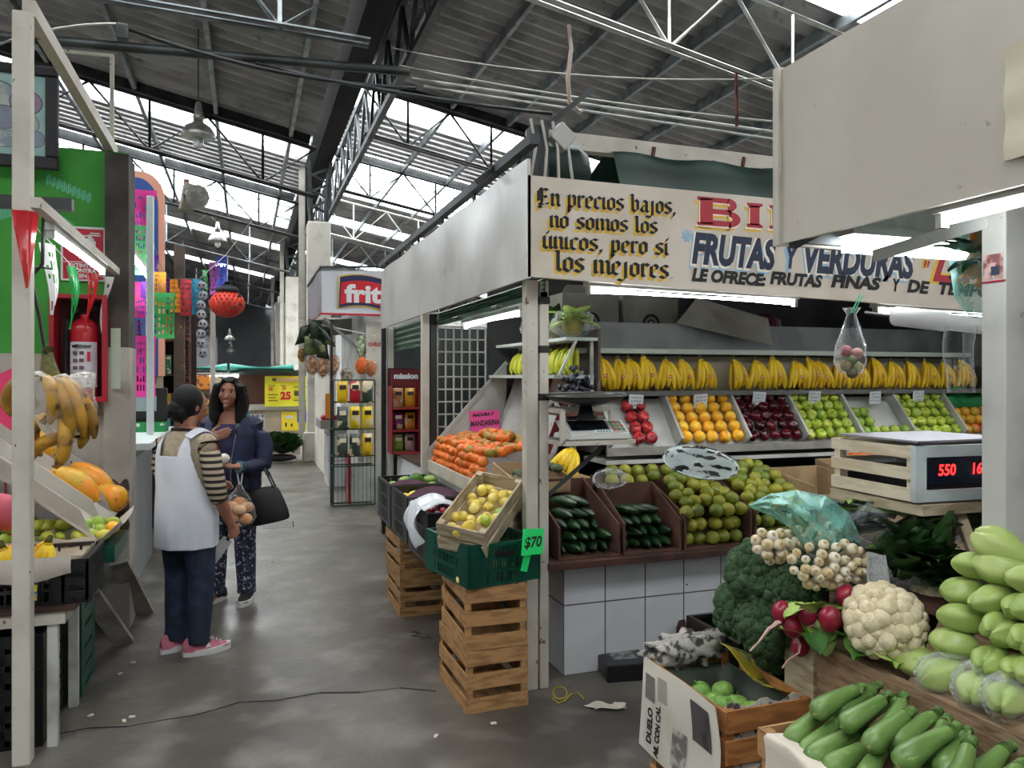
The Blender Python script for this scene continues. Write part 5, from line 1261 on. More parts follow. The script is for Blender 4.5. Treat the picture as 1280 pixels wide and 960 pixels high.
m = MB(True); m.slab(lambda u, v: (1.43+.3*u, 2.06+.44*v, .40+.11*max(abs(2*u-1)**5, abs(2*v-1)**6)), 10, 12, .004); T(m.build('crate_liner', pm('paper_dark_green', '#3c463a', .6, c2='#2c342c', ns=6)), 'dark greenish paper lining the squash crate', 'paper')
for i, (px, py, z) in enumerate([(881, 862, .43), (908, 862, .43), (904, 880, .425), (921, 880, .43), (939, 884, .425), (895, 872, .42)]):
    q = PZ(px, py, .47); tomatillo((q.x, q.y, z), (random.uniform(-.6, .6), random.uniform(-.6, .6), i), f'round green squash in the newspaper-lined crate, {["bright one at the far left", "dark one showing its stem scar", "half hidden near left", "pale near middle", "nearest one by the wooden corner", "one buried between the others"][i]}', 'round squash in the lined crate')
# ---- cauliflower, broccoli, radishes, onions
def florets(name, c, r, mat, n, fr, par, sq=.8, up=V((0, 0, 1)), seed=1, jit=.06):
    rr = random.Random(seed); m = MB(True); R = up.normalized().to_track_quat('Z', 'Y').to_matrix()
    m.ball(c, (r*.9, r*.9, r*.9*sq), 14, 10, None, R)
    for i in range(n):
        z = 1-1.35*(i+.5)/n; a = i*2.39996; q = sqrt(max(0, 1-z*z)); p = R @ (V((q*cos(a), q*sin(a), z*sq))*r*(.9+rr.uniform(-jit, jit)))
        m.ball(V(c)+p, r*fr*rr.uniform(.8, 1.25), 8, 6)
    return m.build(name, mat, par)
curd = pm('cauliflower_curd', '#dccfae', .7, c2='#cdbd96', ns=40, bump=.5, bs=130, sss=.1)
def cauli(px, py, d, r, label, seed):
    c = P(px, py, d); t = thing('cauliflower', label, 'cauliflower', c-V((0, 0, r*.9)), 'cauliflowers')
    up = V((-.55, -.45, .7)); florets('curd', c, r, curd, 70, .24, t, .82, up, seed)
    rr = random.Random(seed)
    for i in range(9):
        a = i*.7+seed; d_ = V((cos(a), sin(a), rr.uniform(-.1, .35))); m = MB(True)
        leaf(m, c-up.normalized()*r*.5+V((cos(a), sin(a), 0))*r*.45-V((0, 0, r*.3)), d_, r*1.1, r*.62, curl=.15)
        m.build('leaf', leafl if i % 3 == 0 else leafm, t)
    return t
cauli(1105, 778, 2.32, .108, 'large cream cauliflower sitting on the board edge beside the radishes', 2)
cauli(1167, 742, 2.42, .06, 'small cauliflower behind the large one, next to the chayotes', 5)
broc = pm('broccoli_green', '#35502f', .8, c2='#24401f', ns=30, rnd='#3f5c36', bump=.9, bs=150)
def broccoli(px, py, d, r, label, seed):
    c = P(px, py, d); t = thing('broccoli', label, 'broccoli', c-V((0, 0, r)), 'broccoli heads')
    up = V((-.7, -.35, .5)); florets('head', c, r, broc, 120, .2, t, .8, up, seed, .09)
    m = MB(True); m.tube([c-up.normalized()*r*.5, c-up.normalized()*r*1.5], [r*.4, r*.28], 10); m.build('stalk', pm('broccoli_stalk', '#7f9a62', .6), t)
for i, b in enumerate([(950, 716, 2.72, .115, 'large dark green broccoli head, topmost beside the white onions'), (990, 728, 2.62, .1, 'dark green broccoli head touching the radishes'), (928, 760, 2.8, .1, 'dark green broccoli head at the outer edge of the stand'), (957, 778, 2.66, .105, 'dark green broccoli head in the middle below the largest one'), (968, 812, 2.74, .075, 'lowest dark green broccoli head above the black crate')]):
    broccoli(*b, seed=i+3)
radm = pm('radish_skin', '#931a34', .3, rnd='#a3243f', c2='#7c122a', ns=16)
roottail = pm('radish_root', '#cfa79a', .7)
radish_k = []
def radish(px, py, d, r, tail, label):
    c = P(px, py, d); t = thing('radish', label, 'radish', c-V((0, 0, r)), 'radishes')
    m = MB(True); m.ball(c, (r*.95, r*.95, r*1.12), 16, 12); m.build('root', radm, t)
    if tail: m = MB(True); pts = [c+V(p)*r for p in tail]; m.tube(pts, [.3*r, .16*r]+[.08*r]*(len(pts)-2), 6); m.build('tail', roottail, t)
    m = MB(True)
    for i in range(4):
        stalk(m, c+V((.3*r, .2*r, .8*r)), c+V((.08+.03*i, .06-.03*i, .02)), .004)
    m.build('leaf_stalk', green_stem, t)
radish(978, 766, 2.5, .036, [(-.5, -.3, -.6), (-1.6, -.2, -1.2), (-2.6, 0, -2.4), (-3.4, .1, -3.1)], 'red radish at the outer edge with a long root hanging over the broccoli')
radish(991, 783, 2.48, .034, [(0, -.3, -.8), (.5, -.4, -1.6), (.4, -.4, -2.4), (-.8, -.3, -3.0), (-1.2, 0, -3.8)], 'red radish hanging lowest with a pale curling root')
radish(1009, 769, 2.44, .031, [(0, -.5, -.8), (.9, -.5, -1.5), (2.4, -.5, -1.4), (3.3, -.3, -1.1)], 'oval red radish in the middle with its root lying across the leaves')
radish(1038, 774, 2.38, .037, None, 'round red radish just left of the cauliflower')
radish(1058, 746, 2.44, .034, None, 'red radish under the white onion bunch')
radish(1074, 752, 2.48, .024, None, 'small red radish half hidden behind the cauliflower')
radish(996, 748, 2.56, .028, None, 'dusky red radish behind the others by the broccoli')
radish(1000, 808, 2.5, .03, None, 'red radish hidden low under the leaves')
rr = random.Random(11); t = thing('radish_greens', 'tangled green radish leaves spilling over the board end', 'greens', P(1030, 790, 2.35))
for k in range(14):
    m = MB(True); c = P(1000+rr.uniform(0, 70), 755+rr.uniform(0, 50), 2.42+rr.uniform(-.03, .06)); d = V((rr.uniform(-.8, .2), rr.uniform(-.6, .6), rr.uniform(-.6, .5)))
    leaf(m, c, d, .08, .035); m.build('leaf', leafl if k % 3 else leafm, t)
onion_w = pm('onion_white', '#e3d9c0', .4, rnd='#efe9da', c2='#cdb88e', ns=14, sss=.1)
onion_r = pm('onion_roots', '#b59a6a', .9)
def onions(name, c0, n, sx, sz, label, seed, big=1.):
    rr = random.Random(seed); c0 = V(c0); t = thing(name, label, 'spring onions', c0-V((0, 0, sz)), 'spring onion bunches')
    pts = []; tries = 0
    while len(pts) < n and tries < 4000:
        tries += 1; a, b = rr.uniform(-1, 1), rr.uniform(-1, 1)
        if a*a+b*b > 1: continue
        if all((a-p[0])**2*sx*sx+(b-p[1])**2*sz*sz > (.021*big)**2 for p in pts): pts.append((a, b))
    for a, b in pts:
        r = rr.uniform(.0115, .0165)*big; c = c0+RT*a*sx+Z*b*sz*.9-FW*.05*(1-a*a-b*b)+V((0, 0, 0))
        d = (-FW+Z*(.25+.5*b)+RT*a*.6).normalized(); R = d.to_track_quat('Z', 'Y').to_matrix()
        m = MB(True); m.lathe([(0, .95*r), (.35*r, .92*r), (.8*r, .55*r), (1.0*r, 0), (.9*r, -.6*r), (.55*r, -1.4*r), (.42*r, -2.6*r), (.4*r, -4*r)], 10, Matrix.Translation(c) @ R.to_4x4()); o = m.build('bulb', onion_w, t)
        m = MB(True); m.lathe([(0, 1.06*r), (.3*r, 1.03*r), (.34*r, .9*r)], 8, Matrix.Translation(c) @ R.to_4x4()); m.build('root_end', onion_r, o)
    return t
onions('onion_bunch', P(967, 680, 2.6), 22, .062, .062, 'bunch of long white spring onions beside the broccoli', 3, 1.35)
onions('onion_bunch', P(1038, 706, 2.48), 70, .14, .085, 'large heap of spring onion bulbs above the radishes', 4, 1.2)
onions('onion_bunch', P(1025, 672, 2.66), 22, .1, .05, 'spring onion bulbs wrapped inside the blue-green plastic bag', 6, 1.15)
tealm = clear_mat('bag_teal', '#8fd4c8', .27, .2)
m = MB(True)
def sail(u, v):
    def pl(pts, u):
        k = u*(len(pts)-1); i = min(int(k), len(pts)-2); t_ = k-i; t_ = t_*t_*(3-2*t_); return [pts[i][c]*(1-t_)+pts[i+1][c]*t_ for c in (0, 1)]
    a_ = pl([(936, 631), (962, 618), (995, 613), (1032, 620), (1062, 642), (1076, 672)], u); b_ = pl([(938, 634), (965, 646), (988, 660), (1008, 690), (1040, 700), (1074, 690)], u)
    x, y = a_[0]*(1-v)+b_[0]*v, a_[1]*(1-v)+b_[1]*v
    return P(x, y, 2.66-.17*sin(pi*(.15+.7*v))*(.3+.7*sin(pi*u))+.012*sin(u*26+v*9)+.01*sin(v*19-u*11)+.007*sin(u*47))
m.slab(sail, 44, 24, .0015); T(m.build('plastic_bag', tealm), 'blue-green translucent plastic bag lying over the spring onions', 'plastic bag')
# leafy things behind
def leafheap(name, c, s, n, label, mat, seed, dirv, l=1., w_=.25, cat='greens', stalkm=None):
    rr = random.Random(seed); c = V(c); t = thing(name, label, cat, c-V((0, 0, s*.4)))
    for k in range(n):
        o = c+V((rr.uniform(-1, 1), rr.uniform(-1, 1), rr.uniform(-.4, .6)))*s*.45; d = (V(dirv)+V((rr.uniform(-1, 1), rr.uniform(-1, 1), rr.uniform(-.5, .8)))*.55).normalized()
        m = MB(True); leaf(m, o, d, s*l*rr.uniform(.7, 1.2), s*w_*rr.uniform(.7, 1.2)); m.build('leaf', mat if rr.random() < .75 else leafl if stalkm else mat, t)
    return t
lettuce = leafheap('romaine_lettuce', P(1095, 655, 2.7), .16, 22, 'dark leafy romaine bundle in clear wrap below the slatted scale crate', leafd, 1, (-.6, .3, .3), 1.1, .4)
bag_blob('plastic_bag', P(1100, 652, 2.6), (.13, .09, .07), 'clear plastic wrap around the dark romaine bundle', film, 'plastic bag', 31, knot=False)
m = MB(True)
leaf(m, P(1052, 640, 2.62), (1, -.6, .25), .2, .06); leaf(m, P(1062, 632, 2.64), (1, -.5, .35), .18, .05); T(m.build('green_leaf', leafl), 'two bright green leaf blades on top of the romaine bundle', 'leaf')
t = thing('leek_bundle', 'bundle of dark green spring onion tops fanned behind the bulbs', 'greens', P(1125, 690, 2.55)-V((0, 0, .05)))
rr = random.Random(7)
for k in range(34):
    a = P(1082+rr.uniform(0, 25), 690+rr.uniform(-8, 16), 2.5+rr.uniform(-.03, .06)); b = P(1175+rr.uniform(-30, 25), 655+rr.uniform(-12, 36), 2.62+rr.uniform(-.05, .1)); m = MB(True); stalk(m, a, b, .006, -.02); m.build('onion_top', leafd if k % 4 else leafm, t)
leafheap('spinach_bundle', P(1160, 700, 2.42), .12, 24, 'dark green spinach bundle between the cauliflower and the chayotes', leafd, 4, (-.3, -.3, .6), 1., .5)
leafheap('spinach_bundle', P(1185, 728, 2.36), .11, 26, 'dark spinach leaves filling the gap left of the chayotes', leafd, 14, (-.5, -.4, .5), 1., .5)
leafheap('chard_bundle', P(1125, 712, 2.46), .12, 26, 'dark green leaves right behind the large cauliflower', leafd, 15, (-.3, -.4, .7), 1., .45)
leafheap('herb_bundle', P(1190, 655, 2.65), .15, 46, 'curly dark herb heap under the slatted scale crate', leafd, 5, (-.2, -.2, .8), .5, .2)
leafheap('parsley_bundle', P(1296, 640, 2.36), .17, 90, 'bright green parsley heap right of the square post', pm('leaf_parsley', '#3c6a26', .6, rnd='#4f8034', c2='#274c1a', ns=30), 6, (-.2, -.3, .8), .42, .2)
for i, (px, py, d, w_) in enumerate([(1100, 722, 2.38, .05), (1140, 718, 2.4, .06)]):
    m = MB(True); c = P(px, py, d); m.slab(lambda u, v: c+RT*(u-.5)*w_*1.6*(1-.3*v)+Z*(v-.3)*.1+FW*(.03*sin(u*7)+.02*v), 8, 8, .002); T(m.build('plastic_scrap', clear_mat('scrap_clear', '#dfe4e8', .25)), f'crumpled clear plastic scrap behind the cauliflower, {["nearer the onions", "nearer the spinach"][i]}', 'plastic')
m = MB(); m.span((1.9, 1.66, .9), (2.9, 2.4, .92)); m.span((2.75, 1.66, 0), (2.8, 2.4, .9)); m.span((1.92, 2.2, .74), (1.95, 2.3, .9)); T(m.build('rear_shelf', woodr), 'low wooden shelf under the leafy greens', 'shelf')
# ---- slatted scale crate on a bracket
cf = wood_crate('slatted_crate', 'pale slatted wooden crate housing a digital scale, fixed beside the square post', .44, .38, .175, pm('crate_pale_new', '#d2c4ac', .7, c2='#c0b094', ns=7, vs=(1, 1, 5)), 3, .04)
for ch in list(cf.children):
    if ch.name.startswith('end_slats') and ch.data.vertices[0].co.y < 0: bpy.data.objects.remove(ch)
m = MB(); m.span((-.22, -.2, 0), (.22, -.182, .035)); m.span((-.22, -.2, .14), (.22, -.182, .176)); m.span((-.222, -.201, .0), (-.18, -.18, .176)); m.span((.18, -.2, .0), (.22, -.18, .176)); q_ = m.build('front_frame', pm('frame_pale_blue', '#b9c2c2', .6, c2='#a5aeae', ns=5), None, loc=(0, 0, 0)); q_.parent = cf
seat(cf, (2.20, 2.035, 1.205), (0, 0, radians(-3)))
ds = thing('digital_scale', 'dark digital scale with red numerals inside the slatted crate', 'scale', (2.2, 2.0, 1.21))
m = MB(); m.span((2.03, 1.9, 1.22), (2.36, 2.2, 1.3)); m.build('body', darkm, ds)
m = MB(); m.span((2.03, 1.885, 1.25), (2.36, 1.9, 1.34)); m.build('display', pm('display_navy', '#1c2438', .2), ds)
m = MB(); write(m, '550', .05, (2.1, 1.883, 1.28), (1, 0, 0), (0, 0, 1), shear=.1, offset=.001); write(m, '160', .05, (2.24, 1.883, 1.28), (1, 0, 0), (0, 0, 1), shear=.1, offset=.001); m.build('red_numerals', pm('led_red', '#ff2a2a', .5, emit='#ff3030', es=2.5), ds)
m = MB(); m.span((1.99, 1.86, 1.39), (2.41, 2.2, 1.396)); m.span((2.15, 2.0, 1.3), (2.25, 2.1, 1.39)); m.build('weighing_plate', pm('plate_steel', '#a9a9b4', .3, .6), ds)
m = MB(); m.span((1.98, 1.83, 1.165), (2.45, 2.23, 1.198)); T(m.build('bracket_board', woodp), 'pale board under the slatted scale crate', 'board')
m = MB(); m.bar((2.03, 1.65, .98), (2.2, 1.9, 1.165), .03); T(m.build('post_strut', woodp), 'slanting wooden strut between the square post and the scale board', 'strut')
# ---- plastic bag roll, hanging bags
br = thing('bag_roll', 'thick white roll of plastic produce bags on a thin rod', 'plastic bag roll', (2.2, 2.15, 1.76))
a = P(1082, 391, 2.85); b = P(1245, 409, 2.45); m = MB(True); m.tube([a, b], .007, 6); m.build('rod', steelp, br)
c1_ = a.lerp(b, .25); c2_ = a.lerp(b, .98); m = MB(True); m.tube([c1_, c1_.lerp(c2_, .02), c1_.lerp(c2_, .55), c1_.lerp(c2_, .6), c2_], [.032, .035, .034, .028, .028], 18); m.build('film_roll', pm('film_white', '#d6d6d4', .35), br)
m = MB(True); m.tube([c1_-(b-a).normalized()*.002, c1_-(b-a).normalized()*.0035], .015, 12); m.build('core', darkm, br)
m = MB(True); cc = P(1197, 408, 2.5); m.slab(lambda u, v: cc+RT*((u-.5)*(.105-.02*v)+.01*v-.02*v)-Z*(.215*v)+FW*(.02*sin(u*6)+.015*sin(v*5)-.02), 8, 12, .002); m.build('hanging_bag', film, br)
m = MB(True); cc2 = P(1222, 412, 2.5); m.slab(lambda u, v: cc2+RT*((u-.5)*(.06))-Z*(.12*v)+FW*(.02*sin(u*6)+.03), 6, 8, .002); m.build('hanging_bag', film, br)
hb = thing('hanging_bag', 'clear plastic bag of small onions and limes tied up with green string', 'plastic bag', P(1065, 445, 2.85))
c = P(1064, 432, 2.85); m = MB(True); m.lathe([(.0, -.11), (.04, -.1), (.055, -.06), (.05, 0), (.03, .07), (.015, .115), (.03, .14)], 16, Matrix.Translation(c), lambda a_, t_: 1+.12*sin(5*a_+t_*6)); m.build('pouch', film, hb)
for i, (dx, dz, col) in enumerate([(-.02, -.02, '#a05a5e'), (.022, -.03, '#b8837a'), (0, -.055, '#6a7a4a'), (-.018, -.075, '#7a6a4a'), (.02, -.08, '#8c8a52'), (.004, -.1, '#5f5a3c')]):
    m = MB(True); m.ball(c+RT*dx+Z*dz, .022, 10, 8); m.build('onion', pm('bagged_'+col, col, .5), hb)
m = MB(True); m.tube([c+V((0, 0, .12)), P(1075, 368, 2.88)], .003, 5); m.tube([c+V((.01, 0, .12)), P(1078, 370, 2.88)], .003, 5); m.build('string', pm('string_green', '#1c7a5a', .6), hb)
hg = greens('hanging_greens', P(1222, 268, 2.5), .12, 'bag of green fruit hanging behind the top of the square post', leafm, 18, False, 12, 'bag of greens')
bag_blob('wrapper', P(1222, 268, 2.5), (.09, .07, .06), None, tealm, parent=hg, seed=15, knot=False)
hg = greens('hanging_greens', P(1228, 325, 2.5), .15, 'long hanging bag of green and orange peppers left of the square post', leafd, 36, False, 13, 'bag of greens')
m = MB(True)
for i, (dx, dz) in enumerate([(0, .04), (-.02, -.02), (.01, -.06), (-.01, .08)]): m.ball(P(1224, 330, 2.47)+RT*dx+Z*dz, .024, 10, 8)
m.build('orange_pepper', pm('pepper_orange', '#c97a1e', .4), hg)
m = MB(True); m.lathe([(.02, -.2), (.07, -.12), (.085, 0), (.06, .1), (.02, .17)], 14, Matrix.Translation(P(1226, 325, 2.5)), lambda a_, t_: 1+.12*sin(5*a_+t_*8)); m.build('wrapper', tealm, hg)
m = MB(True); m.tube([P(1222, 268, 2.5)+V((0, 0, .05)), P(1222, 268, 2.5)+V((0, 0, .3))], .003, 5); T(m.build('hanging_string', cab), 'string holding the hanging bag of green fruit', 'string')
# ---- floor clutter by the tiles
q = PZ(763, 855, 0); bx = thing('black_case', 'flat black box with a paper label on the floor by the tiled base', 'box', (q.x+.12, q.y+.1, 0))
R = Matrix.Translation((q.x+.13, q.y+.11, 0)) @ Matrix.Rotation(radians(-8), 4, 'Z')
m = MB(); m.box((0, 0, .045), (.25, .24, .09)); m.v = [R @ p for p in m.v]; m.build('body', pm('case_black', '#16171a', .35), bx, bevel=.008)
m = MB(); m.box((0.0, .01, .0915), (.13, .1, .002)); m.v = [R @ p for p in m.v]; m.build('label_paper', pm('label_grey', '#8d8f90', .6, c2='#55575a', ns=24), bx)
q = PZ(850, 822, 0); mo = thing('old_motor', 'old brown motor wheel with a ribbed grey drum on the floor by the tiles', 'motor', (q.x, q.y, 0))
m = MB(True); Mx = Matrix.Translation((q.x, q.y, .115)) @ Matrix.Rotation(pi/2, 4, 'Y') @ Matrix.Rotation(.35, 4, 'X'); m.lathe([(0, -.03), (.08, -.03), (.115, -.015), (.115, .02), (.08, .03), (0, .03)], 24, Mx); m.build('wheel', pm('motor_brown', '#4a2a26', .5, c2='#2c1a18', ns=9), mo)
m = MB(True); m.lathe([(.05, .03)]+[(.062+.004*(i % 2), .035+.012*i) for i in range(9)]+[(.04, .15), (0, .15)], 18, Mx); m.build('ribbed_drum', pm('drum_grey', '#6a6a6a', .5), mo)
q = PZ(885, 822, 0); cb_ = wood_crate('small_crate', 'small brown cardboard box with a cut front on the floor by the motor', .26, .2, .1, pm('box_ochre', '#8a6a3c', .8), 1, .1); seat(cb_, (q.x+.05, q.y+.08, 0))
m = MB(); m.box((q.x+.08, q.y+.25, .08), (.3, .1, .16)); T(m.build('dark_box', darkm, bevel=.004), 'dim dark box behind the small cardboard box by the tiles', 'box')
rr = random.Random(2); m = MB(True)
c = PZ(757, 884, 0.004); m.slab(lambda u, v: c+V(((u-.5)*.16+.02*sin(v*5), (v-.5)*.07+.02*sin(u*6), .012*sin(u*9)*sin(v*4)+.008)), 12, 5, .002); T(m.build('paper_scrap', paperm), 'white crumpled paper scrap on the floor near the newspaper', 'litter')
m = MB(True); pts = [PZ(690+i*8, 872+7*sin(i*1.3), .006) for i in range(6)]; m.tube(pts, .004, 5); m.tube([PZ(700+9*cos(i*.8), 866+8*sin(i*.8), .006) for i in range(9)], .004, 5); T(m.build('yellow_string', pm('string_yellow', '#b9a83c', .7)), 'tangled yellow string on the floor at the foot of the corner posts', 'string')
for i, (px, py) in enumerate([(617, 905), (545, 921), (780, 885), (165, 897), (113, 895), (155, 902), (167, 829), (150, 843)]):
    m = MB(); c = PZ(px, py, .001); m.box(c+V((0, 0, .004)), (.025, .015, .006), Euler((0, 0, i)).to_matrix()); T(m.build('litter_scrap', paperm), f'tiny pale scrap of litter on the floor, {["in front of the tall crates", "left of the tall crates", "beside the crumpled paper", "near the floor crack", "by the left post", "just past the crack start", "near the pink shoes", "by the left table"][i]}', 'litter')
# ================================================================ left side: green wall and papaya stall
WY = 5.5
grn = pm('wall_green', '#3f9a35', .7, c2='#378a2e', ns=2, c3='#2f6a2a', ns3=7, lo3=.68, hi3=.8)
wht = pm('wall_dirty_white', '#b3aea4', .8, c2='#98928a', ns=2.2, c3='#6e665e', ns3=5, lo3=.64, hi3=.75)
dconc = pm('column_concrete', '#4c4740', .85, c2='#37332e', ns=5, bump=.5, bs=14)
m = MB(); m.span((-4.5, WY, 0), (-.72, WY+.16, 1.74)); m.mi = 1; m.span((-4.5, WY, 1.74), (-.72, WY+.16, 3.04))
T(m.build('wall_stall_left', [wht, grn]), 'bright green wall with a dirty white lower half at the left', 'wall', kind='structure')
m = MB(); m.span((-.835, WY-.13, 1.78), (-.70, WY+.16, 3.0)); m.mi = 1; m.span((-.84, WY-.132, 0), (-.695, WY+.165, 1.78))
T(m.build('column_left', [dconc, wht]), 'dark concrete pillar with a whitewashed foot beside the green wall', 'pillar', kind='structure')
m = MB(True); m.slab(lambda u, v: (-.86+.16*u+.008*sin(v*17), WY-.137-.004*sin(u*30), .62+.32*v+.02*sin(u*15)), 8, 10, .003); T(m.build('trim_3', pm('broken_plaster', '#4a3c36', .9, c2='#6a554a', ns=20, bump=1, bs=30)), 'broken brown plaster patch at the foot of the pillar', 'plaster', kind='structure')
# painted swirl motifs on the wall
m = MB()
for i in range(9):
    c = V((-1.17+.028*i, WY-.002, 2.83-.012*i)); m.poly([c+V((.016*cos(a), 0, .034*sin(a)+.008*cos(a))) for a in [-2*pi*j/10 for j in range(10)]])
for i in range(26):
    a = .4+2.2*i/26; b = .4+2.2*(i+1)/26; o = V((-1.28, WY-.002, 2.3)); f = lambda r, t: o+V((r*cos(t), 0, r*sin(t))); m.poly([f(.30, a), f(.36, a), f(.36, b), f(.30, b)])
T(m.build('trim_4', pm('paint_turquoise', '#6fbfae', .7, wave=('#3f9a35', 30, 'X', .5, .55))), 'turquoise painted swirl on the green wall', 'painted motif', kind='structure')
# framed picture
pc = thing('framed_picture', 'dark-framed pastel picture of round fruit above the green wall', 'picture', (-1.5, 5.4, 2.85))
x0, x1, z0, z1, y = -1.9, -1.095, 2.87, 3.5, 5.38
for lo, hi in (((x0, y, z0), (x1, y+.05, z0+.075)), ((x0, y, z1-.06), (x1, y+.05, z1)), ((x0, y, z0+.075), (x0+.07, y+.05, z1-.06)), ((x1-.07, y, z0+.075), (x1, y+.05, z1-.06))):
    m = MB(); m.span(lo, hi); m.build('frame', pm('frame_dark', '#26252a', .6), pc, bevel=.01)
m = MB(); m.span((x0+.05, y+.025, z0+.05), (x1-.05, y+.04, z1-.04)); m.build('canvas', pm('canvas_aqua', '#8fb8b4', .7, c2='#a9c8c2', ns=4), pc)
for i, (cx, cz, rx, rz, col) in enumerate([(-1.42, 3.3, .1, .085, '#b9bcb0'), (-1.27, 3.27, .085, .075, '#a08c9c'), (-1.4, 3.17, .12, .07, '#8a8ea0'), (-1.25, 3.14, .05, .06, '#b5c4b4'), (-1.38, 3.04, .12, .05, '#c9c8b4'), (-1.22, 3.05, .05, .05, '#c9c4a8'), (-1.55, 3.12, .1, .12, '#6f8ca0')]):
    m = MB(); m.poly([(cx+rx*cos(a), y+.0235-.0004*i, cz+rz*sin(a)) for a in [-2*pi*j/18 for j in range(18)]]); m.build('painted_fruit', pm('pastel_'+col, col, .7, c2='#8a98a8', ns=9), pc)
    m = MB()
    for j in range(18):
        a, b = 2*pi*j/18, 2*pi*(j+1)/18; m.poly([(cx+rx*q*cos(t), y+.0233-.0004*i, cz+rz*q*sin(t)) for q, t in ((1.06, a), (1.06, b), (.98, b), (.98, a))])
    m.build('outline', pm('outline_grey', '#4f5a66', .7), pc)
# extinguisher sign
reds = pm('sign_red_bright', '#c01f33', .4); whs = pm('sign_white', '#dcdcd8', .45)
es = thing('extinguisher_sign', 'red and white fire extinguisher sign on the green wall', 'sign', (-.95, WY-.01, 2.22))
sx0, sx1, sz0_, sz1 = -1.10, -.845, 2.2, 2.545; yy = WY-.02
m = MB(); m.span((sx0, yy, sz0_), (sx1, yy+.012, sz1)); m.build('plate', whs, es, bevel=.004)
m = MB(); m.span((sx0+.014, yy-.0015, sz0_+.012), (sx1-.014, yy, sz0_+.118)); m.span((sx0+.014, yy-.0015, sz0_+.124), (sx1-.014, yy, sz1-.014)); m.build('red_field', reds, es)
m = MB()
for s, z in (('EXTINTOR', .087), ('CONTRA', .055), ('INCENDIO', .022)): write(m, s, .034, ((sx0+sx1)/2, yy-.0025, sz0_+z), (1, 0, 0), (0, 0, 1), center=True, offset=.0018)
m.build('lettering', whs, es)
m = MB(True); cx = -.935; m.mi = 0
def rect(a, b, c, d): m.poly([(a, yy-.003, c), (b, yy-.003, c), (b, yy-.003, d), (a, yy-.003, d)])
rect(cx-.032, cx+.032, sz0_+.135, sz0_+.255); rect(cx-.022, cx+.022, sz0_+.255, sz0_+.272); rect(cx-.012, cx+.012, sz0_+.272, sz0_+.29); rect(cx-.012, cx+.06, sz0_+.288, sz0_+.296); rect(cx+.0, cx+.055, sz0_+.302, sz0_+.309)
rect(cx-.062, cx-.012, sz0_+.283, sz0_+.292); rect(cx-.062, cx-.053, sz0_+.14, sz0_+.29); rect(sx0+.035, sx0+.05, sz0_+.2, sz0_+.28)
m.build('pictogram', whs, es)
# extinguisher cabinet
cabm = pm('cabinet_red', '#a3182a', .4); cabd = pm('cabinet_inside', '#4a1018', .6)
cb = thing('extinguisher_cabinet', 'red open-fronted fire extinguisher cabinet on the wall', 'cabinet', (-.97, 5.4, 1.45))
X0, X1, Z0, Z1, YA = -1.125, -.815, 1.44, 2.1, 5.3
m = MB(); m.span((X0, WY-.012, Z0), (X1, WY-.002, Z1)); m.build('back_panel', cabd, cb)
for nm, lo, hi in (('side_panel', (X0, YA, Z0), (X0+.025, WY-.012, Z1)), ('side_panel', (X1-.025, YA, Z0), (X1, WY-.012, Z1)), ('bottom_panel', (X0+.025, YA, Z0), (X1-.025, WY-.012, Z0+.03)), ('top_panel', (X0+.025, YA, Z1-.025), (X1-.025, WY-.012, Z1))):
    m = MB(); m.span(lo, hi); m.build(nm, cabm, cb)
ex = thing('fire_extinguisher', 'red fire extinguisher with a white instruction label inside the cabinet', 'fire extinguisher', (-.955, 5.4, 1.47))
m = MB(True); cx, cyy = -.95, 5.39; m.lathe([(0, 0), (.07, 0), (.078, .012), (.078, .42), (.07, .45), (.045, .475), (.025, .485), (.025, .51), (0, .51)], 24, Matrix.Translation((cx, cyy, 1.472))); m.build('cylinder', pm('extinguisher_red', '#b01c2a', .25), ex)
m = MB(True); r = .0792; m.sheet(lambda u, v: (cx+r*cos(-pi*.88+pi*.76*u), cyy+r*sin(-pi*.88+pi*.76*u), 1.53+.28*v), 16, 2); lab = m.build('instruction_label', pm('label_white', '#d5d3d8', .45, c2='#c2c0c8', ns=9), ex)
m = MB(); m.span((cx-.055, cyy-r-.004, 1.775), (cx-.02, cyy-r-.0015, 1.79)); write(m, 'eXtintor', .03, (cx-.055, cyy-r-.006, 1.775), (1, 0, 0), (0, 0, 1), width=.11, offset=.001); m.build('label_title', inkm, lab)
for i in range(4):
    for j in range(2):
        m = MB(); m.span((cx-.05+.035*j, cyy-r-.003, 1.73-.045*i), (cx-.025+.035*j, cyy-r-.0015, 1.752-.045*i)); m.build('label_pictogram', pm('label_ink', '#5a4450', .6), lab)
m = MB(); m.span((cx+.028, cyy-r-.003, 1.69), (cx+.045, cyy-r+.004, 1.75)); m.build('label_red_mark', reds, lab)
m = MB(True); m.tube([(cx, cyy, 1.98), (cx, cyy, 2.02)], .018, 10); m.tube([(cx-.07, cyy, 2.0), (cx+.03, cyy, 2.01), (cx+.08, cyy, 2.03)], .01, 6); m.build('valve', blackp, ex)
m = MB(True); m.tube([(cx-.03, cyy-.02, 2.01), (cx-.09, cyy-.03, 1.95), (cx-.1, cyy-.03, 1.7), (cx-.09, cyy-.03, 1.55)], .011, 7); m.build('hose', blackp, ex)
m = MB(); m.span((-.80, WY-.138, 1.52), (-.745, WY-.134, 1.9)); T(m.build('notice_sheet', pm('notice_green', '#8fa890', .6, wave=('#c9d4c4', 40, 'Z', .4, .6))), 'narrow pale green notice on the pillar beside the red cabinet', 'notice')
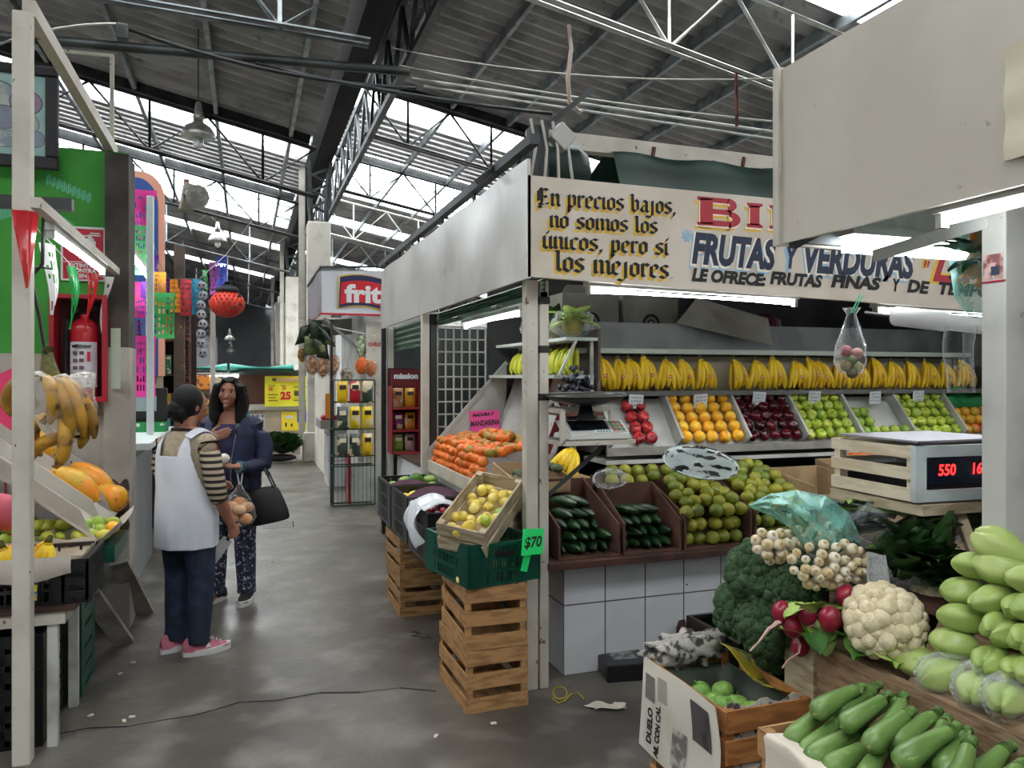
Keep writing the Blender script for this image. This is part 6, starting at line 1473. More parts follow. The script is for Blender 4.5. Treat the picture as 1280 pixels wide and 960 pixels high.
# ---- stall posts, light, beam
post((-.905, 3.63, 0), (-.838, 3.70, 3.1), 'tall worn white post in front of the papaya stall', whitep)
m = MB(); m.bar(P(36, 10, 3.25), P(142, 190, 5.05), .05, .07); T(m.build('sloping_beam', whitep), 'pale angle beam sloping from the tall post to the top of the dark pillar', 'beam')
m = MB(); m.bar(P(140, 70, 5.2), P(140, 190, 5.2), .025); m.bar(P(60, 62, 5.0), P(142, 70, 5.2), .02); T(m.build('pipe_stand', whitep), 'thin pale pipe frame standing above the green wall', 'pipe')
tube_light((-.76, 3.62, 2.19), (-.76, 4.80, 2.19), 'bright fluorescent tube in front of the extinguisher sign', .016, .035, .024)
m = MB(); m.bar((-.745, 3.3, 2.25), (-.745, 5.20, 2.235), .035, .04); T(m.build('light_rail', whitep), 'worn pale rail carrying the fluorescent tube by the green wall', 'rail')
m = MB(); m.bar((-1.5, 3.72, 2.32), (-.7, 3.72, 2.33), .05); T(m.build('cross_rail', steel_d), 'dark cross rail tied to the tall worn post', 'rail')
# pennants
def pennant(c, w_, h_, mat, label, yaw=0., holes=True, group='plastic pennants by the green wall', seed=1, tri=True, name='pennant'):
    c = V(c); ux = V((cos(yaw), sin(yaw), 0)); n = V((-sin(yaw), cos(yaw), 0)); m = MB(True); nu, nv = (8, 16) if tri else (13, 20); rr = random.Random(seed)
    def f(u, v): return c+ux*(u-.5)*w_*((1-v*.93) if tri else 1)-Z*h_*v+n*(.02*sin(v*4+seed)*(1+u)+.01*sin(u*6+seed))
    for i in range(nu):
        for j in range(nv):
            if holes and 0 < i < nu-1 and 1 < j < nv-1 and (i % 2 == 1) and (j % 3 != 0) and rr.random() < (.62 if tri else .75): continue
            a, b, c_, d = f(i/nu, j/nv), f((i+1)/nu, j/nv), f((i+1)/nu, (j+1)/nv), f(i/nu, (j+1)/nv); m.add([a, d, c_, b], [(0, 1, 2, 3)])
    return T(m.build(name, mat), label, 'pennant' if tri else 'paper banner', group)
plr = pm('film_red', '#c4242c', .25, trans=.0); plg = pm('film_green', '#1d8a44', .3); plw = pm('film_white_thin', '#dfe0dc', .3)
pennant(P(33, 262, 3.1), .1, .32, plr, 'large red plastic pennant wrapped on the tall worn post', .3, False, seed=1)
pennant(P(64, 304, 3.75), .09, .35, plw, 'white cut-out plastic pennant, nearest of the white ones', .7, seed=2)
pennant(P(90, 333, 4.15), .06, .34, plg, 'green plastic pennant under the fluorescent tube, nearer one', .8, seed=3)
pennant(P(111, 342, 4.45), .06, .34, plr, 'small red cut-out pennant before the extinguisher cabinet', .8, seed=4)
pennant(P(131, 346, 4.75), .05, .36, plw, 'white cut-out pennant beside the pillar, further one', .9, seed=5)
pennant(P(146, 344, 4.95), .05, .33, plg, 'green plastic pennant hanging against the dark pillar', .9, seed=6)
m = MB(True); m.tube([P(30, 262, 3.1), P(50, 290, 3.5), P(64, 304, 3.75), P(90, 333, 4.15), P(111, 342, 4.45), P(131, 347, 4.75), P(148, 343, 4.98)], .0025, 5); T(m.build('pennant_string', cabw), 'thin string carrying the plastic pennants', 'string')
# hook and hanging plantains
m = MB(True); m.tube([P(47, 252, 3.5), P(55, 258, 3.5), P(53, 330, 3.52), P(40, 345, 3.52), P(42, 362, 3.52), P(50, 400, 3.54), P(56, 436, 3.55), P(62, 446, 3.55)], .008, 6); m.tube([P(38, 333, 3.5), P(66, 336, 3.54)], .006, 5); T(m.build('hook', pm('hook_black', '#18181a', .4)), 'black twisted wire hook holding the bag of plantains', 'hook')
hp = thing('plantain_bunch', 'bunch of ripe plantains hanging in a clear bag beside the tall worn post', 'plantains', P(68, 585, 3.55))
top = P(60, 452, 3.55)
for i, (px, py, bx, by, dd) in enumerate([(70, 470, 104, 545, 0), (62, 468, 88, 548, -.03), (54, 466, 62, 530, -.05), (48, 468, 14, 520, -.02), (80, 472, 118, 548, .04), (58, 520, 36, 582, -.04), (75, 520, 70, 585, -.05), (100, 545, 30, 586, -.02), (66, 515, 52, 570, .05), (90, 500, 100, 560, .06)]):
    a = P(px, py, 3.55+dd*.5); b = P(bx, by, 3.55+dd); m = MB(True); finger(m, a, b, (b-a).cross(FW).normalized()*(.05 if bx > 60 else -.05)-FW*.03, .031, 7); m.build('plantain', plantain_mat, hp)
m = MB(True); m.tube([top+V((0, 0, .07)), top, P(64, 475, 3.55)], [.02, .03, .045], 8); m.build('stalk', crown_m, hp)
bag_blob('wrapper', P(78, 495, 3.55), (.13, .1, .21), None, clear_mat('wrap_clear', '#eeeae0', .1), parent=hp, seed=21)
# ---- fruit on the table
tb = thing('market_table', 'worn pale table frame under the black banana crate', 'table', (-1.2, 4.02, 0))
m = MB(); m.span((-1.8, 3.76, .585), (-.70, 4.26, .605)); m.build('table_top', woodr, tb)
for lo, hi in (((-1.8, 3.77, .53), (-.74, 3.8, .585)), ((-.77, 3.8, .53), (-.74, 4.24, .585))): 
    m = MB(); m.span(lo, hi); m.build('apron', whitep, tb)
for x, y in ((-.79, 3.80), (-.79, 4.22), (-1.7, 3.80), (-1.7, 4.22)):
    m = MB(); m.span((x-.02, y-.02, 0), (x+.02, y+.02, .585)); m.build('leg', steel_w, tb)
bcr = plastic_crate('plastic_crate', 'black plastic crate lined with pale paper, holding bananas on the pale table', .40, .66, .19, blackpl); seat(bcr, (-.985, 4.0, .606), (0, 0, radians(90)))
m = MB(); m.span((-.93, 3.790, .635), (-.85, 3.796, .70)); T(m.build('crate_sticker', pm('sticker_logo', '#d8c42c', .5, c2='#2a62a8', ns=25, lo=.5, hi=.53, c3='#c0332c', ns3=30, lo3=.6, hi3=.62)), 'colourful yellow and blue label on the near side of the banana crate', 'label')
lin = pm('liner_paper', '#c9bfb0', .8, c2='#b5aa9a', ns=4)
m = MB(True)
m.slab(lambda u, v: (-1.29+.61*u, 3.805+.4*v, .67+.14*max(abs(2*u-1)**6, abs(2*v-1)**6)+.006*sin(u*30)*sin(v*20)), 24, 20, .004); T(m.build('crate_liner', lin), 'beige paper lining inside the banana crate', 'paper')
m = MB(True); m.slab(lambda u, v: (-1.3+.58*u, 3.787-.012*sin(v*3)-.004*sin(u*25), .815-.085*v*(1-.25*sin(u*7))), 24, 6, .003); T(m.build('paper_flap', pm('liner_paper_white', '#cfc8bd', .8, c2='#b9b1a5', ns=6)), 'white paper flap hanging over the near rim of the banana crate', 'paper')
bananas_small = hand('banana_hand', yb, 'small bunch of yellow bananas', 4, .05, .16, .017, False, 2)
bananas_small((-.905, 3.97, .71), (.5, .25, .6), 'small yellow banana bunch with dark stem ends in the paper-lined crate', 'bananas in the lined crate')
bananas_small((-.975, 3.96, .71), (.5, -.3, .2), 'second small banana bunch with green tips in the paper-lined crate', 'bananas in the lined crate')
mamey((-1.13, 3.97, .69), (.3, .2, 0), 'large smooth orange papaya at the left end of the banana crate'); mamey((-1.06, 4.10, .68), (.5, .8, 1), 'large orange papaya behind the bananas in the lined crate'); mamey((-1.21, 4.08, .69), (.2, .4, 2), 'orange papaya partly out of the photo in the lined crate')
# sloping display with papayas
pz = lambda x: .77+.8*(-.70-x)
pd = thing('papaya_display', 'sloping white display boards with raised dividers, carrying papayas', 'display rack', (-1.0, 4.9, .6))
dispw = pm('display_white', '#b9b5ac', .6, c2='#a5a096', ns=2.5)
m = MB(); m.slab(lambda u, v: (-.72-.85*u, 4.3+1.06*v, pz(-.72-.85*u)), 2, 2, -.015); m.build('sloping_board', dispw, pd)
for y in (4.31, 4.62, 4.93, 5.35):
    m = MB(); m.prism([(-.72, y, pz(-.72)), (-1.57, y, pz(-1.57)), (-1.57, y, pz(-1.57)+.1), (-.78, y, pz(-.78)+.1)], (0, .012, 0)); m.build('divider', dispw, pd)
m = MB(); m.span((-1.5, 4.35, 0), (-.95, 5.3, .68)); m.build('base', darkm, pd)
sd = (V((-1, 0, .8))).normalized()
def lay(kind, x, y, r, label, group, yaw=0., s=1.):
    n = V((.8, 0, 1)).normalized(); c = V((x, y, pz(x)))+n*r*.95
    d = (sd+V((0, yaw, 0))).normalized(); e = aim(d, .4); kind(c-e.to_matrix() @ V((0, 0, r))*s, e, label, group, s)
lay(papaya, -.90, 5.14, .07, 'long orange papaya lying in the furthest bin of the sloping display', 'long papayas', .1)
lay(papaya, -.92, 4.78, .07, 'long orange papaya lying in the middle bin of the sloping display', 'long papayas', .1)
lay(papaya, -1.2, 5.15, .07, 'long papaya standing higher up in the furthest bin', 'long papayas', .2, .9)
melon((-.84, 5.08, .83), (.3, .9, 0), 'round orange papaya with a green top behind the limes', 'round papayas'); melon((-.765, 5.02, .80), (.2, .3, 1), 'round bright orange papaya right above the limes, lowest of the display', 'round papayas')
m = MB(True); m.slab(lambda u, v: (-1.0-.18*u, 4.68+.2*v, pz(-1.0-.18*u)+.03+.02*sin(u*9)*sin(v*7)), 8, 8, .004); T(m.build('wrapping_paper', pm('paper_peach', '#c99a80', .7, c2='#b9b0a4', ns=4)), 'peach-coloured wrapping paper above the middle papaya', 'paper')
tray = thing('lime_tray', 'paper-lined shallow tray of limes and small mangoes', 'tray', (-.98, 4.48, .6))
m = MB(); m.span((-1.55, 4.27, .67), (-.62, 4.72, .75)); m.build('base', greenpl, tray)
m = MB(True); m.slab(lambda u, v: (-1.55+.96*u, 4.26+.48*v, .755+.09*max(0, u-.9)*10+.03*abs(2*v-1)**6), 24, 10, .004); m.build('paper_lining', lin, tray)
for lo, hi in (((-1.5, 4.3, 0), (-1.45, 4.7, .67)), ((-1.0, 4.3, .6), (-.96, 4.34, .67))):
    m = MB(); m.span(lo, hi); m.build('leg', steel_d, tray)
rr = random.Random(4); lm = oval('green_lime_mango', 'mango', .032, .095, pm('small_mango', '#7f9c34', .35, rnd='#c2b83c', c2='#9fb03c', ns=8), .05, .1)
for i in range(12):
    for j in range(4):
        x = -1.36+.062*i+rr.uniform(-.008, .008); y = 4.33+.085*j; z = .772+.022*(j % 2)+(.03 if 2 < i < 11 and j in (1, 2) else 0)
        if rr.random() < .55: lime((x, y, z), (rr.uniform(0, 1), rr.uniform(0, 1), rr.uniform(0, 6)), f'green lime in the paper-lined tray, {ORD[j]} row back, {ORD[i]} from the left end', 'limes in the tray', rr.uniform(.9, 1.1))
        else: lm((x, y, z), (0, rr.uniform(-.3, .3), rr.uniform(0, 6)), f'small green mango in the paper-lined tray, {ORD[j]} row back, {ORD[i]} from the left end', 'small mangoes in the tray', rr.uniform(.85, 1))
yorange((-.66, 4.42, .792), (.4, .4, 0), 'lone yellow orange at the right end of the lime tray', 'oranges', .8)
m = MB(); m.prism([P(0, 652, 4.0), P(18, 668, 3.95), P(16, 690, 3.9), P(0, 676, 3.95)], (0, .03, .01)); T(m.build('watermelon_slice', pm('watermelon_red', '#d8323c', .4, c3='#2a1a14', ns3=30, lo3=.66, hi3=.7)), 'bright red watermelon slice at the left end of the limes', 'watermelon')
m = MB(); m.prism([P(-6, 470, 4.3), P(15, 460, 4.4), P(17, 545, 4.4), P(-6, 580, 4.3)], (0, .006, 0)); m.bar(P(5, 545, 4.36), P(8, 640, 4.4), .012); T(m.build('pink_card', pm('card_pink_red', '#d83a68', .6)), 'pink-red price card behind the hanging plantains at the photo edge', 'price sign')
m = MB(True); m.ball(P(4, 640, 3.5), (.09, .08, .085), 12, 8, lambda p: 1+.1*sin(7*p.x)*sin(6*p.z)); T(m.build('pink_bundle', pm('bundle_pink', '#b04a5a', .6)), 'dull pink paper bundle beside the watermelon slice', 'bundle')
for (a, b, nm) in (((112, 742, 4.2), (156, 806), 'nearer one, beside the banana crate'), ((148, 702, 4.7), (182, 768), 'further one, beside the counter')):
    m = MB(); q = PZ(*b, 0); p0 = P(*a); m.bar(p0, (q.x, q.y, .01), .1, .035, up=V((0, 1, 0))); T(m.build('plank_brace', pm('plank_grey', '#8f8a82', .8, c2='#7a756d', ns=5)), f'grey slanting plank propping the left stall, {nm}', 'plank')
uc = plastic_crate('plastic_crate', 'black plastic crate on the floor under the pale table, nearer one', .5, .5, .24, blackpl, slots=False); seat(uc, (-1.08, 4.05, .0)); dup(uc, (-1.08, 4.05, .243), None, 'black plastic crate on top of another under the pale table')
uc2 = plastic_crate('plastic_crate', 'dark green plastic crate on the floor under the lime tray', .45, .36, .3, greenpl, slots=False); seat(uc2, (-1.0, 4.5, 0)); dup(uc2, (-1.0, 4.5, .303), None, 'dark green plastic crate stacked right below the lime tray')
m = MB(); m.span((-1.5, 3.72, 0), (-1.03, 3.755, .47)); T(m.build('brown_board', cardl), 'brown board leaning on the table legs at the photo edge', 'board')

# ================================================================ counter and papel picado shop
ct = thing('shop_counter', 'grey metal shop counter with a bright white top behind the aproned woman', 'counter', (-1.1, 6.7, 0))
m = MB(); m.span((-1.4, 5.85, 0), (-.8, 7.6, .98)); m.build('front_panel', pm('counter_metal', '#8f979c', .35, .5, c2='#7c8488', ns=1.2, vs=(1, 1, .3)), ct)
m = MB(); m.span((-1.4, 5.85, .98), (-.79, 7.6, 1.09)); m.build('glass_band', pm('counter_glass', '#8fae98', .2), ct)
m = MB(); m.span((-1.45, 5.8, 1.09), (-.62, 7.65, 1.14)); m.build('counter_top', pm('counter_top_white', '#d8e0e0', .35), ct, bevel=.006)
post((-.73, 6.55, 1.141), (-.68, 6.6, 3.0), 'bright white post standing on the counter top', pm('post_white', '#d9dce0', .4), 'counter_post')
post((-.80, 7.9, 0), (-.74, 7.96, 2.6), 'pale beige post behind the papel picado', pm('post_beige', '#a89c8a', .6), 'shop_post')
post((-.68, 8.3, 0), (-.58, 8.4, 2.9), 'dark brown pillar behind the papel picado', pm('pillar_brown', '#5a5048', .7, c2='#483f38', ns=4), 'shop_post')
q = P(266, 440, 9.5); post((q.x-.03, q.y, 0), (q.x+.03, q.y+.05, 2.5), 'thin white post below the orange lantern', whitep, 'shop_post')
tube_light(P(163, 318, 6.0), P(190, 352, 6.9), 'bright fluorescent tube among the paper banners', .02, .05, .03)
# blue arched banner board
ab = thing('arched_board', 'tall blue arched board with a pink border behind the paper banners', 'sign board', (-.9, 7.9, 1.9))
def arch(x0, x1, z0, z1, y, n=10):
    pts = [(x0, y, z0), (x1, y, z0), (x1, y, z1-.25)]; pts += [(x1-(x1-x0)*.35*(1-cos(pi/2*i/n)), y, z1-.25+.25*sin(pi/2*i/n)) for i in range(1, n+1)]; return pts+[(x0, y, z1)]
m = MB(); m.prism(arch(-1.3, -.72, 1.6, 3.5, 7.86), (0, .03, 0)); m.build('board', pm('board_peach', '#d0917c', .5), ab)
m = MB(); m.prism(arch(-1.3, -.775, 1.6, 3.44, 7.855), (0, .004, 0)); m.build('blue_field', pm('board_blue', '#24498c', .5), ab)
m = MB()
for lo, hi in (((-1.2, 7.851, 2.95), (-.86, 7.854, 2.98)), ((-.88, 7.851, 1.7), (-.85, 7.854, 2.98)), ((-1.2, 7.851, 2.6), (-.775, 7.854, 2.64))): m.span(lo, hi)
m.build('line_work', pm('board_line', '#c9b0a0', .5), ab)
m = MB()
for z in (2.72, 2.38): m.prism([(-1.02+.11*cos(a), 7.848, z+.11*sin(a)) for a in [2*pi*j/18 for j in range(18)]], (0, .004, 0))
m.build('orange_disc', pm('board_orange', '#d9623c', .5), ab)
fl = thing('floodlight', 'grey floodlight box on the pillar above the papel picado', 'lamp', P(236, 250, 8.3))
m = MB(); m.box(P(235, 247, 8.3), (.13, .1, .3), Euler((0, radians(10), .3)).to_matrix()); m.build('housing', pm('flood_grey', '#8a8676', .6), fl, bevel=.01)
m = MB(True); m.tube([P(240, 245, 8.3), P(247, 246, 8.2)], [.1, .13], 12); m.build('reflector', alu, fl)
m = MB(); m.bar(P(233, 225, 8.3), P(233, 262, 8.3), .05); m.build('bracket', rust, fl)
# papel picado
pp = {k: pm('picado_'+k, v, .6) for k, v in dict(pink='#e6369c', green='#3fae5c', purple='#6a35b4', orange='#ee9a1c', red='#c23a44', teal='#1c8ab0', blue='#3a52c4', lilac='#b05ab0', mint='#6fd08c', violet='#8a46d8', white='#c4c4c8').items()}
G2 = 'papel picado banners'
for i, (px, py, d, w_, h_, col, yaw, tri, nm) in enumerate([
    (177, 238, 6.6, .24, .42, 'pink', .2, True, 'large pink cut-paper pennant, topmost beside the dark pillar'),
    (176, 282, 6.5, .12, .42, 'mint', .3, False, 'light green cut-paper banner below the top pink pennant'),
    (190, 318, 6.8, .12, .4, 'purple', .2, True, 'purple cut-paper pennant beside the white post'),
    (172, 352, 6.3, .11, .3, 'pink', .1, False, 'magenta cut-paper banner under the fluorescent tube'),
    (184, 352, 6.35, .1, .28, 'violet', .1, False, 'violet cut-paper banner beside the magenta one'),
    (197, 340, 6.5, .13, .28, 'orange', .1, False, 'orange cut-paper banner right of the white post'),
    (202, 366, 6.4, .2, .38, 'green', .2, False, 'large bright green cut-paper banner in the middle'),
    (182, 420, 6.3, .15, .5, 'pink', .2, False, 'long pink cut-paper banner hanging lowest by the counter'),
    (207, 348, 7.6, .08, .3, 'purple', 0, False, 'small purple banner at the start of the cut-paper row'),
    (219, 349, 7.6, .1, .33, 'orange', 0, False, 'orange banner in the cut-paper row before the pillar'),
    (233, 349, 7.6, .11, .36, 'red', 0, False, 'red banner in the cut-paper row before the pillar'),
    (246, 349, 7.6, .09, .35, 'teal', 0, False, 'teal banner at the end of the cut-paper row'),
    (258, 338, 8.2, .07, .25, 'mint', -.4, True, 'small green pennant on the string above the orange lantern'),
    (268, 328, 8.2, .1, .34, 'lilac', -.4, False, 'pink-lilac banner on the string above the orange lantern'),
    (277, 321, 8.2, .11, .34, 'blue', -.4, False, 'blue banner above the orange lantern')]):
    pennant(P(px, py, d), w_, h_, pp[col], nm, yaw, True, G2, i+30, tri, 'papel_picado')
m = MB(True); m.tube([P(172, 238, 6.6), P(200, 330, 7.0), P(212, 349, 7.6), P(250, 348, 7.6), P(283, 318, 8.2), P(330, 255, 10)], .004, 5); T(m.build('banner_string', cabw), 'string carrying the cut-paper banners', 'string')
# tinsel and skull garlands
def garland(px0, py0, px1, py1, d, r, mat, label, n=34, seed=1):
    rr = random.Random(seed); m = MB()
    for i in range(n):
        t_ = i/n; c = P(px0+(px1-px0)*t_, py0+(py1-py0)*t_, d)
        for k in range(5):
            a = rr.uniform(0, 6.28); v = V((cos(a), sin(a)*.8, rr.uniform(-.6, .3)))*r; p = v.cross(Z).normalized()*.006; m.add([c-p, c+v, c+p], [(0, 1, 2)])
    return T(m.build('tinsel_garland', mat), label, 'garland', 'tinsel garlands')
garland(225, 405, 227, 500, 7.5, .06, pm('tinsel_gold', '#c9a03a', .25, .8), 'gold tinsel garland hanging by the brown pillar', seed=1)
garland(235, 400, 234, 495, 7.45, .05, pm('tinsel_red', '#b0202c', .3, .5), 'red tinsel garland beside the gold one', seed=2)
garland(174, 400, 176, 440, 6.6, .07, MATS['tinsel_red'], 'red and dark tinsel behind the pink banners', seed=3)
garland(261, 345, 260, 440, 7.9, .05, pm('tinsel_black', '#1c1a22', .3, .5), 'black tinsel garland left of the orange lantern', seed=4)
sk = thing('skull_garland', 'grey hanging garland of paper skulls left of the orange lantern', 'garland', P(252, 455, 7.6))
for i in range(8):
    c = P(252+1.5*sin(i*2), 358+12*i, 7.6); m = MB(True); m.ball(c, (.045, .02, .055), 10, 8, lambda p: 1-.2*(p.z < -.4)); s_ = m.build('paper_skull', pm('skull_grey', '#9a9aa4', .6), sk)
    m = MB(); 
    for sx in (-1, 1): m.box(c+V((sx*.018, -.02, .01)), (.016, .008, .02))
    m.box(c+V((0, -.02, -.028)), (.022, .008, .008)); m.build('skull_face', blackp, s_)
# pumpkin lantern with honeycomb paper
pk = thing('paper_lantern', 'round orange-red honeycomb paper pumpkin lantern with a black top', 'paper lantern', P(284, 398, 7.0))
c = P(284, 380, 7.0); lanm = pm('lantern_orange', '#d8361c', .6, c2='#c22a14', ns=6)
m = MB(True); m.ball(c, (.148, .148, .122), 28, 12, lambda p: 1+.05*cos(14*atan2(p.y, p.x))*(1-p.z*p.z)); m.build('globe', lanm, pk)
m = MB()
for i in range(7):
    for j in range(20):
        t1 = -.75+.25*i; a = 2*pi*(j+.5*(i % 2))/20; p = V((cos(a)*sqrt(1-t1*t1)*.151, sin(a)*sqrt(1-t1*t1)*.151, t1*.124)); n = V((cos(a), sin(a), 0)); x = V((-sin(a), cos(a), 0))
        m.poly([c+p+x*.011+n*.002, c+p+Z*.016+n*.002, c+p-x*.011+n*.002, c+p-Z*.016+n*.002])
m.build('honeycomb_cells', pm('lantern_dark', '#8a1c10', .7), pk)
m = MB(True); m.ball(c+V((0, 0, .125)), (.105, .105, .04), 16, 8, lambda p: 1+.15*sin(9*atan2(p.y, p.x))); m.tube([c+V((0, 0, .14)), c+V((0, 0, .2))], [.05, .02], 8); m.build('black_top', pm('lantern_black', '#1a1822', .7), pk)
for px, py in ((299, 372), (300, 382), (293, 386)):
    m = MB(); q = P(px, py, 6.86); m.prism([q+RT*(-.02), q+RT*.02, q+Z*.035], FW*.002); m.build('cut_face', pm('lantern_black', '#1a1822'), pk)
m = MB(True); m.tube([c+V((0, 0, .2)), P(285, 320, 7.1)], .003, 5); T(m.build('lantern_string', cabw), 'thin string holding the orange paper lantern', 'string')
# shop shelves with small goods
sf = thing('shop_shelf', 'dim shelves of small colourful goods behind the paper banners', 'shelf', (-1.1, 8.6, 0))
for z in (.9, 1.25, 1.6, 1.95):
    m = MB(); m.span((-1.6, 8.5, z), (-.55, 8.85, z+.02)); m.build('shelf_board', woodr, sf)
m = MB(); m.span((-1.6, 8.86, 0), (-.5, 8.88, 2.3)); m.build('back_panel', pm('shelf_back', '#3a2c2a', .8), sf)
m = MB(); m.span((-.57, 8.5, 0), (-.55, 8.86, 2.3)); m.build('side_panel', woodr, sf)
gc = ['#b02a3a', '#c9a02c', '#3a4a9a', '#2f7a4a', '#8a3a8a', '#c96a2c', '#bdb4a8', '#3a8aa8']
kn = ['lowest', 'second', 'third', 'top']
for k, z in enumerate((.92, 1.27, 1.62, 1.97)):
    for i in range(7):
        x = -1.42+.13*i; col = gc[(i*3+k*2) % 8]; t = thing('boxed_toy', f'small packaged toy on the {kn[k]} shelf behind the paper banners, {ORD[i]} from left', 'package', (x, 8.6, z), 'packages on the shop shelf')
        m = MB(); m.span((x-.045, 8.55, z), (x+.045, 8.65, z+.15+.05*((i+k) % 3))); m.build('carton', pm('pack_'+col, col, .5, c2='#d8d0c0', ns=20, lo=.58, hi=.62), t)
m = MB(); m.span((-.98, 6.9, 1.141), (-.62, 7.1, 1.22)); T(m.build('green_carton', pm('carton_green', '#1c8a4c', .5, c2='#e0e0d8', ns=16, lo=.6, hi=.62)), 'green carton on the white counter top behind the bun', 'box')
mo = thing('monitor', 'black screen with a grey panel standing on the green carton', 'monitor', (-.8, 7.0, 1.222))
m = MB(); m.span((-.95, 6.97, 1.222), (-.62, 7.02, 1.5)); m.build('housing', blackp, mo, bevel=.006)
m = MB(); m.span((-.90, 6.965, 1.31), (-.70, 6.9695, 1.44)); m.build('screen_panel', pm('panel_grey', '#a9b4bc', .3), mo)
# ================================================================ snack stall and the stall closing the aisle
bannerm = pm('banner_vinyl', '#cfd2d6', .3, c2='#bcc0c6', ns=2, bump=.3, bs=3)
BX, BY = .87, 9.65
bn = thing('snack_banner', 'white vinyl banner with a red and blue snack logo over the snack stall', 'banner', (1.4, BY, 2.37))
m = MB(True); m.slab(lambda u, v: (BX+1.1*u, BY+.012*sin(u*9)*sin(v*3), 2.36+.56*v), 16, 6, -.006); m.build('front_sheet', bannerm, bn)
m = MB(True); m.slab(lambda u, v: (BX-.01*sin(u*7), BY+2.1*u, 2.36+.56*v), 12, 4, .006); m.build('side_sheet', pm('banner_side', '#b9b6bc', .35, c2='#a58c94', ns=2.5, lo=.5, hi=.6), bn)
m = MB(); m.span((BX-.01, BY-.012, 2.35), (BX+1.1, BY-.006, 2.375)); m.span((BX-.008, BY, 2.35), (BX-.002, BY+2.1, 2.375)); m.build('red_hem', reds, bn)
def blob(y, o, s=1., z0=0.):
    pts = []
    for i in range(15): u = i/14; pts.append((BX+.24+.95*u, y, 2.79+.045*sin(pi*u*1.6+.3)+o))
    for i in range(15): u = 1-i/14; pts.append((BX+.24+.95*u-.015, y, 2.45+.045*sin(pi*u*1.6+.3)-o))
    return pts
for nm, o, y, mm, dx in (('logo_edge_gold', .03, BY-.014, goldm, -.03), ('logo_edge_blue', .018, BY-.017, pm('logo_blue', '#1c2450', .4), -.015), ('logo_field_red', -.02, BY-.020, pm('logo_red', '#cc1f2c', .4), 0)):
    m = MB(); m.prism([(x+dx if i not in range(10, 20) else x, yy_, z-(.03 if nm == 'logo_field_red' and i < 15 else 0)) for i, (x, yy_, z) in enumerate(blob(y, o))], (0, .002, 0)); m.build(nm, mm, bn)
m = MB(); write(m, 'fritos', .3, (BX+.29, BY-.024, 2.52), (1, 0, .0), (0, 0, 1), width=.78, offset=.012); m.build('logo_lettering', pm('logo_white', '#e8e8e8', .4), bn)
m = MB(); m.bar((BX-.02, BY-.02, 2.93), (BX+1.15, BY-.02, 2.99), .025); m.bar((BX-.01, BY, 2.93), (BX-.01, BY+2.1, 2.93), .025); m.build('frame_bar', steel_d, bn)
# structure of the snack stall
m = MB(); m.span((1.36, 9.9, 0), (1.42, 11.8, 2.5)); m.span((1.42, 10.6, 0), (2.6, 10.66, 2.5)); T(m.build('wall_snack_stall', whitei), 'pale partition walls of the snack stall', 'wall', kind='structure')
ss = thing('snack_cabinet', 'white low cabinet with a red edge strip in the snack stall', 'cabinet', (1.5, 9.8, 0))
m = MB(); m.span((1.24, 9.72, 0), (1.62, 9.88, .5)); m.build('body', whitei, ss); m = MB(); m.span((1.2, 9.7, 0), (1.235, 9.88, .62)); m.build('edge_strip', redr, ss)
m = MB(); m.span((1.43, 9.75, .501), (1.66, 9.87, 2.3)); T(m.build('snack_stall_panel', whitep), 'pale upright panel with red writing behind the hanging snacks', 'panel')
m = MB(); write(m, 'CHILE', .06, (1.45, 9.745, 1.98), (1, 0, 0), (0, 0, 1), width=.16, offset=.002); T(m.build('red_lettering', reds), 'small red lettering on the pale panel of the snack stall', 'lettering')
# wire rack
wr_m = pm('wire_green', '#1c3a2c', .45); wr = thing('wire_rack', 'dark green wire rack hung with yellow snack bags', 'rack', (1.25, 9.55, 0))
for z in (.02, .5, .62, .95, 1.28, 1.55):
    m = MB(); m.bar((1.0, 9.5, z), (1.5, 9.5, z), .014); m.bar((1.0, 9.5, z), (1.0, 9.72, z), .014); m.bar((1.0, 9.72, z), (1.5, 9.72, z), .014); m.build('rail', wr_m, wr)
for i in range(11):
    m = MB(); x = 1.0+.05*i; m.bar((x, 9.5, .02), (x, 9.5, 1.55 if i in (0, 10) else .62), .014 if i in (0, 10) else .005); m.build('upright_wire', wr_m, wr)
m = MB(); m.bar((1.0, 9.72, 0), (1.0, 9.72, 2.3), .03); m.build('rear_post', steel_d, wr)
for r, (z, cols) in enumerate(((1.27, ('#e3bd1e', '#b9202c', '#3a4a3a')), (.96, ('#3f4a40', '#e8cc1e', '#e8cc1e')), (.63, ('#4a5046', '#39443a', '#dcb41e')))):
    for i, col in enumerate(cols):
        snack_bag('snack_bag', (1.1+.15*i, 9.44, z), .13, .27, col, f'snack bag on the green wire rack, {["upper", "middle", "lower"][r]} row, {ORD[i]} from the aisle', 'snack bags on the wire rack', .09)
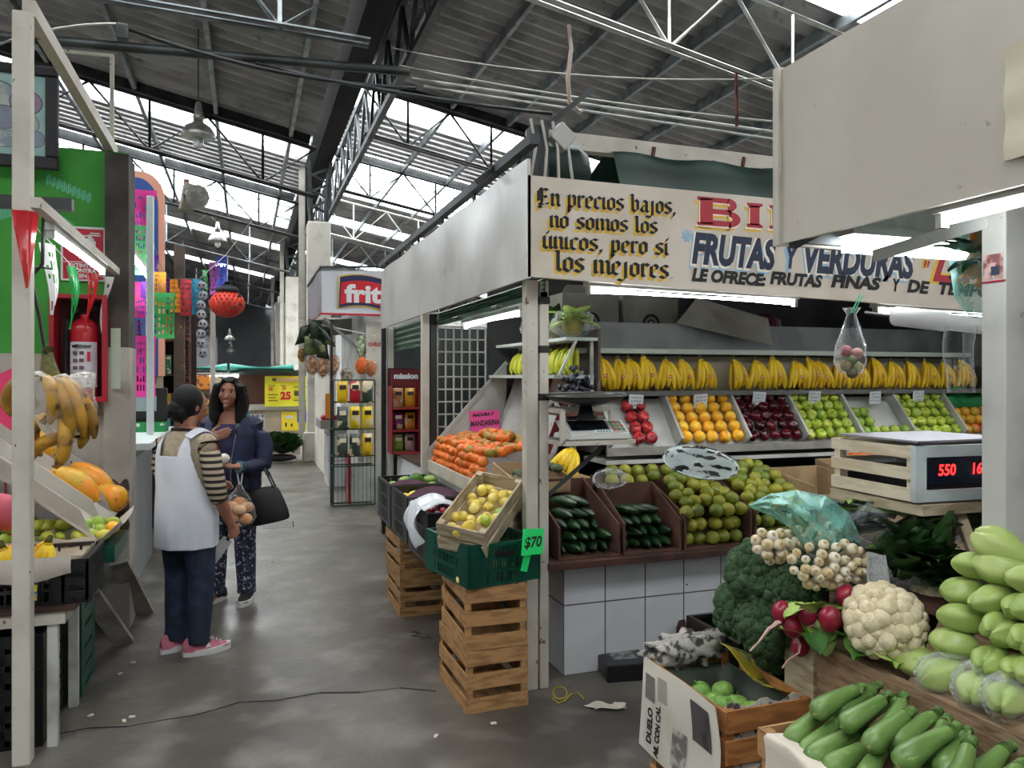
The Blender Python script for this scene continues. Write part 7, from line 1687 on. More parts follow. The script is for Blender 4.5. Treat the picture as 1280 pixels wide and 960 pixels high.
# hanging bags
def hang_bag(px, py, d, r, col, c2, label, group, seed, film_=True, n=0):
    c = P(px, py, d); t = thing('hanging_snack_bag', label, 'snack bag', c-V((0, 0, r[2])), group)
    rr = random.Random(seed); m = MB(True)
    m.ball(c, r, 14, 10, lambda p: 1+.08*sin(8*p.x+seed)*sin(7*p.z)); m.build('contents', pm('snack_'+col, col, .6, c2=c2, ns=22, lo=.45, hi=.6, bump=.8, bs=60), t)
    if film_: bag_blob('clear_bag', c+V((0, 0, r[2]*.25)), (r[0]*1.12, r[1]*1.12, r[2]*1.35), None, film, parent=t, seed=seed)
for i, (px, py) in enumerate([(390, 456), (403, 458), (416, 456)]): hang_bag(px, py, 9.6, (.075, .07, .13), '#a5683c', '#d9b48a', f'clear bag of brown crackling hanging by the aisle, {ORD[i]} of three', 'bags of crackling', 40+i)
hang_bag(452, 457, 9.5, (.08, .07, .11), '#d8601e', '#e8803a', 'bright orange bag of crisps hanging beside the white panel', 'bags of orange crisps', 51, False); hang_bag(464, 460, 9.5, (.07, .06, .1), '#b5602c', '#c98a4a', 'orange-brown bag of crisps next to the bright orange one', 'bags of orange crisps', 52)
hang_bag(433, 470, 9.7, (.07, .06, .1), '#7a6a54', '#b0a490', 'dull clear bag hanging below the crackling', 'bags of crackling', 53)
dgm = ['#26362a', '#31402c', '#1f2c22', '#3a4630', '#2a3628']
for i, (px, py, rz) in enumerate([(380, 418, .6), (395, 412, -.2), (408, 420, -.7), (388, 432, .2), (402, 436, -.3)]):
    c = P(px, py, 9.5); t = thing('crisp_bag', f'shiny dark green crisp bag hung in a cluster under the banner corner, {["outermost", "top", "right", "lower left", "lower right"][i]} one', 'snack bag', c, 'dark green crisp bags')
    m = MB(True); a = V((cos(rz), .15, sin(rz)*.4)).normalized()
    for s in (1, -1): m.sheet(lambda u, v: c+a*(u-.5)*.17*(1-.1*sin(pi*v))+(Z*cos(rz*.5)+RT*sin(rz)*.5)*(v-.5)*.24+V((0, s*-.045*(sin(pi*u)*sin(pi*v))**.6, 0)), 8, 10)
    m.build('pouch', pm('crisp_'+str(i), dgm[i], .25, .2, c2='#6a7048', ns=6, lo=.55, hi=.62), t)
hang_bag(378, 444, 9.7, (.06, .05, .09), '#a07a1e', '#5a4a1c', 'mustard-yellow snack bag below the dark green crisp bags', 'bags of crackling', 55, False)
hang_bag(452, 432, 9.7, (.075, .03, .13), '#6f8a5a', '#cfd0c4', 'pale green printed snack bag hanging under the banner', 'hanging printed bags', 56, False)
m = MB(); m.bar(P(372, 400, 9.5), P(470, 420, 9.6), .015); m.bar(P(405, 398, 9.6), P(448, 436, 9.9), .03); T(m.build('hanging_rail', steel_w), 'pale rail from which the snack bags hang', 'rail')
m = MB(); m.prism([P(392, 400, 9.6), P(440, 398, 9.9), P(440, 418, 10.2), P(398, 420, 9.7)], (0, .02, 0)); T(m.build('light_cover', pm('cover_olive', '#77776a', .5)), 'dull slanted light cover under the banner', 'light cover')
# further along: shuttered white stall and its ledge
m = MB(); m.span((1.2, 12.0, 0), (1.3, 14.6, 2.3)); T(m.build('wall_side_stall', colw), 'pale closed stall side beyond the snack stall', 'wall', kind='structure')
sv = thing('stall_ledge', 'grey ledge on a white tiled stand with red goods by the pale closed stall', 'ledge', (1.15, 11.6, 0))
m = MB(); m.span((1.0, 11.2, .85), (1.35, 11.98, .97)); m.build('ledge_board', pm('ledge_grey', '#8a8682', .6), sv); m = MB(); m.span((1.12, 11.3, 0), (1.35, 11.95, .85)); m.build('tiled_stand', tilem, sv)
m = MB(True)
for i in range(7): m.ball((1.06+.06*(i % 4), 11.3+.1*(i//4), 1.0), .045, 8, 6)
T(m.build('red_goods', pm('goods_red', '#a01c34', .5)), 'small heap of dark red goods on the grey ledge', 'fruit', kind='stuff')
m = MB(); m.span((1.06, 11.15, 1.0), (1.18, 11.16, 1.35)); T(m.build('orange_poster', pm('poster_orange', '#e08a1e', .5)), 'narrow orange poster above the grey ledge', 'poster')
# stall across the end of the aisle
EY = 16.2
be = pm('stall_beige', '#b9aa94', .6, c2='#a89a84', ns=2)
es_ = thing('end_stall', 'beige stall counter closing the far end of the aisle', 'stall', (0, EY, 0))
m = MB(); m.span((-3, EY, 0), (1.05, EY+.8, .45)); m.build('base', pm('stall_base', '#8a7f74', .7), es_)
m = MB(); m.span((-3, EY-.05, .45), (1.05, EY+.8, .92)); m.build('counter_band', be, es_); m = MB(); m.span((-3, EY-.12, .92), (1.05, EY+.8, 1.02)); m.build('worktop', pm('worktop_grey', '#a8a49c', .5), es_)
m = MB(); m.span((-3, EY+.5, 1.02), (1.05, EY+.55, 1.62)); m.build('back_panel', pm('panel_brown', '#5a3a2c', .6), es_)
m = MB(); m.span((-3, EY-.05, 1.62), (1.05, EY+.6, 1.72)); m.build('header', pm('header_dark', '#24282a', .6), es_)
tl = MB(); tl.span((-.2, EY-.062, .55), (.36, EY-.05, .85)); tl.build('tile_band', pm('tile_blue_pattern', '#c9c4bc', .4), es_)
m = MB()
for i in range(6):
    for j in range(3):
        c = V((-.155+.094*i, EY-.065, .60+.1*j))
        for a in (0, pi/2): m.poly([c+V((.04*cos(a), 0, .04*sin(a))), c+V((.014*sin(a), 0, -.014*cos(a))), c-V((.04*cos(a), 0, .04*sin(a))), c+V((-.014*sin(a), 0, .014*cos(a)))])
m.build('tile_motif', pm('tile_blue', '#24407a', .4), es_)
for x0, x1, nm in ((-1.4, -.35, 'left'), (-.3, .9, 'right')):
    m = MB(True); m.tube([(x0, EY-.2, 1.75), (x1, EY-.2, 1.75)], .1, 14); T(m.build('rolled_awning', pm('awning_green', '#1f7a6c', .35, .3)), f'rolled green awning over the far end stall, {nm} one', 'awning')
tube_light((-1.3, EY-.25, 1.6), (-.15, EY-.25, 1.6), 'small far fluorescent tube under the rolled green awnings', .03, .06, .05)
yl = pm('poster_yellow', '#e8dc2c', .5, c2='#e0e23c', ns=3)
yp = thing('yellow_poster', 'large bright yellow price poster on the far end stall', 'poster', (.35, EY-.15, 1.05)); x0 = PY(331, 500, EY-.15).x; x1 = PY(384, 500, EY-.15).x
m = MB(True); m.slab(lambda u, v: (x0+(x1-x0)*u, EY-.15+.015*sin(u*9+v*4), .99+.61*v), 10, 6, -.004); m.build('sheet', yl, yp)
m = MB(); write(m, '25', .2, (x0+.3, EY-.18, 1.14), (1, 0, 0), (0, 0, 1), offset=.012); write(m, '25', .08, (x0+.07, EY-.18, 1.31), (1, 0, 0), (0, 0, 1), offset=.004); write(m, '25', .08, (x0+.33, EY-.18, 1.33), (1, 0, 0), (0, 0, 1), offset=.004); m.build('red_price', reds, yp)
m = MB()
for i, (a, b, z) in enumerate([(.06, .25, 1.22), (.06, .2, 1.16), (.06, .25, 1.1), (.55, .82, 1.37), (.55, .82, 1.1), (.06, .2, 1.4), (.3, .4, 1.4)]): m.span((x0+a, EY-.178, z), (x0+b, EY-.175, z+.016))
m.span((x0+.14, EY-.178, 1.5), (x0+.22, EY-.175, 1.56)); m.span((x0+.56, EY-.178, 1.2), (x0+.66, EY-.175, 1.3)); m.build('small_print', pm('print_brown', '#5a4a2c', .6), yp)
m = MB(); m.span((x0+.26, EY-.178, 1.5), (x0+.72, EY-.175, 1.555)); m.build('heading_strip', pm('poster_pink', '#d8a88c', .6), yp)
sp_ = thing('yellow_poster', 'smaller yellow poster with a blue corner below the large one', 'poster', (.6, EY-.08, .55)); x0 = PY(352, 525, EY-.08).x
m = MB(); m.span((x0, EY-.085, .5), (x0+.3, EY-.075, .88)); m.build('sheet', pm('poster_yellow_two', '#ecd02c', .5), sp_); m = MB(); m.span((x0+.302, EY-.085, .5), (x0+.5, EY-.075, .66)); m.build('lower_sheet', yl, sp_); m = MB(); m.span((x0+.302, EY-.086, .66), (x0+.5, EY-.075, .88)); m.build('blue_corner', pm('poster_blue', '#1c5ab4', .5), sp_)
m = MB(); m.span((x0+.07, EY-.09, .74), (x0+.22, EY-.086, .80)); m.build('pale_print', whs, sp_); m = MB(); m.span((x0+.07, EY-.09, .58), (x0+.1, EY-.086, .66)); m.span((x0+.18, EY-.09, .58), (x0+.21, EY-.086, .64)); m.build('dark_print', inkm, sp_)
leafheap('greens_pile', P(352, 560, 14.2)+V((0, 0, -.02)), .5, 90, 'pile of dark greens on the floor before the far end stall', leafd, 9, (0, -.2, .6), .5, .25)
m = MB(True); m.ball(P(350, 572, 14.2), (.3, .15, .07), 12, 8); T(m.build('dark_sack', darkm), 'dark sack under the pile of greens at the end of the aisle', 'sack')
for i, (px, py, col, w_, h_) in enumerate([(252, 478, '#d9862c', .3, .28), (256, 495, '#2c2420', .3, .12), (262, 508, '#e0a02c', .35, .25), (240, 510, '#d8c8b4', .3, .2), (275, 480, '#c9b49a', .2, .3)]):
    c = P(px, py, 14.8); t = thing('stacked_goods', f'pile of packaged goods far behind the two women, {["orange topmost", "dark middle", "yellow-orange lower", "pale bagged", "beige"][i]} one', 'package', c-V((0, 0, h_/2)), 'packages behind the women')
    m = MB(); m.box(c, (w_, .2, h_)); m.build('carton', pm('pack_far_'+str(i), col, .6, c2='#6a4a3a', ns=9, lo=.55, hi=.6), t, bevel=.02)
m = MB(); m.span((-3, 14.6, .0), (-.75, 15.0, 1.0)); T(m.build('goods_table', woodr), 'dim table of packaged goods far behind the two women', 'table')
# pale upper block behind the gutter column and low sheds far away
m = MB(); m.span((-9, 30, 0), (-1.0, 30.3, 3.0)); T(m.build('wall_far_stalls', pm('wall_far_grey', '#7d8084', .7)), 'grey upper walls of the far stalls', 'wall', kind='structure')
m = MB(); m.span((2.2, 27, 0), (9, 27.3, 3.6)); T(m.build('wall_far_white', pm('wall_far_pale', '#a9a9a8', .7)), 'pale upper walls of stalls beyond the gutter columns', 'wall', kind='structure')
# ================================================================ the two women
def xform(mb, M): mb.v = [M @ p for p in mb.v]; return mb
def fuse(mb, name, mat, parent, voxel=.007, smooth=4, M=None):
    """grow overlapping closed shapes into one continuous skin"""
    if M is not None: xform(mb, M)
    o = mb.build(name, mat, parent)
    r = o.modifiers.new('skin', 'REMESH'); r.mode = 'VOXEL'; r.voxel_size = voxel; r.use_smooth_shade = True
    s = o.modifiers.new('soften', 'SMOOTH'); s.iterations = smooth; s.factor = .5
    bpy.context.view_layer.update()
    me = bpy.data.meshes.new_from_object(o.evaluated_get(bpy.context.evaluated_depsgraph_get()))
    o.modifiers.clear(); o.data = me
    me.materials.clear(); me.materials.append(mat); me.polygons.foreach_set('use_smooth', [True]*len(me.polygons)); me.polygons.foreach_set('material_index', [0]*len(me.polygons))
    return o
def rings(mb, R, n=20, cap=True):
    """R: (x, y, z, rx, ry) from bottom to top"""
    vs = [V((x+rx*cos(2*pi*j/n), y+ry*sin(2*pi*j/n), z)) for x, y, z, rx, ry in R for j in range(n)]; k = len(R)
    fs = [(i*n+j, i*n+(j+1) % n, (i+1)*n+(j+1) % n, (i+1)*n+j) for i in range(k-1) for j in range(n)]
    if cap: fs += [tuple(range(n))[::-1], tuple((k-1)*n+j for j in range(n))]
    return mb.add(vs, fs)
def head_shape(mb, c, R, w_=.072, dp=.092, h_=.108):
    vs = []; nu, nv = 24, 18
    for i in range(nv+1):
        t = pi*i/nv
        for j in range(nu):
            a = 2*pi*j/nu; x, y, z = sin(t)*cos(a), sin(t)*sin(a), cos(t)
            k = max(0, -z-.05); fx = 1-.34*k; fy = 1-.30*k if y < 0 else 1-.06*k
            vs.append(c+R @ V((x*w_*fx, y*dp*fy+(.012*k if y > -.5 else 0), z*h_)))
    mb.add(vs, [(i*nu+j, (i+1)*nu+j, (i+1)*nu+(j+1) % nu, i*nu+(j+1) % nu) for i in range(nv) for j in range(nu)])
    f = lambda x, y, z: c+R @ V((x, y, z))
    mb.tube([f(0, dp*.93, .02), f(0, dp*1.0, -.008), f(0, dp*1.07, -.025)], [.007, .009, .011], 8); mb.ball(f(0, dp*1.02, -.027), (.016, .012, .009), 8, 6)
    for s in (-1, 1):
        mb.ball(f(s*.036, dp*.74, -.018), (.024, .02, .024), 8, 6)                     # cheekbones
        mb.ball(f(s*.028, dp*.83, .033), (.026, .014, .009), 8, 6)                    # brow ridge
        mb.ball(f(s*w_*1.0, -.005, -.008), (.009, .018, .03), 8, 8)                   # ears
    mb.ball(f(0, dp*.9, -.062), (.024, .013, .012), 8, 6); mb.ball(f(0, dp*.84, -.088), (.022, .02, .016), 8, 6)
    return f
def face_parts(root, f, dp, M, iris='#2a1a12', lips='#9a5450'):
    ey = pm('eye_white', '#d8d2ca', .2); ir = pm('eye_iris', iris, .2); br = pm('brow_hair', '#1c1412', .8); lp = pm('lip_skin', lips, .5)
    for s in (-1, 1):
        m = MB(True); m.ball(f(s*.029, dp*.85, .012), (.0125, .008, .0062), 10, 8); e = xform(m, M).build('eye', ey, root)
        m = MB(True); m.ball(f(s*.029, dp*.85+.0055, .012), (.0068, .004, .0062), 8, 6); xform(m, M).build('iris', ir, e)
        m = MB(True); m.tube([f(s*.012, dp*.965, .030), f(s*.03, dp*.95, .036), f(s*.047, dp*.83, .030)], [.003, .0042, .002], 6); xform(m, M).build('eyebrow', br, root)
        m = MB(True); m.tube([f(s*.015, dp*.915, .017), f(s*.029, dp*.935, .0225), f(s*.043, dp*.85, .016)], [.002, .0028, .002], 5); xform(m, M).build('eyelash_line', br, root)
    m = MB(True); m.ball(f(0, dp*.965, -.058), (.019, .007, .004), 10, 6); m.ball(f(0, dp*.96, -.066), (.016, .007, .005), 10, 6); xform(m, M).build('lips', lp, root)
def hand_shape(mb, W, d, n, s, curls=(.5, .5, .55, .6), thumb=.5, L=.165, spread=.06):
    """palm from the wrist W along d, palm facing n, thumb on side s; five separate bent fingers"""
    W = V(W); d = V(d).normalized(); n = (V(n)-d*V(n).dot(d)).normalized(); s = V(s); s = (s-d*s.dot(d)-n*s.dot(n)).normalized()
    R = Matrix((s, d, n)).transposed()
    mb.ball(W+d*.045, (.037, .052, .0155), 12, 8, None, R); mb.tube([W-d*.03, W+d*.02], [.024, .026], 10, .75)
    for i, (o, ln) in enumerate(((.027, .068), (.009, .075), (-.009, .07), (-.026, .054))):
        p = W+d*(.083-.004*abs(i-1))+s*o; a = 0; pts = [p-d*.02]; dd = (d+s*(o*spread*30)*.1).normalized()
        for q, sg in enumerate((.46, .3, .24)):
            pts.append(p); a += curls[i]*(.8 if q == 0 else 1.1); v = dd*cos(a)+n*sin(a); p = p+v*ln*sg
        pts.append(p); mb.tube(pts, [.0095, .0095, .0088, .008, .0062], 8)
    p = W+d*.028+s*.03; v1 = (d*.6+s*.75+n*.25).normalized(); v2 = (d*(.9-thumb*.3)+s*(.3-thumb*.5)+n*(.3+thumb*.6)).normalized()
    mb.tube([p-v1*.02, p, p+v1*.03, p+v1*.03+v2*.028, p+v1*.03+v2*.048], [.012, .0125, .011, .0098, .0075], 8)
    return mb
def shoe(root, M, c, yaw, upper, sole, lace, name='shoe', L=.262):
    R = M @ Matrix.Translation(c) @ Matrix.Rotation(yaw, 4, 'Z')
    def sec(y): # half width along the foot (toe +y)
        t = (y+.09)/L; return .033+.014*sin(pi*min(1, max(0, t*1.05-.05)))*(1 if t > .45 else .6)
    m = MB(True); n = 16; vs = []; ys = [-.09+L*i/14 for i in range(15)]
    for i, y in enumerate(ys):
        t = i/14; w = sec(y)*(1 if 0 < i < 14 else .45)*(.8 if i in (1, 13) else 1); top = (.105 if t < .3 else .105-.066*((t-.3)/.7)**.75)*(.75 if i in (0, 14) else 1)
        for j in range(n):
            a = 2*pi*j/n; z = sin(a); vs.append(V((w*cos(a)*(1-.25*max(0, z)), y, .028+(top-.028)*max(0, z)+.0*z)))
    m.add(vs, [(i*n+j, i*n+(j+1) % n, (i+1)*n+(j+1) % n, (i+1)*n+j) for i in range(14) for j in range(n)]+[tuple(range(n)), tuple(14*n+j for j in range(n))[::-1]])
    o = xform(m, R).build(name, upper, root)
    m = MB(True); k = 28; out = []
    for j in range(k):
        a = 2*pi*j/k; y = .5*L*sin(a)+.5*L-.09; out.append((cos(a)*(sec(y)+.006), y*1.03))
    m.add([V((x, y, 0)) for x, y in out]+[V((x*1.04, y, .034+.012*max(0, y-.05)*5)) for x, y in out], [(j, (j+1) % k, k+(j+1) % k, k+j) for j in range(k)]+[tuple(range(k))[::-1], tuple(range(k, 2*k))])
    xform(m, R).build('sole', sole, o)
    m = MB(True)
    for i in range(4):
        y = .045+.022*i; z = .094-.012*i; m.tube([(-.02, y, z-.004), (0, y+.008, z+.004), (.02, y, z-.004)], .0032, 5)
    m.tube([(0, .04, .1), (.03, .03, .112), (.035, .05, .09)], .003, 5); m.tube([(0, .04, .1), (-.028, .035, .112), (-.04, .05, .088)], .003, 5)
    xform(m, R).build('laces', lace, o)
    return o
skin = pm('skin_brown', '#9c6c54', .55, c2='#8c5e4a', ns=9, sss=.15); hairm = pm('hair_black', '#0c0a0a', .55, c2='#151112', ns=50, vs=(6, 6, 1), bump=.4, bs=60, spec=.25)
# ---- near woman in the white apron, seen from behind, holding a broad knife
FA = V((-.32, 4.84, 0)); MA = Matrix.Translation(FA) @ Matrix.Rotation(radians(-44), 4, 'Z')
A = thing('person', 'person from behind in white apron, striped sweater and pink shoes, holding a broad knife', 'person', FA)
b = MB(True)
torso = [(0, -.01, .74, .14, .105), (0, -.015, .84, .155, .118), (0, -.01, .96, .15, .115), (0, 0, 1.08, .155, .115), (0, -.005, 1.18, .165, .105), (0, -.01, 1.25, .135, .08), (0, -.005, 1.30, .06, .055)]
rings(b, torso)
HA = V((0.0, .02, 1.43)); RA = Euler((radians(-4), 0, radians(-10))).to_matrix()
b.tube([(0, -.015, 1.24), (0, -.005, 1.31), (0, .01, 1.38)], [.058, .05, .052], 14)
fa = head_shape(b, HA, RA)
legA = {-1: [(-.085, -.005, .80), (-.085, .01, .44), (-.08, -.02, .07)], 1: [(.085, -.01, .80), (.09, .015, .44), (.095, -.015, .07)]}
for s in (-1, 1):
    b.tube(legA[s], [.085, .055, .038], 12); x, y, _ = legA[s][2]; b.ball((x, y+.05, .036), (.026, .085, .02), 10, 8)
armR = [(.165, -.005, 1.215), (.215, -.02, 1.07), (.235, -.01, .945), (.235, .055, .82), (.228, .105, .735)]
armL = [(-.165, -.005, 1.215), (-.215, .0, 1.07), (-.215, .05, .955), (-.16, .17, .93), (-.1, .26, .93)]
for arm in (armR, armL): b.tube(arm, [.055, .046, .041, .034, .024], 12)
hand_shape(b, armR[-1], (-.04, .5, -.85), (-1, .2, 0), (.1, .8, .4), (1.25, 1.3, 1.3, 1.35), 1.0)
hand_shape(b, armL[-1], (.6, .8, 0), (.4, -.4, -.6), (0, 0, 1), (.5, .5, .5, .5), .4)
fuse(b, 'body', skin, A, .006, 3, MA)
face_parts(A, fa, .092, MA)
m = MB(True)
for i, (r_) in enumerate((.0,)):
    m.ball(HA+RA @ V((0, -.014, .016)), (.084, .094, .104), 22, 16)
hm = MB(True); 
hm.ball(HA+RA @ V((0, -.02, .018)), (.083, .093, .105), 24, 16, None, RA); hm.ball(HA+RA @ V((0, -.075, -.045)), (.058, .045, .058), 16, 12, None, RA); hm.ball(HA+RA @ V((0, -.105, -.03)), (.047, .04, .045), 16, 12, lambda p: 1+.06*sin(9*p.z+5*p.x), RA); hm.tube([HA+RA @ V((.03, -.06, -.07)), HA+RA @ V((.02, -.06, -.11))], [.03, .012], 8)
# cut the hair cap away from the face
cutter = lambda p: (RA.inverted() @ (p-HA))
hm.v = [p if cutter(p).y < .052+.2*max(0, cutter(p).z-.05) or cutter(p).z > .1 else HA+RA @ V((cutter(p).x*.8, .05+.2*max(0, cutter(p).z-.05), cutter(p).z)) for p in hm.v]
fuse(hm, 'hair', hairm, A, .006, 3, MA)
sweat = pm('sweater_beige', '#a89a84', .85, c2='#9a8c76', ns=30, bump=.3, bs=120)
s_ = MB(True); rings(s_, [(x, y, z, rx+.014, ry+.014) for x, y, z, rx, ry in torso[1:-1]]+[(0, -.01, 1.285, .085, .07)]); s_.tube([(.13, -.01, 1.215)]+armR[:1], [.06, .066], 12); s_.tube([(-.13, -.01, 1.215)]+armL[:1], [.06, .066], 12); s_.ball((.15, -.005, 1.205), .066, 12, 10); s_.ball((-.15, -.005, 1.205), .066, 12, 10)
fuse(s_, 'sweater', sweat, A, .008, 4, MA)
m = MB(True); m.tube([MA @ V((.082*cos(a), -.01+.07*sin(a), 1.283-.015*sin(a))) for a in [2*pi*i/20 for i in range(21)]], .009, 7); m.build('collar_band', pm('knit_dark', '#2a1c1a', .8), A)
strp = pm('sweater_striped', '#a89a84', .85, wave=('#1c1614', 8.6, 'Z', .5, .56)); cuffm = pm('knit_maroon', '#4a2220', .85)
for nm, arm in (('right', armR), ('left', armL)):
    m = MB(True); a = [V(p) for p in arm]; mid = a[2].lerp(a[3], .35)
    pts = [a[0], a[0].lerp(a[1], .5), a[1], a[1].lerp(a[2], .5), a[2], mid]; rs = [.064, .060, .058, .058, .054, .049]; m.tube(pts, rs, 16); xform(m, MA).build('sleeve', strp, A)
    m = MB(True); m.tube([mid.lerp(a[2], .25), mid, mid.lerp(a[3], .12)], [.052, .051, .046], 16); xform(m, MA).build('cuff', cuffm, A)
m = MB(True); m.tube([a_ for a_ in (MA @ V(armR[0])+V((0, 0, -.03)), MA @ V(armR[0]).lerp(V(armR[1]), .28))], [.066, .066], 16); m.build('shoulder_band', cuffm, A)
# apron: front and back panels open at the sides, straps over the shoulders
apm = pm('apron_white', '#cfd2da', .75, c2='#c2c6d0', ns=4)
m = MB(True); prof = [(.62, .188, .158), (.68, .189, .158), (.76, .191, .158), (.86, .19, .154), (.96, .184, .149), (1.06, .188, .148), (1.14, .19, .142), (1.20, .182, .13), (1.245, .155, .108), (1.27, .125, .088)]
nz = 78; na = 240
def aring(t):
    t = t*(len(prof)-1); i = min(int(t), len(prof)-2); u = t-i; return [prof[i][k]*(1-u)+prof[i+1][k]*u for k in range(3)]
grid = {}
for i in range(nz+1):
    z, rx, ry = aring(i/nz)
    for j in range(na):
        a = 2*pi*j/na; fold = 1+.022*sin(9*a+1)*max(0, 1-(z-.62)/.4)+.01*sin(17*a)*max(0, 1-(z-.62)/.3)
        grid[i, j] = V((rx*cos(a)*fold, -.01+ry*sin(a)*fold, z-(.0 if abs(sin(a)) > .5 else 0)))
keep = []
for i in range(nz):
    for j in range(na):
        p = (grid[i, j]+grid[i+1, (j+1) % na])/2; a = atan2((p.y+.01)/.15, p.x/.19)
        side = abs(cos(a)); z = p.z
        arm_hole = z > .95 and side > .985-.235*min(1, (z-.95)/.2)
        neck = z > 1.15 and abs(p.x) < .07+.15*(z-1.15) and p.y < 0
        neckf = z > 1.12 and abs(p.x) < .075 and p.y > 0
        hem = z < .70 and side > .9-(.70-z)*2.2 and False
        if not (arm_hole or neck or neckf or hem): keep.append((i, j))
m.add([grid[i, j] for i in range(nz+1) for j in range(na)], [(i*na+j, i*na+(j+1) % na, (i+1)*na+(j+1) % na, (i+1)*na+j) for i, j in keep])
ap = xform(m, MA).build('apron', apm, A); sm_ = ap.modifiers.new('thickness', 'SOLIDIFY'); sm_.thickness = .006
for s in (-1, 1):
    m = MB(True); m.slab(lambda u, v: MA @ V((s*(.085+.05*u), -.10+.2*v, 1.262+.035*sin(pi*v)-.018*u)), 3, 10, .005); m.build('apron_strap', apm, A)
jean = pm('jeans_dark', '#182436', .8, c2='#22304a', ns=14, bump=.3, bs=50)
def legs(b, lg, r, z0): 
    for s in (-1, 1):
        a = [V(p) for p in lg[s]]; a[2] = V((a[2].x, a[2].y+.005, z0)); k = [a[0]+V((0, 0, .03)), a[0].lerp(a[1], .5), a[1], a[1].lerp(a[2], .45), a[1].lerp(a[2], .85), a[2]]; b.tube(k, r, 14)
b = MB(True); rings(b, [(0, -.012, .72, .15, .118), (0, -.015, .84, .168, .13), (0, -.01, .94, .158, .122), (0, -.01, 1.0, .15, .116)]); legs(b, legA, [.106, .092, .076, .07, .062, .066], .062)
fuse(b, 'jeans', jean, A, .008, 3, MA)
pinku = pm('shoe_pink', '#b8677a', .7, c2='#a85468', ns=20, bump=.3, bs=150); whsole = pm('shoe_sole_white', '#d8d8d8', .5); wlace = pm('lace_white', '#dcd8dc', .6)
shoe(A, MA, (-.08, -.02, 0), radians(-8), pinku, whsole, wlace); shoe(A, MA, (.097, -.005, 0), radians(-28), pinku, whsole, wlace)
hpos = MA @ (V(armR[-1])+V((-.03, .05, -.07)))
m = MB(); m.prism([V((.047, .02, .045)), V((.049, .055, .045)), V((.046, .038, .072))], (.003, 0, 0)); xform(m, MA @ Matrix.Translation((.097, -.005, 0)) @ Matrix.Rotation(radians(-28), 4, 'Z')); m.build('shoe_emblem', whsole, A)
kn_ = thing('broad_knife', 'broad pale-bladed kitchen knife in the aproned woman\'s right hand', 'knife', hpos)
m = MB(True); m.tube([hpos+V((.03, 0, .04)), hpos-V((.035, 0, .03))], .011, 8); m.build('handle', blackp, kn_)
m = MB(); e0 = hpos-V((.03, 0, .02)); d_ = V((-.62, -.1, -.78)).normalized(); x_ = d_.cross(V((0, 1, 0))).normalized(); m.prism([e0+x_*.03, e0+d_*.15+x_*.036, e0+d_*.17+x_*.0, e0+d_*.15-x_*.034, e0-x_*.03], (0, .003, 0)); m.build('blade', pm('knife_steel', '#a9a9a8', .35, .5), kn_)

# ---- far woman in the navy jacket
FB = V((-.10, 5.80, 0)); MB_ = Matrix.Translation(FB) @ Matrix.Rotation(radians(162), 4, 'Z')
B = thing('person', 'person with long black hair, navy jacket and floral trousers, hand on chest, holding an onion', 'person', FB)
b = MB(True); torsoB = [(0, -.01, .78, .15, .11), (0, -.015, .88, .17, .125), (0, -.01, 1.0, .15, .115), (0, .005, 1.12, .16, .12), (0, 0, 1.22, .17, .108), (0, -.01, 1.30, .14, .082), (0, -.005, 1.345, .06, .055)]
rings(b, torsoB); b.tube([(0, -.015, 1.28), (0, -.002, 1.36), (0, .015, 1.42)], [.056, .05, .052], 14)
HB = V((0, .03, 1.475)); RB = Euler((radians(2), radians(-4), radians(6))).to_matrix(); fb = head_shape(b, HB, RB, .071, .09, .106)
legB = {-1: [(-.085, -.01, .84), (-.1, .01, .46), (-.105, -.02, .07)], 1: [(.085, -.01, .84), (.095, .015, .46), (.11, -.01, .07)]}
for s in (-1, 1):
    b.tube(legB[s], [.085, .055, .038], 12); x, y, _ = legB[s][2]; b.ball((x, y+.05, .036), (.026, .085, .02), 10, 8)
aR = [(.17, -.005, 1.255), (.225, .02, 1.10), (.215, .07, 1.0), (.13, .165, 1.10), (.085, .175, 1.17)]
aL = [(-.17, -.005, 1.255), (-.235, -.005, 1.10), (-.235, .03, .975), (-.165, .16, .965), (-.115, .24, .985)]
for arm in (aR, aL): b.tube(arm, [.055, .046, .041, .034, .024], 12)
hand_shape(b, aR[-1], (-.85, -.12, .3), (0, -1, .1), (.2, 0, 1), (.15, .18, .2, .25), .2, spread=.03)
hand_shape(b, aL[-1], (.75, .5, .12), (.0, .2, 1), (.5, -.6, .3), (.75, .8, .85, .9), .9)
fuse(b, 'body', skin, B, .006, 3, MB_); face_parts(B, fb, .09, MB_)
h = MB(True); g_ = lambda x, y, z: HB+RB @ V((x, y, z))
h.ball(g_(0, -.014, .022), (.088, .098, .104), 24, 16, None, RB)
for s in (-1, 1):
    h.tube([g_(s*.03, .045, .1), g_(s*.07, .045, .05), g_(s*.088, .02, -.03), g_(s*.092, .01, -.1), g_(s*.088, .02, -.17), g_(s*.075, .03, -.22)], [.028, .036, .04, .043, .038, .02], 12)
    h.tube([g_(s*.05, -.05, .06), g_(s*.075, -.06, -.06), g_(s*.07, -.05, -.18), g_(s*.06, -.03, -.22)], [.05, .055, .05, .02], 12)
h.tube([g_(0, -.07, .05), g_(0, -.09, -.08), g_(0, -.07, -.2)], [.07, .075, .05], 12)
h.v = [p if not (abs((RB.inverted() @ (p-HB)).x) < .05 and (RB.inverted() @ (p-HB)).y > .055 and (RB.inverted() @ (p-HB)).z < .075) else g_((RB.inverted() @ (p-HB)).x, .05, (RB.inverted() @ (p-HB)).z) for p in h.v]
fuse(h, 'hair', hairm, B, .006, 3, MB_)
top = pm('top_purple', '#231f45', .8, c2='#2c2850', ns=20)
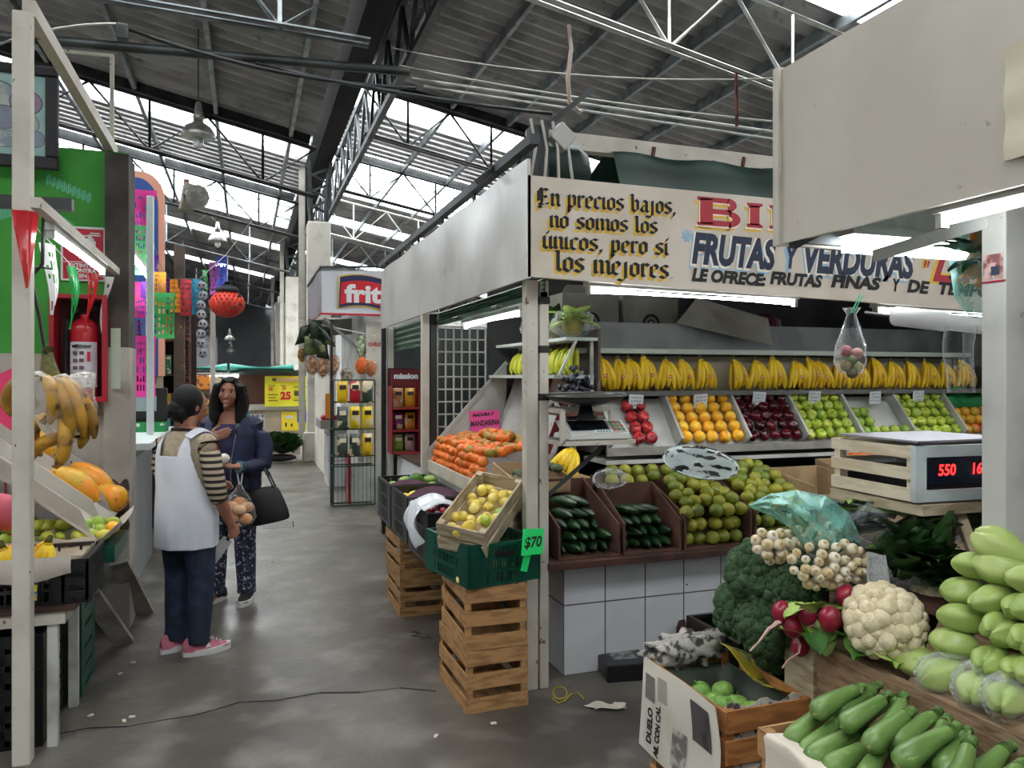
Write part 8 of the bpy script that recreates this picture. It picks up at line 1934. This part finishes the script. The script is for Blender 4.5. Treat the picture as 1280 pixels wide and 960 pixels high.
b = MB(True); rings(b, [(x, y, z, rx+.01, ry+.012) for x, y, z, rx, ry in torsoB[:-2]]+[(0, 0, 1.27, .13, .085)]); fuse(b, 'top', top, B, .008, 3, MB_)
navy = pm('jacket_navy', '#121b36', .65, c2='#18234a', ns=8, bump=.35, bs=26)
# jacket: shell open down the front, with sleeves
m = MB(True); prof = [(.80, .205, .16), (.9, .21, .168), (1.0, .196, .158), (1.1, .2, .158), (1.2, .205, .146), (1.27, .185, .122), (1.325, .12, .09)]; grid = {}; nz = 20; na = 60
for i in range(nz+1):
    z, rx, ry = aring(i/nz)
    for j in range(na):
        a = 2*pi*j/na; q = 1+.012*sin(z*70); grid[i, j] = V((rx*cos(a)*q, -.005+ry*sin(a)*q, z))
gap = lambda z: .05+.05*max(0, (z-1.0)/.3)
m.add([grid[i, j] for i in range(nz+1) for j in range(na)], [(i*na+j, i*na+(j+1) % na, (i+1)*na+(j+1) % na, (i+1)*na+j) for i in range(nz) for j in range(na) if not ((grid[i, j]+grid[i+1, (j+1) % na]).y > 0 and abs((grid[i, j]+grid[i+1, (j+1) % na]).x/2) < gap(grid[i, j].z))])
jk = xform(m, MB_).build('jacket', navy, B); sm_ = jk.modifiers.new('thickness', 'SOLIDIFY'); sm_.thickness = .012
for arm in (aR, aL):
    a = [V(p) for p in arm]; end = a[3].lerp(a[4], .75); ss_ = MB(True); ss_.ball(a[0]-V((a[0].x*.12, 0, .01)), .072, 14, 10); ss_.tube([a[0], a[0].lerp(a[1], .5), a[1], a[2], a[2].lerp(a[3], .5), a[3], end], [.07, .066, .064, .06, .054, .047, .04], 16); fuse(ss_, 'sleeve', navy, B, .008, 2, MB_)
    m = MB(True); m.tube([end.lerp(a[3], .3), end, end.lerp(a[4], .2)], [.043, .042, .041], 14); xform(m, MB_).build('cuff', pm('cuff_teal', '#4f7a80', .7), B)
m = MB(True)
for s in (-1, 1): m.slab(lambda u, v: MB_ @ V((s*(.06+.055*u+.02*v), .10-.05*u-.06*v, 1.235+.085*v+.03*u)), 5, 6, .006)
m.build('collar_lining', MATS['cuff_teal'], B)
m = MB(True)
for s in (-1, 1): m.tube([MB_ @ V((s*gap(z), .0+.16*sqrt(max(0, 1-(gap(z)/.2)**2))-(.03 if z > 1.2 else 0), z)) for z in (.82, .9, 1.0, 1.1, 1.2)], .005, 6)
m.build('zip_edge', steelp, B)
flor = pm('trousers_floral', '#1c1f34', .8, c2='#343852', ns=18, c3='#a9abb8', ns3=46, lo3=.57, hi3=.62)
b = MB(True); rings(b, [(0, -.012, .74, .155, .12), (0, -.015, .86, .178, .135), (0, -.01, .98, .16, .125)]); legs(b, legB, [.104, .09, .076, .071, .064, .066], .062); fuse(b, 'trousers', flor, B, .008, 3, MB_)
blk = pm('shoe_black', '#18181a', .7, bump=.3, bs=120); blace = pm('lace_black', '#222224', .6)
shoe(B, MB_, (-.105, -.015, 0), radians(4), blk, whsole, blace); shoe(B, MB_, (.11, -.005, 0), radians(-32), blk, whsole, blace)
on = MB_ @ V((-.055, .295, 1.045)); ot = thing('peeled_onion', 'peeled white onion held in the navy-jacketed woman\'s hand', 'onion', on-V((0, 0, .035)))
m = MB(True); m.ball(on, (.037, .037, .034), 16, 12, lambda p: 1+.12*max(0, p.z-.8)*5*.3); m.build('bulb', pm('onion_peeled', '#e6e2d6', .3, sss=.1), ot)
wr_ = MB_ @ V((-.13, .215, .945))
bg_ = thing('bread_bag', 'clear plastic bag of round bread rolls hanging from the woman\'s wrist', 'plastic bag', wr_-V((0, 0, .36)))
cb = wr_-V((0, 0, .23)); m = MB(True); m.lathe([(.0, -.13), (.08, -.125), (.105, -.08), (.1, -.01), (.07, .06), (.03, .11), (.012, .15)], 18, Matrix.Translation(cb), lambda a_, t_: 1+.08*sin(5*a_+t_*7)); m.build('pouch', film, bg_)
rollm = pm('bread_roll', '#c98a5a', .7, rnd='#d8a070', c2='#e0b890', ns=8)
for i, (dx, dy, dz) in enumerate([(-.045, -.04, -.07), (.04, -.05, -.08), (0, -.06, -.02), (-.05, -.02, .0), (.05, 0, -.01), (0, .03, -.08), (.0, .03, .02)]):
    m = MB(True); m.ball(cb+V((dx, dy, dz)), (.046, .042, .036), 12, 8); m.build('bread_roll', rollm, bg_)
m = MB(True); m.tube([cb+V((0, 0, .145)), wr_+V((-.02, 0, .02)), wr_+V((0, 0, .05)), wr_+V((.025, 0, .02)), cb+V((.01, 0, .145))], .005, 6); m.build('tied_handle', pm('bag_handle_white', '#d8dadc', .4), bg_)
hb_ = thing('handbag', 'black slouchy handbag hanging on the navy-jacketed woman\'s forearm', 'handbag', MB_ @ V((-.26, .08, .55)))
m = MB(True); Mh = MB_ @ Matrix.Translation((-.275, .09, .70)) @ Matrix.Rotation(radians(12), 4, 'Y')
rings(m, [(0, 0, -.13, .13, .05), (0, 0, -.12, .15, .06), (0, 0, -.02, .14, .055), (0, 0, .08, .115, .04), (0, 0, .13, .1, .025)], 24); xform(m, Mh).build('body', pm('bag_black', '#17171a', .5, bump=.2, bs=40), hb_, sub=1)
m = MB(True)
for dy in (-.025, .025): m.tube([Mh @ V((-.08, dy, .11)), Mh @ V((-.06, dy, .2)), MB_ @ V((-.225, .045+dy*.5, 1.0)), MB_ @ V((-.19, .11+dy*.5, 1.01)), Mh @ V((.06, dy, .2)), Mh @ V((.08, dy, .11))], .008, 7)
m.build('strap', MATS['bag_black'], hb_)
m = MB(); m.span((-.03, -.064, .06), (.03, -.056, .075)); xform(m, Mh).build('buckle', steelp, hb_)
